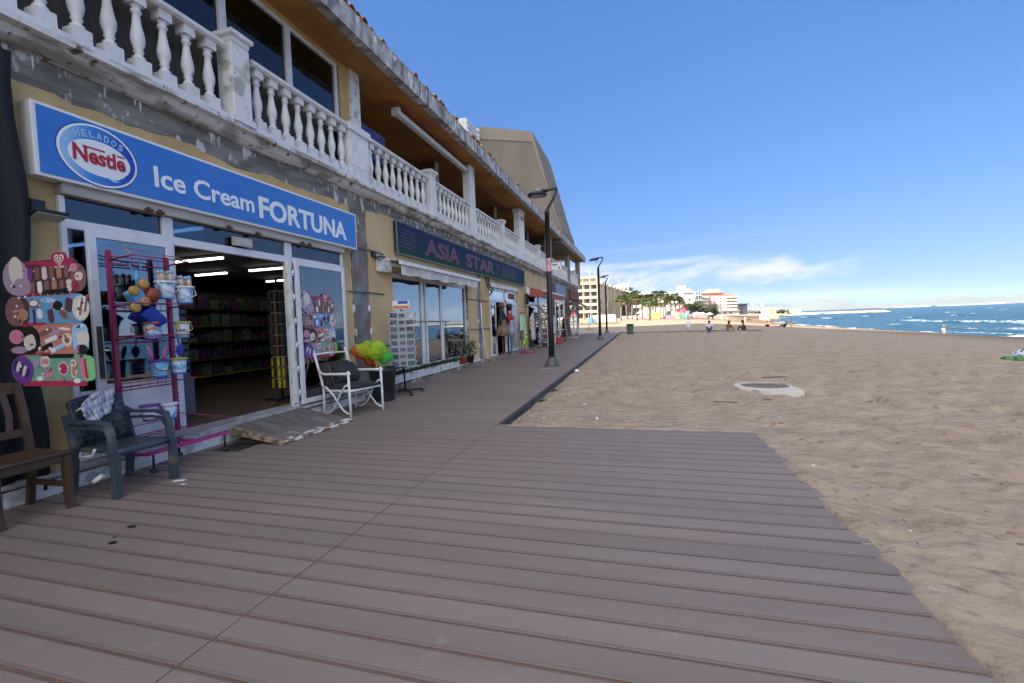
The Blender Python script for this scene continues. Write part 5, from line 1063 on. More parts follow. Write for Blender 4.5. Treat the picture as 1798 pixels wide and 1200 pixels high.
for (y, z) in ((3.09, 1.83), (3.09, 1.66), (3.0, 1.60), (3.0, 1.76)):
    m = M(); m.lathe([(.012, -.02), (.03, -.022), (.045, -.015), (.045, .015), (.03, .022), (.012, .02)], 0, 0, 0, 16); bmesh.ops.rotate(m.b, cent=(0, 0, 0), matrix=Matrix.Rotation(PI / 2, 3, 'Y'), verts=m.b.verts); bmesh.ops.translate(m.b, vec=(-4.34, y, z), verts=m.b.verts); m.build('wheel', P_('amber_wheel', (.5, .27, .05)) if 'amber_wheel' not in MATS else MATS['amber_wheel'], t_)
m = M(); m.tube([(-4.40, 3.02, 2.02), (-4.40, 3.03, 1.96), (-4.40, 3.11, 1.96), (-4.40, 3.12, 2.03)], .007, 6); m.tube([(-4.40, 3.07, 1.96), (-4.40, 3.07, 1.80)], .011, 6); tag(m.build('toy_rake', pSk), 'pale blue toy fork with forked handle above the toy truck', 'toy fork')
m = M(); m.loft([[(-4.50, 3.02, 1.50), (-4.36, 3.05, 1.53), (-4.33, 3.16, 1.62), (-4.50, 3.12, 1.63)], [(-4.50, 3.20, 1.40), (-4.34, 3.20, 1.40), (-4.30, 3.30, 1.46), (-4.50, 3.30, 1.52)]]); o = m.build('blue_toy_tray', pNa); bev(o, .01); tag(o, 'royal blue plastic sand tray hanging askew below the toy truck', 'toy')
# the rack and its toys stand close against the door leaf, behind the plastic chair
for o in list(bpy.data.objects):
    if o.parent is None and o.get('label') and (o.name.split('.')[0] in ('toy_rack', 'toy_bucket', 'toy_shovel', 'toy_truck')):
        o.location = o.location + Vector((-.27, .19, 0 if o.name.startswith('toy_rack') else (o.location.z - 1.35) * .06))
    elif o.name.split('.')[0] in ('toy_rake', 'blue_toy_tray'): o.location = o.location + Vector((-.27, .19, .02))
# ---- black bin with toy nets
t_ = thing('bin', 'tall black plastic bin holding neon toy nets beside the white armchair', 'bin', (-4.55, 7.28, 0))
m = M(); m.lathe([(.19, .0), (.20, .02), (.235, .56), (.255, .57), (.26, .60), (.24, .61), (.22, .58), (.18, .08)], -4.55, 7.28, 0, 28); m.build('body', BLKPL, t_)
m = M(); m.lathe([(.262, .54), (.27, .55), (.27, .565), (.262, .575)], -4.55, 7.28, 0, 28, cap=False); m.build('rim', BLKPL, t_)
def netmat(n_, c):
    m_ = bpy.data.materials.new(n_); m_.use_nodes = True; t = m_.node_tree; nn = t.nodes; ll = t.links; nn.clear(); o_ = nn.new('ShaderNodeOutputMaterial'); mx = nn.new('ShaderNodeMixShader'); tr = nn.new('ShaderNodeBsdfTransparent'); df = nn.new('ShaderNodeBsdfDiffuse'); tl = nn.new('ShaderNodeBsdfTranslucent'); m2 = nn.new('ShaderNodeMixShader')
    df.inputs[0].default_value = (*c, 1); tl.inputs[0].default_value = (*c, 1); m2.inputs[0].default_value = .4; ll.new(df.outputs[0], m2.inputs[1]); ll.new(tl.outputs[0], m2.inputs[2]); mx.inputs[0].default_value = .6; ll.new(tr.outputs[0], mx.inputs[1]); ll.new(m2.outputs[0], mx.inputs[2]); ll.new(mx.outputs[0], o_.inputs[0]); return m_
nets = [(-4.66, 7.02, .90, .15, (.62, .75, .05), 'lime net, largest, front left of the bunch'), (-4.52, 7.28, .94, .14, (.55, .85, .08), 'lime net standing tallest at right of the bunch'), (-4.62, 7.12, 1.0, .10, (.5, .7, .06), 'yellow-green net peeking out behind the bunch'), (-4.72, 6.92, .90, .11, (.75, .12, .04), 'orange-red net at the left of the bunch'), (-4.42, 7.42, .74, .12, (.08, .65, .12), 'green net drooping over the bin at right'), (-4.6, 7.12, .70, .09, (.5, .06, .02), 'dark red net low in the middle of the bunch'), (-4.50, 7.12, .84, .13, (.5, .68, .05), 'olive-lime net in the front centre of the bunch'), (-4.50, 7.44, .86, .10, (.35, .75, .08), 'small leaf-green net at the upper right of the bunch')]
for i, (x, y, z, r_, c, lb) in enumerate(nets):
    y -= .16; r_ *= 1.22; t_ = thing('toy_net', 'neon ' + lb, 'toy net', (x, y, z), 0, 'neon toy nets in the black bin')
    m = M(); r = random.Random(i); rings = []
    dn = Vector((-4.55 + r.uniform(-.08, .08), 7.28 + r.uniform(-.08, .08), .5)) - Vector((x, y, z)); 
    for k in range(9):
        s_ = k / 8; c0 = Vector((x, y, z)) + dn * max(0, s_ - .3) * .55 + Vector((0, 0, r_ * (.9 - 1.6 * min(s_, .5)))); q = r_ * math.sin(PI * min(.06 + s_ * .95, .97)) ** .6 * (1 if s_ < .5 else 1 - (s_ - .5) * 1.1)
        rings.append([(c0.x + .75 * q * math.cos(a_ * PI / 8) * (1 + .08 * math.sin(a_ * 3 + k)), c0.y + q * math.sin(a_ * PI / 8) * (1 + .08 * math.cos(a_ * 2.3 + k)), c0.z + .01 * math.sin(a_ + k)) for a_ in range(16)])
    m.loft(rings, cap=False); m.build('net_bag', netmat('net_%d' % i, c), t_)
    m = M(); hp = [(x + .76 * r_ * math.cos(a_ * PI / 8), y + r_ * 1.0 * math.sin(a_ * PI / 8), z + r_ * .25 + .02 * math.sin(a_)) for a_ in range(17)]; m.tube(hp, .004, 5); m.tube([(x, y, z), (-4.55 + r.uniform(-.1, .1), 7.28 + r.uniform(-.1, .1), .3)], .006, 5); m.build('hoop', mat('net_hoop_%d' % i, tuple(q * .8 for q in c), .5), t_)
# ---- postcard stand
t_ = thing('postcard_stand', 'black rotating stand packed with postcards in front of the shop window', 'display stand', (-4.52, 8.02, 0), R_(28))
m = M()
for k in range(4): a_ = k * PI / 2 + .35; m.tube([(0, 0, .075), (.36 * math.cos(a_), .36 * math.sin(a_), .065)], .022, 8)
m.build('foot', BLACK, t_, world=False)
for k in range(4):
    a_ = k * PI / 2 + .35; m = M(); m.lathe([(.002, -.02), (.032, -.018), (.032, .018), (.002, .02)], .36 * math.cos(a_), .36 * math.sin(a_), .034, 10); m.build('caster', BLACK, t_, world=False)
m = M(); m.tube([(0, 0, .06), (0, 0, 1.8)], .018, 10); m.build('pole', BLACK, t_, world=False)
m = M(); m.box(-.11, .11, -.11, .11, .56, 1.62)
for k in range(9):
    z = .56 + k * .132; m.box(-.21, .21, -.205, -.20, z, z + .006); m.box(-.21, .21, .20, .205, z, z + .006); m.box(-.205, -.20, -.2, .2, z, z + .006); m.box(.20, .205, -.2, .2, z, z + .006)
m.build('wire_basket', mat('white_wire', (.5, .5, .5), .5), t_, world=False)
m = M(); 
for k in range(4):
    v = m.box(-.16, .16, -.172, -.168, 1.67, 1.83); bmesh.ops.rotate(m.b, cent=(0, 0, 0), matrix=Matrix.Rotation(k * PI / 2, 3, 'Z'), verts=v)
m.build('header_card', WHITE, t_, world=False)
m = M()
for k in range(4):
    v = m.box(-.15, .15, -.176, -.173, 1.68, 1.735); bmesh.ops.rotate(m.b, cent=(0, 0, 0), matrix=Matrix.Rotation(k * PI / 2, 3, 'Z'), verts=v)
m.build('header_stripe', P_('orange_header', (.62, .13, .02)), t_, world=False)
m = M()
for k in range(4):
    v = m.box(-.06, .13, -.1765, -.173, 1.77, 1.825); bmesh.ops.rotate(m.b, cent=(0, 0, 0), matrix=Matrix.Rotation(k * PI / 2, 3, 'Z'), verts=v)
m.build('header_print', pNa, t_, world=False)
CP = [((.07, .17, .38), (.25, .18, .12)), ((.18, .25, .36), (.06, .05, .04)), ((.03, .12, .30), (.3, .3, .3)), ((.05, .2, .3), (.12, .14, .05)), ((.22, .13, .07), (.04, .08, .2))]
CPM = [mat('postcard_print_%d' % i, a, .35, b, 30, .46, .56, stretch=(1, 1, 2)) for i, (a, b) in enumerate(CP)]
CARDM = []
for i in range(5):
    m = M(); m.box(-.002, .002, -.075, .075, 0, .108); m.mi = 1; m.box(.0021, .0028, -.069, .069, .006, .102); o = m.build('postcard', [WHITE, CPM[i]]); CARDM.append(o.data); bpy.data.objects.remove(o)
base = Matrix.Translation((-4.52, 8.02, 0)) @ Matrix.Rotation(R_(28), 4, 'Z'); r = random.Random(9)
for side in range(4):
    for col in (-1, 0, 1):
        for row in range(8):
            if r.random() < .06: continue
            o = bpy.data.objects.new('postcard', r.choice(CARDM)); COL.objects.link(o); tip = -.28
            mtx = base @ Matrix.Rotation(side * PI / 2, 4, 'Z') @ Matrix.Translation((.212 + (.02 if col else 0), col * .15 if col else r.uniform(-.01, .01), .572 + row * .132 + (.0 if col else .012))) @ Matrix.Rotation(tip * -1, 4, 'Y') @ Matrix.Rotation(col * .12, 4, 'Z')
            if col == 0: mtx = mtx @ Matrix.Scale(.75, 4)
            o.matrix_world = mtx; tag(o, 'small white-bordered view postcard in the rotating stand by the shop window', 'postcard', 'postcards in the rotating stand')
# ---- mannequins
LEO = mat('leopard_cloth', (.26, .18, .11), .9, (.045, .03, .02), 34, .52, .58)
def form(m, x, y, z, prof, fold=0, seed=0):
    rings = []
    for (rx, ry, dz) in prof:
        rings.append([(x + rx * math.cos(a_ * PI / 12) * (1 + fold * math.sin(a_ * 4 + seed) * max(.4 - (dz - prof[0][2]), 0)), y + ry * math.sin(a_ * PI / 12) * (1 + fold * math.sin(a_ * 5 + seed) * max(.4 - (dz - prof[0][2]), 0)), z + dz) for a_ in range(24)])
    m.loft(rings)
def mannequin(x, y, z, lab, dress, top, scarf, head, stand, short=0):
    t_ = thing('mannequin', lab, 'mannequin', (x, y, z))
    m = M(); m.tube([(x, y, z), (x, y, z + .8)], .018, 8)
    for k in range(3): a_ = k * 2.1 + .4; m.tube([(x, y, z + .12), (x + .22 * math.cos(a_), y + .3 * math.sin(a_), z + .012)], .012, 6)
    m.build('stand', stand, t_)
    m = M(); form(m, x, y, z, [(.10, .15, .80), (.13, .19, .95), (.10, .14, 1.12), (.12, .17, 1.28), (.12, .19, 1.42), (.07, .12, 1.50), (.05, .055, 1.55), (.05, .05, 1.62)]); m.build('torso', BLKPL, t_)
    m = M(); form(m, x, y, z, [(.24, .36, .72), (.21, .32, .9), (.16, .235, 1.05), (.125, .18, 1.17), (.14, .20, 1.28), (.13, .185, 1.36)] if not short else [(.17, .25, .70), (.16, .23, .95), (.13, .19, 1.08), (.14, .2, 1.2), (.13, .2, 1.3)], .5, int(x * 10)); m.build('dress', dress, t_)
    m = M(); form(m, x, y, z, [(.135, .20, 1.28), (.135, .21, 1.38), (.10, .19, 1.46), (.055, .08, 1.53)]); 
    for s_ in (-1, 1): m.tube([(x, y + s_ * .18, z + 1.43), (x + .02, y + s_ * .24, z + 1.3), (x + .05, y + s_ * .25, z + 1.16)], [.07, .06, .05], 8)
    m.build('blouse', top, t_)
    m = M(); m.lathe([(.07, 1.5), (.10, 1.54), (.10, 1.6), (.06, 1.66)], x, y, z, 14); m.tube([(x + .1, y - .05, z + 1.55), (x + .14, y, z + 1.4), (x + .13, y + .03, z + 1.25)], [.03, .04, .02], 8); m.build('scarf', scarf, t_)
    m = M(); m.lathe([(.05, 1.6), (.085, 1.66), (.10, 1.74), (.09, 1.82), (.04, 1.87)], x, y, z, 14); m.lathe([(.19, 1.79), (.19, 1.80), (.10, 1.83), (.10, 1.9), (.03, 1.92)], x, y, z, 16, cap=True); m.build('hat', head, t_)
mannequin(-4.88, 15.9, .12, 'mannequin in a tiered leopard print dress in the second shop doorway', LEO, BLKPL, mat('navy_scarf', (.03, .04, .08), .8), mat('brown_hat', (.12, .07, .04), .9), mat('pink_metal', (.35, .03, .09), .4))
mannequin(-4.85, 16.85, .12, 'mannequin with red top and pale skirt beside the leopard print one', mat('pale_print_cloth', (.4, .42, .48), .9, (.12, .14, .2), 22, .5, .6), mat('red_cloth', (.38, .03, .04), .85), mat('red_white_scarf', (.5, .05, .06), .8, (.6, .55, .5), 14, .5, .56), BLKPL, BLACK, 1)
# ---- garments on rails
PINKM = MATS['pink_metal']
def garment(x, y, ztop, zbot, w0, w1, mt, lab, cat='garment', seed=0, th=.06, name='hanging_garment', hang=1):
    t_ = thing(name, lab, cat, (x, y, ztop), 0, 'clothes hanging outside the far shops')
    m = M(); n = 10; rings = []
    for k in range(n + 1):
        s_ = k / n; z = ztop + (zbot - ztop) * s_; w_ = w0 + (w1 - w0) * s_ ** .7; w_ *= (.35 + .65 * min(1, s_ * 7))
        rings.append([(x + th * (.5 + .8 * s_) * math.sin(a_ * PI / 10) * (1 + .25 * math.sin(a_ * 3 + seed)), y + w_ / 2 * math.cos(a_ * PI / 10) * (1 + .05 * math.sin(k * 1.4 + seed)), z) for a_ in range(20)])
    m.loft(rings); m.build('cloth', mt, t_)
    if hang: m = M(); m.tube([(x, y - w0 * .4, ztop - .05), (x, y, ztop + .02), (x, y + w0 * .4, ztop - .05)], .006, 5); m.tube([(x, y, ztop + .02), (x, y, ztop + .1)], .005, 5); m.build('hanger', BLACK, t_)
    return t_
t_ = thing('clothes_stand', 'bright pink metal clothes stand on the boards right of the doorway', 'clothes stand', (-4.78, 18.6, 0))
m = M()
for y in (18.35, 18.8): m.tube([(-4.8, y, 0.02), (-4.8, y, 1.75)], .018, 8)
m.tube([(-4.8, 18.2, 1.7), (-4.8, 19.0, 1.7)], .015, 8); m.build('post', PINKM, t_)
m = M(); m.tube([(-5.02, 18.35, .03), (-4.5, 18.35, .03)], .022, 8); m.tube([(-5.0, 18.8, .03), (-4.35, 18.85, .03)], .022, 8); m.tube([(-4.6, 18.2, .03), (-4.4, 19.1, .03)], .025, 8); m.build('foot', mat('hot_pink_metal', (.45, .02, .16), .4), t_)
garment(-4.78, 18.25, 1.62, .95, .28, .34, mat('pale_blue_cloth', (.45, .52, .66), .85), 'short pale blue shirt at the left end of the pink stand', seed=1)
garment(-4.76, 18.55, 1.62, .35, .18, .26, mat('neon_green_cloth', (.30, .72, .06), .8), 'long neon green cover-up on the pink clothes stand', seed=2)
garment(-4.78, 18.38, 1.3, .6, .2, .24, mat('mauve_cloth', (.22, .13, .14), .85), 'dim mauve garment tucked behind the neon green one', seed=3)
garment(-4.78, 18.9, 1.64, .75, .22, .3, mat('grey_striped_cloth', (.3, .28, .32), .85, (.5, .5, .52), 20, .5, .55), 'grey striped blouse right of the neon green garment', seed=4)
garment(-4.85, 20.7, 1.72, .45, .55, .62, mat('cream_gauze', (.52, .50, .48), .85, (.42, .40, .38), 3), 'long cream tunic hanging on the wall before the black and white dress', seed=5)
garment(-4.93, 20.8, .55, .12, .5, .55, mat('black_cloth', (.015, .015, .017), .9), 'black trousers hanging below the long cream tunic', seed=6, hang=0)
garment(-4.88, 21.15, 1.75, .5, .35, .3, MATS['black_cloth'], 'narrow black jacket between the cream tunic and the patterned dress', seed=7)
garment(-4.80, 22.0, 1.80, .22, .6, .8, mat('black_white_print_cloth', (.42, .42, .43), .85, (.03, .03, .035), 11, .48, .53), 'ankle-length black and white patterned dress', seed=8)
for i, (y, z, c, lb) in enumerate(((22.2, 2.1, (.3, .08, .10), 'red striped beach towel slanting out above the patterned dress'), (23.0, 2.0, (.35, .3, .42), 'lilac beach towel slanting out beside the red striped one'))):
    m = M(); m.quad((-5.0, y - .3, z + .05), (-4.5, y + .1, z - .6), (-4.5, y + .9, z - .75), (-5.0, y + .6, z)); o = m.build('beach_towel', mat('towel_cloth_%d' % i, c, .9, (.5, .45, .5), 9, .5, .54, stretch=(1, 3, 1))); so = o.modifiers.new('s', 'SOLIDIFY'); so.thickness = .02; tag(o, lb, 'towel')
t_ = thing('goods_shelf', 'white metal shelf rack with bags and boxes behind the nearest lamp post', 'shelves', (-4.8, 23.8, 0))
m = M()
for (x, y) in ((-5.0, 22.9), (-4.6, 22.9), (-5.0, 24.9), (-4.6, 24.9)): m.box(x - .02, x + .02, y - .02, y + .02, .02, 1.6)
m.build('post', WHITE, t_); 
for z in (.2, .65, 1.1, 1.5): m = M(); m.box(-5.02, -4.58, 22.88, 24.92, z, z + .03); m.build('shelf', WHITE, t_)
r = random.Random(8)
for k in range(10):
    y = 23.1 + (k % 5) * .4; z = (.235, .685)[k // 5]; m = M(); m.box(-4.95, -4.62, y - .15, y + .15, z, z + r.uniform(.15, .34)); o = m.build('goods_box', r.choice((GM[2], GM[4], WHITE, MATS['mauve_cloth'], GM[0]))); bev(o, .02); tag(o, 'small goods item on the white shelf rack by the red awning shop', 'goods', 'goods on the white shelf rack')
m = M(); m.box(-4.56, -4.53, 23.4, 24.3, .75, 1.5); tag(bev(m.build('hanging_bag', WHITE), .02), 'white flat beach bag hanging on the front of the white shelf rack', 'bag')
m = M(); m.box(-4.7, -4.3, 25.3, 25.9, .02, .35); tag(bev(m.build('red_box', mat('red_box_card', (.4, .04, .04), .6)), .02), 'red box on the boards right behind the nearest lamp post', 'box')
# A-board
t_ = thing('chalkboard', 'black chalkboard in a light wooden frame standing on the boards', 'A-board', (-4.5, 28.2, 0), R_(-100))
for s_ in (-1, 1):
    m = M()
    for x in (-.42, .42): strip(m, [(x, s_ * .26, 0), (x, s_ * .04, 1.45)], (.045, 0, 0), .018)
    strip(m, [(-.42, s_ * .05, 1.42), (.42, s_ * .05, 1.42)], (0, 0, .045), .018); strip(m, [(-.42, s_ * .225, .25), (.42, s_ * .225, .25)], (0, 0, .045), .018); m.build('frame', mat('light_pine', (.36, .2, .09), .6) if 'light_pine' not in MATS else MATS['light_pine'], t_, world=False)
    m = M(); m.loft([[(-.38, s_ * .221, .26), (.38, s_ * .221, .26), (.38, s_ * .205, .26), (-.38, s_ * .205, .26)], [(-.38, s_ * .058, 1.40), (.38, s_ * .058, 1.40), (.38, s_ * .042, 1.40), (-.38, s_ * .042, 1.40)]], smooth=False); m.build('board', mat('chalkboard_black', (.018, .02, .024), .6, (.04, .042, .045), 3) if 'chalkboard_black' not in MATS else MATS['chalkboard_black'], t_, world=False)
t_ = thing('white_barrier', 'empty white metal frame barrier standing beyond the chalkboard', 'barrier', (-4.4, 31.4, 0))
m = M(); 
for z in (.1, 1.0): m.tube([(-4.95, 31.6, z), (-4.1, 31.2, z)], .03, 8)
for q in ((-4.95, 31.6), (-4.1, 31.2)): m.tube([(*q, 0.01), (*q, 1.02)], .03, 8)
m.tube([(-4.95, 31.6, .3), (-4.1, 31.2, .3)], .015, 6); m.build('frame', WHITE, t_)
t_ = thing('folding_table', 'white spindly folding table and chair frame before the white shop door', 'table', (-4.7, 27.0, 0))
m = M(); m.tube([(-4.9, 26.6, 0), (-4.5, 27.0, .75)], .02, 6); m.tube([(-4.5, 26.6, 0), (-4.9, 27.0, .75)], .02, 6); m.tube([(-4.9, 27.2, 0), (-4.5, 27.0, .75)], .02, 6); m.build('leg', ALU, t_); m = M(); m.box(-4.95, -4.4, 26.5, 27.3, .75, .78); m.build('tabletop', WHITE, t_)
# small marks on the boards
m = M(); m.prism(ell(-3.5, 2.29, .035, .02, 14), 2, .0015, .0035); m.prism(ell(-3.36, 2.08, .03, .022, 14), 2, .0015, .0035); m.prism(ell(-3.44, 2.14, .012, .008, 10), 2, .0015, .0035); tag(m.build('stain', BLACK), kind='structure')
for (x, y, s_, lb) in ((-4.12, 3.12, .05, 'white paper scrap by the plastic chair leg'), (-3.98, 3.05, .02, 'tiny white crumb just in front of the paper scrap')):
    m = M(); m.box(x - s_, x + s_, y - s_ * .4, y + s_ * .4, .002, .006, Matrix.Rotation(.4, 3, 'Z')); tag(m.build('paper_scrap', WHITE), lb, 'litter')
# ================================================================ BEACH
def gz(x, y): return sandz(x, y) - .018 + micro(x, y)
CONC = mat('pale_concrete', (.50, .46, .40), .85, (.48, .44, .38), 5, .45, .6, bump=.25)
t_ = thing('manhole_slab', 'pale concrete slab ring with a sunken round lid half buried in sand', 'manhole', (2.0, 9.0, 0))
m = M(); outl = [(2.05 + (x_ - 2.05) * .88, 8.9 + (y_ - 8.9) * .92) for x_, y_ in [(1.50, 9.05), (1.56, 8.72), (1.78, 8.60), (1.86, 8.38), (2.05, 8.27), (2.38, 8.28), (2.62, 8.30), (2.70, 8.52), (2.66, 8.85), (2.62, 9.3), (2.4, 9.6), (1.9, 9.65), (1.6, 9.4)]]
low = [m.b.verts.new((x, y, -.12)) for x, y in outl]; top = [m.b.verts.new((x + (2.1 - x) * .05, y + (8.95 - y) * .05, .03 + .012 * noise.noise((x * 5, y * 5, 0)))) for x, y in outl]
cx, cy, rr_ = 2.10, 9.02, .40
inner = [m.b.verts.new((cx + rr_ * math.cos(math.atan2(y - cy, x - cx)), cy + rr_ * math.sin(math.atan2(y - cy, x - cx)), .045)) for x, y in outl]
inn2 = [m.b.verts.new((v.co.x, v.co.y, -.02)) for v in inner]
k_ = len(outl)
for i in range(k_):
    j = (i + 1) % k_
    for a, b in ((low, top), (top, inner), (inner, inn2)): m.b.faces.new((a[i], a[j], b[j], b[i]))
m.build('slab', CONC, t_)
m = M(); m.lathe([(.41, -.03), (.41, .02), (.0, .024)], cx, cy, 0, 28, cap=False); m.build('lid', mat('rusty_sandy_lid', (.13, .10, .08), .9, (.22, .17, .13), 9), t_)
m = M(); r = random.Random(6)
for k in range(620):
    if k < 400: x = 1.3 + r.random() * 6 if k % 2 else -1.75 + 3.4 * r.random(); y = (5.9 + 8 * r.random() ** 1.5) if not (k % 2) else 1.2 + 10 * r.random()
    else: x = -1.7 + r.random() ** 2 * 1.0; y = 6 + 14 * r.random()
    s_ = r.uniform(.004, .013) * (1.6 if r.random() < .08 else 1); m.ball((x, y, gz(x, y) + s_ * .3), s_, 5, 4, r.uniform(.7, 1.4), r.uniform(.7, 1.4), .6)
tag(m.build('pebbles', mat('shell_bits', (.5, .46, .4), .7, (.25, .2, .15), 3, .45, .5)), kind='stuff')
m = M()
for k in range(150):
    x = 1.4 + r.random() ** 1.4 * 4; y = 1.2 + r.random() * 5.5; s_ = r.uniform(.008, .03); m.ball((x, y, gz(x, y)), s_, 6, 4, 1.3, 1, .55)
tag(m.build('sand_clods', mat('damp_sand_clod', (.25, .18, .12), .95, (.17, .12, .08), 20)), kind='stuff')
for i, (x, y, l, a_, lb) in enumerate(((1.05, 7.6, .35, -.3, 'thin dark twig left of the concrete slab'), (1.75, 7.75, .18, .1, 'short brown twig in front of the concrete slab'), (2.35, 10.3, .5, .1, 'long dark stick just behind the concrete slab'), (3.1, 7.6, .1, .4, 'small dark seaweed scrap right of the concrete slab'), (-1.0, 11.4, .3, .5, 'thin twig near the steel deck edge'), (5.3, 2.6, .25, -1.0, 'curved twig near the lower right corner'))):
    z = gz(x, y) + .01; m = M(); m.tube([(x, y, z), (x + l * .5 * math.cos(a_), y + l * .5 * math.sin(a_), z + .012), (x + l * math.cos(a_ + .2), y + l * math.sin(a_ + .2), z)], .006 + .004 * (i == 2), 5); tag(m.build('twig', mat('twig_wood', (.06, .04, .03), .9) if 'twig_wood' not in MATS else MATS['twig_wood']), lb, 'twig', 'twigs on the sand')
for i, (x, y, s_, lb) in enumerate(((-1.66, 11.9, .06, 'white crumpled plastic bag caught against the deck edge'), (-.6, 6.15, .022, 'white paper bit on the sand near the deck corner'), (-.9, 7.2, .018, 'small white crumb of litter left of the paper bit'))):
    z = gz(x, y); m = M(); m.ball((x, y, z + s_ * .4), s_, 7, 5, 1.2, .8, .8)
    for v in m.b.verts: v.co += Vector((noise.noise(v.co * 30), noise.noise(v.co * 31), noise.noise(v.co * 29))) * s_ * .5
    tag(m.build('litter', WHITE), lb, 'litter')
for i, (x, y) in enumerate(((-1.68, 7.6), (-1.66, 8.7))):
    m = M(); 
    for k in range(50): a_ = r.uniform(0, 6.28); m.leaf(Vector((x + r.uniform(-.05, .05), y + r.uniform(-.08, .08), -.03)), Vector((math.cos(a_), math.sin(a_), r.uniform(.2, .9))), Vector((0, 0, 1)), .09, .012, .5)
    tag(m.build('weed', GRN2), 'small green weed at the foot of the steel deck edge, %s one' % ('nearer', 'farther')[i], 'weed', 'weeds beside the deck edge')
# ---- litter bin and shower post
GBIN = mat('green_bin_plastic', (.035, .085, .06), .5, (.05, .10, .075), 4)
t_ = thing('litter_bin', 'dark green wheeled bin with lid at the end of the board walk', 'bin', (-.85, 37.4, 0))
m = M(); m.loft([[(-.85 + sx * w_, 37.4 + sy * w_ * .9, z) for sx, sy in ((-1, -1), (1, -1), (1, 1), (-1, 1))] for w_, z in ((.22, .0), (.27, .72))], smooth=False); o = m.build('body', GBIN, t_); bev(o, .03)
m = M(); m.box(-1.17, -.53, 37.08, 37.74, .72, .77); m.box(-1.1, -.6, 37.15, 37.65, .77, .81); o = m.build('lid', mat('dark_green_lid', (.015, .035, .028), .5), t_); bev(o, .03)
for x in (-1.05, -.65): m = M(); m.ball((x, 37.62, .06), .09, 10, 6, .5, 1, 1); m.build('wheel', BLACK, t_)
t_ = thing('beach_shower', 'white beach shower pillar with round head and cross arms beside the seated people', 'shower', (4.2, 44.8, -.05))
m = M(); m.lathe([(.2, 0), (.17, .8), (.13, .95)], 4.2, 44.8, -.1, 12); m.build('pillar', WHITE, t_)
m = M(); m.tube([(4.2, 44.8, .9), (4.2, 44.8, 1.75)], .1, 8); m.build('pole', ALU, t_); m = M(); m.tube([(3.8, 44.8, .95), (4.6, 44.8, .95)], .045, 6); m.tube([(4.2, 44.8, 1.3), (4.5, 44.8, 1.35)], .04, 6); m.build('arm', ALU, t_)
m = M(); m.ball((4.5, 44.75, 1.25), .13, 10, 7); m.build('shower_head', WHITE, t_)
t_ = thing('white_post', 'thin white post with a flat base standing alone on the sand past the shops', 'post', (-6.3, 57.5, 0))
m = M(); m.tube([(-6.3, 57.5, -.05), (-6.3, 57.5, 1.9)], .07, 8); m.build('pole', WHITE, t_); m = M(); m.box(-6.7, -5.8, 57.3, 57.7, -.05, .05); m.build('base', STEEL, t_)
# ---- green mat roll with bag at the right edge
t_ = thing('rolled_mat', 'rolled green beach mat lying on the sand at the right edge', 'mat', (8.6, 14.0, 0)); z = gz(8.9, 14.0)
m = M(); m.tube([(8.45, 13.85, z + .07), (8.6, 13.87, z + .075), (8.86, 13.84, z + .07)], .085, 12); m.build('roll', mat('green_fabric', (.10, .26, .07), .8, (.05, .15, .04), 14, stretch=(3, 1, 1)), t_)
m = M(); m.tube([(8.62, 13.86, z + .07), (8.68, 13.86, z + .07)], .089, 12); m.build('strap', mat('dark_green_strap', (.03, .08, .03), .7), t_)
t_ = thing('beach_bag', 'white and blue cloth bag standing behind the rolled green mat', 'bag', (9.3, 14.1, 0))
m = M(); form(m, 9.02, 14.1, z, [(.22, .16, .0), (.25, .18, .12), (.22, .15, .24), (.12, .08, .29)], .1, 2); m.build('sack', mat('pale_bag_cloth', (.5, .53, .58), .85, (.12, .18, .3), 7, .52, .56), t_); m = M(); m.tube([(8.87, 14.0, z + .24), (8.97, 14.0, z + .36), (9.12, 14.05, z + .25)], .012, 6); m.build('handle', BLKPL, t_)

# ================================================================ PEOPLE
SKIN = mat('skin', (.42, .23, .15), .6)
def skin_obj(name, pts, edges, rad, mt, parent, root=0, sub=2):
    me = bpy.data.meshes.new(name); me.from_pydata(pts, edges, []); me.materials.append(mt); o = bpy.data.objects.new(name, me); COL.objects.link(o); o.parent = parent
    me.skin_vertices.new() if hasattr(me.skin_vertices, 'new') and not me.skin_vertices else None
    sk = o.modifiers.new('skin', 'SKIN'); sk.use_smooth_shade = True
    sv = me.skin_vertices[0].data
    for i, q in enumerate(rad): sv[i].radius = (q, q); sv[i].use_root = (i == root)
    su = o.modifiers.new('sub', 'SUBSURF'); su.levels = sub; su.render_levels = sub
    return o
def mk_hair(h, r_, mt, t_, long=0):
    m = M(); m.ball((h[0] - .01, h[1], h[2] + .02), r_, 10, 7, 1.05, 1.0, 1.05)
    if long: m.ball((h[0] - .06, h[1], h[2] - .10), r_ * .8, 8, 6, .7, 1, 1.3)
    m.build('hair', mt, t_, world=False)
HAIRD = mat('dark_hair', (.018, .012, .010), .7); JEAN = mat('denim', (.05, .08, .15), .85)
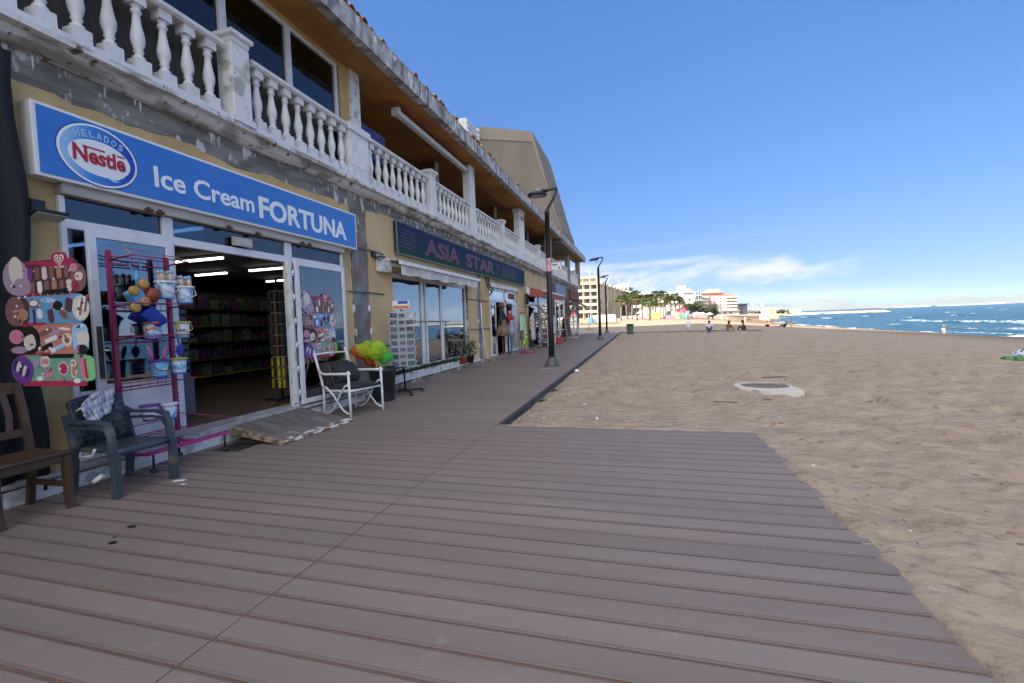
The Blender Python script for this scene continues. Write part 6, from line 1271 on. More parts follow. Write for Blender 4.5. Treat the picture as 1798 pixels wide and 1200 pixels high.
def sitter(loc, rz, lab, shirt, legs, scale=1, hairlong=0, lean=0.08):
    """facing local +x, sitting on the sand with bent knees"""
    t_ = thing('person', lab, 'person', loc, rz)
    J = {'pel': (0, 0, .11), 'ab': (.0 + lean * .3, 0, .28), 'ch': (lean * .8, 0, .46), 'nk': (lean, 0, .58), 'hb': (lean + .01, 0, .63), 'hd': (lean + .03, 0, .72)}
    n_ = list(J); V = [J[k] for k in n_]; Rr = [.14, .125, .135, .05, .05, .085]; Ed = [(0, 1), (1, 2), (2, 3), (3, 4), (4, 5)]
    V.append((lean + .035, 0, .80)); Rr.append(.07); Ed.append((5, 6))
    for s_ in (-1, 1):
        b = len(V); V += [(.03, .09 * s_, .11), (.33, .15 * s_, .42), (.52, .14 * s_, .06), (.68, .15 * s_, .04)]; Rr += [.09, .065, .045, .04]; Ed += [(0, b), (b, b + 1), (b + 1, b + 2), (b + 2, b + 3)]
        b = len(V); V += [(lean * .8, .17 * s_, .52), (.14, .24 * s_, .34), (.36, .12 * s_, .36), (.44, .06 * s_, .36)]; Rr += [.055, .042, .033, .035]; Ed += [(2, b), (b, b + 1), (b + 1, b + 2), (b + 2, b + 3)]
    skin_obj('body', V, Ed, Rr, SKIN, t_)
    V2 = [(-.005, 0, .12), (lean * .3, 0, .28), (lean * .8, 0, .46), (lean * .95, 0, .555)]; R2 = [.165, .15, .155, .07]; E2 = [(0, 1), (1, 2), (2, 3)]
    for s_ in (-1, 1): b = len(V2); V2 += [(lean * .8, .18 * s_, .52), (.10, .24 * s_, .39)]; R2 += [.07, .06]; E2 += [(2, b), (b, b + 1)]
    skin_obj('shirt', V2, E2, R2, shirt, t_)
    V2 = [(.0, 0, .10)]; R2 = [.16]; E2 = []
    for s_ in (-1, 1): b = len(V2); V2 += [(.04, .09 * s_, .12), (.34, .15 * s_, .42), (.51, .14 * s_, .12)]; R2 += [.11, .08, .062]; E2 += [(0, b), (b, b + 1), (b + 1, b + 2)]
    skin_obj('trousers', V2, E2, R2, legs, t_)
    mk_hair((lean + .02, 0, .765), .105, HAIRD, t_, hairlong)
    t_.scale = (scale,) * 3; return t_
def stander(loc, rz, lab, top, low, hair=None, bare=0, arms=0, scale=1, walk=.0):
    t_ = thing('person', lab, 'person', loc, rz)
    V = [(0, 0, .93), (.0, 0, 1.08), (.01, 0, 1.28), (.0, 0, 1.44), (.01, 0, 1.50), (.03, 0, 1.58), (.03, 0, 1.67)]; Rr = [.13, .12, .135, .06, .05, .08, .07]; Ed = [(i, i + 1) for i in range(6)]
    for s_ in (-1, 1):
        b = len(V); V += [(0, .08 * s_, .90), (.03 + walk * s_, .10 * s_, .48), (-.02 + 1.6 * walk * s_, .11 * s_, .07), (.12 + 1.6 * walk * s_, .12 * s_, .03)]; Rr += [.095, .06, .042, .035]; Ed += [(0, b), (b, b + 1), (b + 1, b + 2), (b + 2, b + 3)]
        b = len(V)
        if arms: V += [(.0, .18 * s_, 1.38), (.06, .24 * s_, 1.14), (.30, .10 * s_, 1.12), (.37, .05 * s_, 1.12)]
        else: V += [(.0, .18 * s_, 1.38), (-.02 - walk * s_, .24 * s_, 1.12), (.04 - 1.4 * walk * s_, .26 * s_, .86), (.06 - 1.5 * walk * s_, .26 * s_, .78)]
        Rr += [.055, .042, .032, .035]; Ed += [(2, b), (b, b + 1), (b + 1, b + 2), (b + 2, b + 3)]
    skin_obj('body', V, Ed, Rr, SKIN, t_)
    V2 = [(0, 0, .92), (.0, 0, 1.08), (.01, 0, 1.28), (.0, 0, 1.40)]; R2 = [.155, .145, .155, .08]; E2 = [(0, 1), (1, 2), (2, 3)]
    for s_ in (-1, 1): b = len(V2); V2 += [(.0, .18 * s_, 1.38), (.02, .22 * s_, 1.24)]; R2 += [.07, .06]; E2 += [(2, b), (b, b + 1)]
    skin_obj('shirt', V2, E2, R2, top, t_)
    V2 = [(0, 0, .91)]; R2 = [.16]; E2 = []
    for s_ in (-1, 1): b = len(V2); V2 += [(.01, .09 * s_, .86), (.02 + walk * .7 * s_, .10 * s_, .60)]; R2 += [.11, .10]; E2 += [(0, b), (b, b + 1)]
    skin_obj('shorts', V2, E2, R2, low, t_)
    mk_hair((.02, 0, 1.635), .10, hair or HAIRD, t_)
    t_.scale = (scale,) * 3; return t_
cW = mat('white_shirt_cloth', (.66, .68, .74), .85); cB = mat('brown_shirt_cloth', (.16, .075, .045), .85); cK = mat('black_shirt_cloth', (.02, .018, .018), .85); cG = mat('dark_green_cloth', (.03, .06, .03), .85); cS = mat('pale_shorts_cloth', (.55, .55, .5), .85); cR = mat('red_shirt_cloth', (.35, .05, .06), .85); cP = mat('tan_swim_cloth', (.4, .24, .16), .85)
sitter((5.1, 38.2, gz(5.1, 38.2)), R_(-100), 'person in white shirt and jeans sitting on the sand facing the camera', cW, JEAN, 1.0, lean=.12)
sitter((6.35, 37.6, gz(6.35, 37.6)), R_(35), 'person in brown top sitting on the sand, middle of the three', cB, cP, .93, 1)
sitter((7.65, 38.5, gz(7.65, 38.5)), R_(165), 'person in black top hunched on the sand, right of the three', cK, cK, .93, 1, .14)
fx, fy = 45.2, 86.2
fis = stander((fx, fy, -3.2), R_(25), 'angler in dark green top and pale shorts standing at the water edge', cG, cS, arms=1)
m = M(); m.tube([(fx + .35, fy + .1, -2.15), (fx + 3.0, fy - .4, -1.95), (fx + 6.5, fy - 1.2, -2.2)], [.03, .022, .012], 6); tag(m.build('fishing_rod', mat('dark_rod', (.10, .05, .045), .4)), 'long dark fishing rod held out over the surf by the angler', 'fishing rod')
sitter((18.1, 67.2, gz(18.1, 67.2)), R_(180), 'dark-clad person reclining on the sand beside the red-topped person', cK, cK, .95, 0, -.25)
stander((19.0, 67.6, gz(19, 67.6)), R_(150), 'person in red top kneeling beside the dark-clad recliner', cR, cW, scale=.62)
m = M(); m.box(16.7, 17.5, 66.9, 67.5, gz(17, 67) + .0, gz(17, 67) + .1); tag(bev(m.build('beach_towel', MATS['red_cloth']), .03), 'red beach towel at the feet of the reclining person', 'towel')
m = M(); m.ball((15.5, 64.7, gz(15.5, 64.7) + .15), .22, 10, 7, 1.2, 1, .8); tag(m.build('dark_bag', cK), 'small dark bag alone on the sand left of the reclining pair', 'bag')
far = [((20.6, 130.7), cW, cS, 0, 'white-shirted person alone on the bright sand in front of the pink hotel'), ((21.9, 131.5), cP, cW, .15, 'person in tan top walking just right of the white-shirted one'), ((26.5, 132.3), cS, cS, 0, 'pale-dressed person on the bright sand before the brown block'), ((35.6, 147.0), cW, JEAN, 0, 'person in white crouched on the bright sand before the stone tower'), ((48.6, 186), cR, cK, .12, 'red-topped person at the distant water edge'),
       ((16.1, 139.9), cP, cP, .15, 'person in tan walking in front of the trees, left of the sunshade'), ((14.2, 150), cW, cK, .1, 'person with white top and black shorts before the tree clump'), ((11.0, 146), cR, cS, .1, 'red-topped person near the playground'), ((-1.5, 138), cW, cW, .12, 'white-clad person walking under the palms left of the playground'), ((-3.5, 136), cK, JEAN, .1, 'dark-clad person walking under the palms near the white wall'), ((2.1, 135), cB, cW, .1, 'brown-topped person before the yellow playground panel')]
for (x, y), a, b, wk, lb in far: stander((x, y, gz(x, y)), random.uniform(0, 6), lb, a, b, walk=wk)

# ================================================================ TREES
TRK = mat('palm_bark', (.20, .15, .11), .9, (.12, .09, .07), 8, stretch=(1, 1, 6), bump=.4)
PLEAF = mat('palm_leaf', (.045, .075, .02), .6, (.075, .09, .028), .7, .4, .6, det=4); PLEAF2 = mat('dry_palm_leaf', (.16, .12, .06), .8)
def palm(loc, h, lab, seed, group='palms along the distant promenade'):
    t_ = thing('palm_tree', lab, 'palm tree', loc, 0, group); r = random.Random(seed)
    bx, by = r.uniform(-.4, .4), r.uniform(-.4, .4)
    m = M(); m.tube([(0, 0, -.3), (bx * .3, by * .3, h * .4), (bx, by, h)], [.30, .23, .19], 10); m.build('trunk', TRK, t_, world=False)
    m = M(); m2 = M(); c = Vector((bx, by, h))
    for k in range(110):
        a_ = r.uniform(0, 6.283); e = math.asin(r.uniform(-.55, .98)); L_ = r.uniform(1.9, 2.9); d = Vector((math.cos(a_) * math.cos(e), math.sin(a_) * math.cos(e), math.sin(e)))
        tgt = m if e > -.25 else m2; tip = c + d * L_ * .62 + Vector((0, 0, -.1 * L_))
        # fan leaf: stalk then spread of blades
        sd2 = d.cross(Vector((0, 0, 1))); sd2 = sd2.normalized() if sd2.length > .01 else Vector((1, 0, 0)); up = sd2.cross(d)
        tgt.leaf(c, d, Vector((0, 0, 1)), L_ * .7, .025, .1)
        for q in range(9):
            an = (q - 4) * .27; dd = (d * math.cos(an) + sd2 * math.sin(an) + up * r.uniform(-.15, .15)); tgt.leaf(tip, dd, up, L_ * .48 * r.uniform(.8, 1.1), .10, 1.1)
    m.build('crown', PLEAF, t_, world=False); m2.build('dry_skirt', PLEAF2, t_, world=False); return t_
pl = [(-6.3, 154.5, 7.0, 'leftmost, thin crown before the cream flats'), (-5.0, 175, 8.4, 'second from left, before the cream flats'), (-3.0, 165, 7.6, 'third from left, before the cream flats'), (-1.2, 156, 8.2, 'tall one before the grey concrete block'), (.6, 172, 7.0, 'just right of the grey concrete block'), (2.2, 125.5, 5.4, 'nearest, low crown with dark trunk, left of the yellow panel'), (5.2, 178.5, 8.4, 'tall reddish-crowned one over the yellow playground panel'), (3.7, 186, 7.4, 'slim one left of the reddish-crowned palm'),
      (7.3, 158.3, 7.9, 'tallest full crown with pale trunk, over the pink playground panel'), (9.3, 188, 7.6, 'right behind the tallest full crown'), (10.7, 180, 6.4, 'low one right of the pale trunk'), (12.5, 180.5, 7.6, 'tall one left of the red playground hut'), (14.6, 190, 6.6, 'rightmost palm, over the red playground hut'), (8.0, 200, 6.0, 'lowest one deep behind the playground')]
for i, (x, y, h, lb) in enumerate(pl): palm((x, y, gz(x, y)), h - gz(x, y) * .0, 'palm tree ' + lb, i)
DTR = mat('dark_tree_leaf', (.028, .045, .014), .6, (.06, .075, .022), .9, .4, .6)
def tree(loc, h, w_, lab, seed, mt=None, n=2600):
    t_ = thing('tree', lab, 'tree', loc, 0, 'broadleaf trees beside the distant promenade'); r = random.Random(seed)
    m = M(); m.tube([(0, 0, -.3), (.1, 0, h * .35), (0, .1, h * .6)], [.28, .2, .1], 8)
    for k in range(5): a_ = k * 1.3; m.tube([(.05, 0, h * .3), (w_ * .5 * math.cos(a_), w_ * .5 * math.sin(a_), h * .65)], [.12, .04], 6)
    m.build('trunk', TRK, t_, world=False)
    m = M(); cl2 = [(r.uniform(-w_, w_) * .6, r.uniform(-w_, w_) * .6, h * r.uniform(.45, .85), r.uniform(.25, .45) * w_) for _ in range(9)]
    for k in range(n):
        c = r.choice(cl2); d = Vector((r.gauss(0, 1), r.gauss(0, 1), r.gauss(0, 1))).normalized(); p = Vector(c[:3]) + d * c[3] * r.random() ** .4; m.leaf(p, (d + Vector((r.uniform(-1, 1), r.uniform(-1, 1), r.uniform(-1, 1)))), Vector((r.uniform(-1, 1), r.uniform(-1, 1), 1)), .38, .12, .3)
    m.build('crown', mt or DTR, t_, world=False)
for i, (x, y, h, w_, lb) in enumerate(((19.6, 196, 6.6, 3.6, 'dark broad tree, left of the clump beside the pink hotel'), (22.6, 198, 6.6, 4.2, 'widest dark tree in the middle of the clump'), (26.2, 199, 6.0, 4.0, 'dark tree at the right end of the clump by the pink hotel'), (17.5, 205, 6.4, 2.6, 'round tree behind the red playground hut'), (28.5, 203, 4.2, 2.2, 'low bushy tree in front of the left wing of the pink hotel'))): tree((x, y, gz(x, y)), h, w_, lb, 50 + i)
for i, (x, y, lb) in enumerate(((54.4, 223.6, 'dry bush on the dune edge near the water'), (47.5, 232, 'low bush beside the dune bush'))):
    m = M(); r = random.Random(i); z = gz(x, y)
    for k in range(240): a_ = r.uniform(0, 6.28); m.leaf(Vector((x + r.gauss(0, .7), y + r.gauss(0, .7), z + .1)), Vector((math.cos(a_), math.sin(a_), r.uniform(.5, 2))), Vector((0, 0, 1)), 1.0, .07, .4)
    tag(m.build('bush', mat('dry_bush_%d' % i, (.17, .15, .06), .9)), lb, 'bush')
m = M(); r = random.Random(77)
for k in range(2600):
    x = r.uniform(-24, -4.5); y = r.uniform(88, 112); z = gz(x, y); a_ = r.uniform(0, 6.28); m.leaf(Vector((x, y, z)), Vector((math.cos(a_) * .4, math.sin(a_) * .4, 1)), Vector((0, 0, 1)), r.uniform(.3, .8), .03, .5)
tag(m.build('dune_grass', mat('dry_dune_grass', (.20, .18, .10), .9, (.12, .13, .06), .5)), kind='stuff')
m = M()
for k in range(900):
    x = r.uniform(88, 150); y = 520 + (x - 88) * .3 + r.uniform(-3, 3); z = r.uniform(-.6, 2.2); m.leaf(Vector((x, y, z)), Vector((r.gauss(0, 1), r.gauss(0, 1), r.gauss(0, 1))), Vector((0, 0, 1)), 2.2, .8, .2)
tag(m.build('distant_scrub', DTR), kind='stuff')

# ================================================================ TOWN
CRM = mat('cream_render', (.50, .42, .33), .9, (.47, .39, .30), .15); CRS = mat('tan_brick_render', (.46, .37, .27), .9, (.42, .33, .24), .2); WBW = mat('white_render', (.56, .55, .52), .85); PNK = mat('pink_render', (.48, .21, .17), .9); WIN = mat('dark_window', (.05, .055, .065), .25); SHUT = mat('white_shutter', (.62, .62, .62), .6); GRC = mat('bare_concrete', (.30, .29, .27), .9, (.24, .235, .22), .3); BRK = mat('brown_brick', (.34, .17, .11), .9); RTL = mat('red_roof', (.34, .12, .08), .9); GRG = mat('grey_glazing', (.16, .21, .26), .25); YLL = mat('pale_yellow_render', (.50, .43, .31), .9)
class Bld:
    def __init__(s, name, lab, P0, P1, cat='building'):
        s.o = Vector((P0[0], P0[1], 0)); s.u = Vector((P1[0] - P0[0], P1[1] - P0[1], 0)); s.L = s.u.length; s.u.normalize(); s.n = Vector((s.u.y, -s.u.x, 0))   # n: outwards (towards the beach)
        s.t = thing(name, lab, cat, tuple(s.o), math.atan2(s.u.y, s.u.x)); s.win = {}
    # local frame: x along facade, y = depth inwards (positive), z up ; outward is -y
    def box(s, name, mt, a0, a1, d0, d1, z0, z1): 
        m = M(); m.box(a0, a1, d0, d1, z0, z1); return m.build(name, mt, s.t, world=False)
    def window(s, a, z, wd_, h, d=0, mt=None, side=0, name='window'):
        k = (wd_, h, mt, side)
        if k not in s.win:
            m = M(); m.box(0, wd_, -.06, .05, 0, h) if not side else m.box(-.05, .06, 0, wd_, 0, h); o = m.build(name, mt or WIN, s.t, world=False); s.win[k] = o
        else: o = s.win[k].copy(); COL.objects.link(o); o.parent = s.t
        o.location = (a, d, z) if not side else (d, a, z); return o
# cream flats with balconies: camera-facing end wall is sunlit
b = Bld('apartment_building', 'cream five-storey balcony flats just right of the shop building corner', (-34, 203), (-17.9, 207.2)); H_ = 18.2
b.box('wall', CRM, 0, b.L, 1.6, 60, 0, 16.6); b.box('attic', CRM, 0, b.L - .8, 2.6, 90, 16.6, 19.6); b.box('parapet', YLL, 0, b.L + .4, 1.2, 4, 19.4, 20.2)
for f in range(5):
    z = 1.2 + f * 3.15
    b.box('balcony', YLL, 0, b.L + .5, -.3, 3.2, z + 2.7, z + 3.9)
    for k in range(5): b.window(1.2 + k * 3.2, z + .7, 2.0, 2.0, 1.6, WIN)
for k in range(6): b.box('pillar', CRM, k * 3.2 - .15, k * 3.2 + .15, -.2, .15, 1.2, 19.4)
b2 = Bld('apartment_wing', 'long tan wing of the cream flats running away towards the town, facing the sea', (-17.9, 207.2), (-6.4, 309.3))
b2.box('wall', CRS, 2.0, b2.L, .2, 14, 0, 16.2); b2.box('cornice', CRM, 0, b2.L, -.5, 1.0, 16.2, 17.0); b2.box('attic', CRM, 6, b2.L - 12, 3.5, 12, 17.0, 18.9); b2.box('plinth', BRK, 0, b2.L, -.02, .3, 0, 1.4)
for k in range(9): b2.box('pilaster', CRM if k % 2 else CRS, 6 + k * 10.5, 8.2 + k * 10.5, -1.1, .3, 0, 16.2)
for f in range(5):
    for k in range(14): 
        b2.window(3 + k * 7.0, 1.6 + f * 3.0, 2.6, 1.9, .16, SHUT if (k + f) % 3 == 0 or f == 4 else WIN)
for k in range(8): b2.box('dormer', YLL, 4 + k * 11.5, 9 + k * 11.5, 1.2, 4, 17.0, 18.6)
for k in range(7): b2.box('chimney', WBW, 10 + k * 13, 11.2 + k * 13, 5, 6.2, 18.9, 20.4)
m = M()
for (x, y) in ((-22, 210), (-20, 214), (-15.5, 240), (-12, 268)): m.tube([(x, y, 19), (x, y, 23.2)], .07, 5); m.tube([(x - .8, y, 22.4), (x + .8, y, 22.4)], .05, 5)
m.build('antenna', WBW, b2.t, world=True) if False else tag(m.build('antenna_masts', WBW), 'thin aerial masts on the roof of the cream flats', 'antenna')
b = Bld('white_tower', 'white stepped block with grey glazed top behind the cream flats', (-13, 309.5), (-4.2, 312)); b.box('wall', WBW, 0, 6, 0, 14, 0, 23.4); b.box('glazed_top', GRG, 6.01, b.L, .5, 12, 10, 21.2); b.box('terrace', WBW, 5, b.L + 1.6, -1, 10, 17.6, 18.4); b.box('lower_terrace', WBW, 5, b.L + 4, -1.5, 10, 13.8, 14.6)
for f in range(2): b.window(6.5, 14.8 + f * 3.9, 2.2, 2, .5, WIN); b.window(1.2 + f * 2.4, 19, 1.4, 1.5, 0, WIN)
b = Bld('concrete_building', 'grey bare concrete three-storey frame with dark openings between palms', (-6.6, 262), (-.6, 264)); b.box('wall', GRC, 0, b.L, 0, 12, 0, 10.6)
for f in range(3):
    b.box('balcony', GRC, -.3, b.L + .8, -1.4, .1, 3.2 * f + 2.7, 3.2 * f + 3.2)
    for k in range(2): b.window(.7 + k * 3.0, 3.2 * f + 3.4 - 2.6 * 0, 1.8, 1.9, -.02, WIN)
b = Bld('white_house', 'white stepped house behind the middle palms', (-1.2, 354), (15, 359)); b.box('wall', WBW, 0, b.L, 0, 14, 0, 13.6); b.box('upper_block', WBW, 3.2, 10.6, 1, 11, 13.6, 19.9); b.box('side_block', WBW, 0, 3.1, 1, 8, 13.6, 16.8)
for f in range(3):
    for k in range(4): b.window(1.5 + k * 4, 2.6 + f * 3.6, 1.8, 1.5, 0, WIN if (k + f) % 2 else SHUT)
b = Bld('white_apartment_building', 'big white block with small roof tower behind the trees, left of the pink hotel', (18.6, 350), (38.2, 356)); b.box('wall', WBW, 0, b.L, 0, 18, 0, 14.6); b.box('upper_floor', WBW, 3.0, b.L, 1, 14, 14.6, 18.7); b.box('roof_tower', WBW, 10.6, 15.2, 3, 8, 18.7, 23); b.box('roof_room', SHUT, 15.2, 19.0, 4, 8, 18.7, 21.2)
m = M(); [m.box(13 + k * 1.4, 14.0 + k * 1.4, .9, 1.1, 16.2, 17.6) for k in range(5)]; m.build('strip_window', WIN, b.t, world=False)
for f in range(4):
    for k in range(3): b.window(2.2 + k * 6.0 + (k == 2) * 1.5, 1.8 + f * 3.3, 2.6 if k < 2 else 1.6, 1.3, 0, BRK if k == 0 else (GRC if k == 1 else WIN))
b = Bld('glass_building', 'narrow pale grey glazed block wedged between the white block and the pink hotel', (38.6, 357), (43.2, 360)); b.box('wall', GRG, 0, b.L, 0, 10, 0, 17.8)
for k in range(3): b.box('mullion', SHUT, k * 2.2, k * 2.2 + .5, -.4, 0, 0, 18)
for f in range(4): b.box('balcony', SHUT, 0, b.L, -.8, 0, 4 + f * 3.6, 4.9 + f * 3.6)
b = Bld('pink_hotel', 'pink and white six-storey hotel with rounded roof pavilion', (43.5, 367), (68.6, 374.6)); b.box('wall', PNK, 6, b.L, 0, 14, 0, 15.6); b.box('left_wing', YLL, 0, 5.99, .4, 14, 0, 14.6)
b.box('roof_parapet', RTL, -.2, b.L - 8, -.1, 3, 16.4, 17.2); b.box('top_floor', CRM, 0, b.L - 9, .8, 12, 14.601, 17.5); b.box('pediment', CRM, 8, 15, 2, 9, 17.5, 20)
for k in range(3): b.box('white_bay', WBW, 7.6 + k * 4.4, 9.8 + k * 4.4, -.3, 0, 3.6, 14.2)
for f in range(5):
    z = 3.6 + f * 2.35
    b.box('white_balcony', WBW, b.L - 7.6, b.L - 4.2, -1.1, 0, z, z + 1.25); b.box('end_balcony', WBW, b.L - 3.8, b.L + .6, -1.3, 0, z + .1, z + 1.3); b.window(b.L - 7.2, z + 1.25, 2.4, 1.0, -.05, BRK); b.window(b.L - 3.4, z + 1.3, 3, .9, -.05, BRK); b.box('left_balcony', SHUT, 1.0, 5.4, -.8, .4, z + .4, z + 1.5)
    b.window(10.4, z + .2, 1.6, 1.3, -.05, SHUT); b.window(14.8, z + .2, 1.4, 1.3, -.05, SHUT)
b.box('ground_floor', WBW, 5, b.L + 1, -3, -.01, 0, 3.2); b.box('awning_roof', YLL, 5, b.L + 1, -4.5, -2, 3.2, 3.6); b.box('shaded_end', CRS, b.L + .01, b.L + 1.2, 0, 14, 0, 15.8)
for k in range(3): b.window(10 + k * 2.4, 15.6, 1.7, .9, .75, WIN)
for k in range(4): b.window(6.5 + k * 4.4, .6, 2.6, 1.9, -3, GRG)
b = Bld('brown_building', 'low brown brick block with dark flat roof right of the pink hotel', (73.4, 406), (87, 421)); b.box('wall', BRK, 0, 7, 0, 12, 0, 8.2); b.box('grey_wing', GRC, 7.01, b.L, 1, 12, 0, 8.2); b.box('roof', GRG, -.3, b.L + .3, -.3, 12, 8.2, 9.0)
for f in range(3):
    for k in range(2): b.window(8 + k * 3.2, 1.4 + f * 2.5, 2.2, 1.4, 1, WIN)
b = Bld('stone_house', 'small square sand-coloured tower house on the shore', (74.8, 312.5), (80.4, 314.5)); b.box('wall', YLL, 0, b.L, 0, 6, -1.5, 3.2); b.box('upper_wall', YLL, .3, b.L - .3, .3, 5.6, 3.2, 3.7); b.box('base', YLL, -.5, b.L + 1.2, -.4, 7, -3, .2); b.window(2.4, .8, .7, 1, 0, BRK)
b = Bld('harbour_building', 'low bright white building far out on the breakwater', (149, 542), (163, 546)); b.box('wall', WBW, 3, b.L, 0, 8, -2, 2.2); b.box('annex', WBW, 0, 2.4, 1, 6, -2, 1.2); b.window(9, 0, 3, .8, 0, WIN)
t_ = thing('water_tower', 'slim white mast with rounded head right of the brown block', 'tower', (103.7, 446, 0)); m = M(); m.tube([(103.7, 446, 0), (103.7, 446, 6.5)], [1.2, .9], 10); m.build('mast', WBW, t_); m = M(); m.lathe([(.9, 6), (1.7, 6.8), (1.8, 8.2), (1.1, 9.4)], 103.7, 446, 0, 12); m.build('head', WBW, t_)
# poles with lights near the brown block
for i, (x, y, h) in enumerate(((70.2, 390, 9), (78.6, 385, 8.4), (85.2, 398, 8.0), (95, 430, 6.5))):
    m = M(); m.tube([(x, y, 0), (x, y, h)], .22, 6); m.tube([(x, y, h), (x - 1.2, y, h + .2)], .15, 5); tag(m.build('tall_pole', SHUT), 'slender pale mast around the brown block, %s from the left' % ('first', 'second', 'third', 'fourth')[i], 'pole', 'pale masts around the brown block')
# white beach wall and kiosk under the cream flats
m = M(); m.box(0, 5.8, 0, .4, 0, 2.45); o = m.build('white_wall', WBW); o.location = (-12.4, 124, -.2); o.rotation_euler = (0, 0, .25); tag(o, 'long bright white wall standing on the beach before the cream flats', 'wall')
m = M(); m.box(-6.9, -6.5, 125.2, 131, -.2, 2.1); tag(m.build('lilac_wall', mat('pale_lilac_render', (.45, .44, .62), .9)), 'shaded lilac side wall at the right end of the white beach wall', 'wall')
m = M(); m.box(-13.6, -12.5, 123.4, 124.6, -.2, 1.6); tag(bev(m.build('blue_cabin', mat('bright_blue_cabin', (.04, .2, .55), .5)), .05), 'small bright blue cabin at the left end of the white beach wall', 'cabin')
m = M(); m.tube([(-7.7, 110, -.2), (-7.7, 110, 5.0)], .14, 8); tag(m.build('flag_pole', WBW), 'tall white pole in front of the white beach wall', 'pole')
# promenade globe lamps
def globe(loc, h, lab, n=2):
    t_ = thing('globe_lamp', lab, 'street lamp', loc, 0, 'white globe lamps on the distant promenade'); m = M(); m.tube([(0, 0, 0), (0, 0, h)], .06, 6); m.tube([(-.6, 0, h - .3), (.6, 0, h - .3)], .04, 5); m.build('post', BLACK, t_, world=False)
    for k in range(n): m = M(); m.ball((-.6 + 1.2 * k, 0, h), .42, 10, 7); m.build('globe', WHITE, t_, world=False)
for i, (x, y, h, lb) in enumerate(((5.0, 157, 6.6, 'left of the tallest palm, high pair'), (6.0, 150, 5.6, 'lower pair left of the pale palm trunk'), (3.2, 160, 4.2, 'over the yellow playground panel'), (9.9, 160, 4.4, 'right of the pale palm trunk'), (-1.2, 150, 4.4, 'between the concrete block and the nearest palm'), (11.4, 168, 5.6, 'over the yellow-green playground panel'))): globe((x, y, gz(x, y)), h, 'white globe lamp ' + lb)
# playground
for nm, c, x0, x1, y, z1, lb in (('yellow_barrier', (.45, .4, .12), 2.6, 6.6, 166, 2.1, 'yellow playground panel under the reddish-crowned palm'), ('pink_barrier', (.45, .15, .24), 7.9, 10.6, 158, 1.3, 'pink playground panel beside the pale palm trunk'), ('lime_barrier', (.42, .45, .18), 10.4, 13.2, 172, 1.9, 'yellow-green playground panel right of the pink one'), ('teal_barrier', (.06, .25, .2), 8.4, 9.8, 164, 2.6, 'dark teal climbing panel behind the pink panel')):
    m = M(); z = gz(x0, y); m.box(x0, x1, y, y + .25, z - .2, z + z1); m.box(x0 + .3, x1 - .3, y - .05, y, z + .3, z + z1 * .5); tag(m.build(nm, mat(nm + '_paint', c, .6)), lb, 'playground panel')
t_ = thing('playground_hut', 'climbing hut with two pink-red domed roofs and green panels', 'climbing hut', (14.0, 181, 0)); z0 = gz(14, 181)
for k in range(2): m = M(); m.lathe([(1.25, 2.2), (1.2, 3.0), (.7, 3.9), (.1, 4.3)], 13.2 + 2.1 * k, 181, z0 - .8 + k * .5, 12); m.build('roof', mat('raspberry_roof%d' % k, (.48, .06, .12), .6), t_)
m = M(); m.box(12.4, 14.0, 180.2, 181.8, z0, z0 + 1.5); m.build('panel', mat('dark_green_panel', (.03, .12, .06), .6), t_); m = M(); m.box(14.3, 16.0, 180.2, 181.8, z0, z0 + 1.6); m.build('panel', MATS['teal_barrier_paint'], t_)
m = M(); [m.tube([(x, y, z0), (x, y, z0 + 2.6)], .08, 6) for x in (12.3, 14.1, 16.1) for y in (180.1, 181.9)]; m.build('post', WBW, t_)
# straw sunshades and terrace umbrellas
def shade(x, y, lab, c=WBW, s_=1.0):
    z = gz(x, y); t_ = thing('beach_umbrella', lab, 'umbrella', (x, y, z), 0, 'pale sunshades in front of the hotel'); m = M(); m.lathe([(1.9 * s_, 1.7), (1.2 * s_, 2.2), (.05, 2.6)], 0, 0, 0, 12); m.build('canopy', c, t_, world=False); m = M(); m.tube([(0, 0, 0), (0, 0, 2.3)], .05, 6); m.build('pole', TRK, t_, world=False)
for i, (x, y) in enumerate(((21.8, 181), (24.6, 183), (20.3, 184))): shade(x, y, 'white sunshade in front of the tree clump, %s of three' % ('middle', 'right', 'left')[i], WBW, .9)
for i, (x, y, lb) in enumerate(((-3.6, 186, 'dark cafe umbrella left, under the cream flats wing'), (-.5, 190, 'white cafe umbrella beside the dark one'), (3.0, 195, 'white cafe umbrella under the middle palms'))): shade(x, y, lb, (cK, WBW, WBW)[i], 1.0)
m = M(); m.box(-9, 18, 212, 214, gz(0, 200) - .5, 1.9); tag(m.build('garden_wall', WBW), 'low white garden wall running behind the palms', 'wall')
# breakwater and far land
m = M(); r = random.Random(12)
def bwp(s_): return (118 + 134 * s_, 528 + 45 * s_)
rings = []
for k in range(70):
    s_ = k / 69; x, y = bwp(s_); hh = 2.6 * (1 - .25 * s_) * (1 if k < 68 else .4) 
    rings.append([(x + 3 * .3 + r.uniform(-.5, .5), y - 7 + r.uniform(-.8, .8), SEA - .5), (x + r.uniform(-.5, .5), y - 4 + r.uniform(-.8, .8), SEA + hh * .55 + r.uniform(-.3, .3)), (x, y - 1.5, SEA + hh + r.uniform(-.25, .35)), (x, y + 2, SEA + hh + r.uniform(-.2, .3)), (x, y + 8, SEA - .5)])
m.loft(rings, cap=False, smooth=False, closed=False); tag(m.build('breakwater', mat('breakwater_rock', (.46, .37, .25), .9, (.3, .24, .17), .5)), 'long low tan rock breakwater reaching into the sea at the horizon', 'breakwater')
m = M(); top = []; n = 90; r = random.Random(4)
for k in range(n + 1):
    s_ = k / n; x = 1500 + 860 * s_; y = 3540 + 255 * s_; h = 3 + 10 * s_ + 4 * noise.noise((s_ * 9, 1, 0)); h *= (1 if k < n - 6 else (n - k) / 6); top.append((x, y, h))
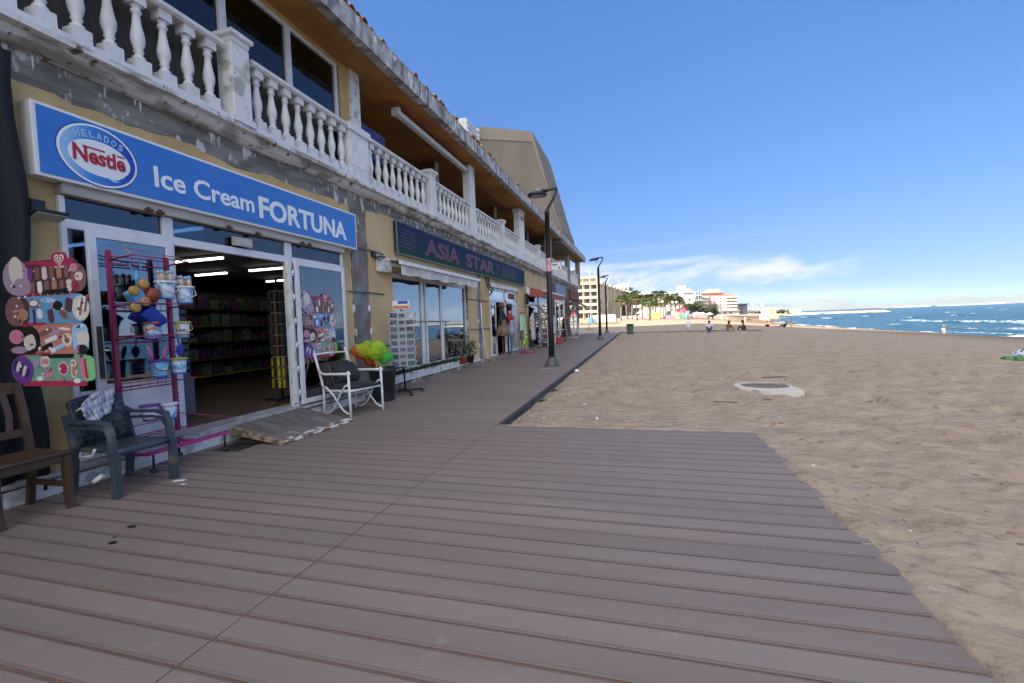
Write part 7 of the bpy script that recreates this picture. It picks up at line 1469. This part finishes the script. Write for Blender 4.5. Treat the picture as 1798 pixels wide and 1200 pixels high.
rings = [[(x, y - 60, SEA - 2), (x, y - 30, SEA + max(h, .3) * .45), (x, y + 30, SEA + max(h, .4)), (x, y + 300, SEA + max(h, .3) * .6), (x, y + 420, SEA - 2)] for x, y, h in top]
m.loft(rings, cap=False, closed=False); tag(m.build('headland', mat('headland_scrub', (.20, .17, .16), .9, (.26, .22, .22), .02)), kind='structure')
FARW = mat('far_pale_render', (.40, .39, .40), .9)
for k in range(40):
    s_ = r.uniform(.02, .9); x, y, h = top[int(s_ * n)]; m = M(); w_ = r.uniform(12, 30); hh = r.uniform(2, 5) * (.5 + .7 * s_); z = SEA + h * .3; m.box(x - w_ / 2, x + w_ / 2, y - 52, y - 36, SEA, z + hh); tag(m.build('far_building', FARW), 'tiny white waterfront building on the far headland across the bay', 'building', 'white buildings on the far headland')
# far blue mountains across the bay
m = M(); rings = []
for k in range(120):
    a_ = -.10 + .95 * k / 119; D_ = 11000; x = D_ * math.sin(a_); y = D_ * math.cos(a_); h = 80 + 190 * max(noise.noise((k * .085, 3, 0)) + .25, 0) + 55 * noise.noise((k * .3, 4, 0)); h = max(h, 20)
    if a_ > .6: h *= max(.25, 1 - (a_ - .6) * 4) if a_ < .74 else .25 + (a_ - .74) * 4
    rings.append([(x * .93, y * .93, SEA - 40), (x * .97, y * .97, h * .55 + 6 * noise.noise((k * .9, 9, 0))), (x, y, h), (x * 1.08, y * 1.08, SEA - 40)])
m.loft(rings, cap=False, closed=False); mo = m.build('mountains', mat('mountain_rock', (.10, .12, .11), .95, (.15, .15, .13), .001)); tag(mo, kind='structure')
# ---- the air over the bay
m = M(); m.box(-900, 10500, -3100, 12800, -8.5, 330)
HZ = bpy.data.materials.new('haze_air'); HZ.use_nodes = True; t = HZ.node_tree; nn = t.nodes; nn.clear(); o_ = nn.new('ShaderNodeOutputMaterial'); vp = nn.new('ShaderNodeVolumePrincipled'); vp.inputs['Color'].default_value = (.62, .78, .95, 1); vp.inputs['Density'].default_value = .00003; vp.inputs['Anisotropy'].default_value = .0; t.links.new(vp.outputs[0], o_.inputs['Volume'])
hz = m.build('haze', HZ); tag(hz, kind='stuff')
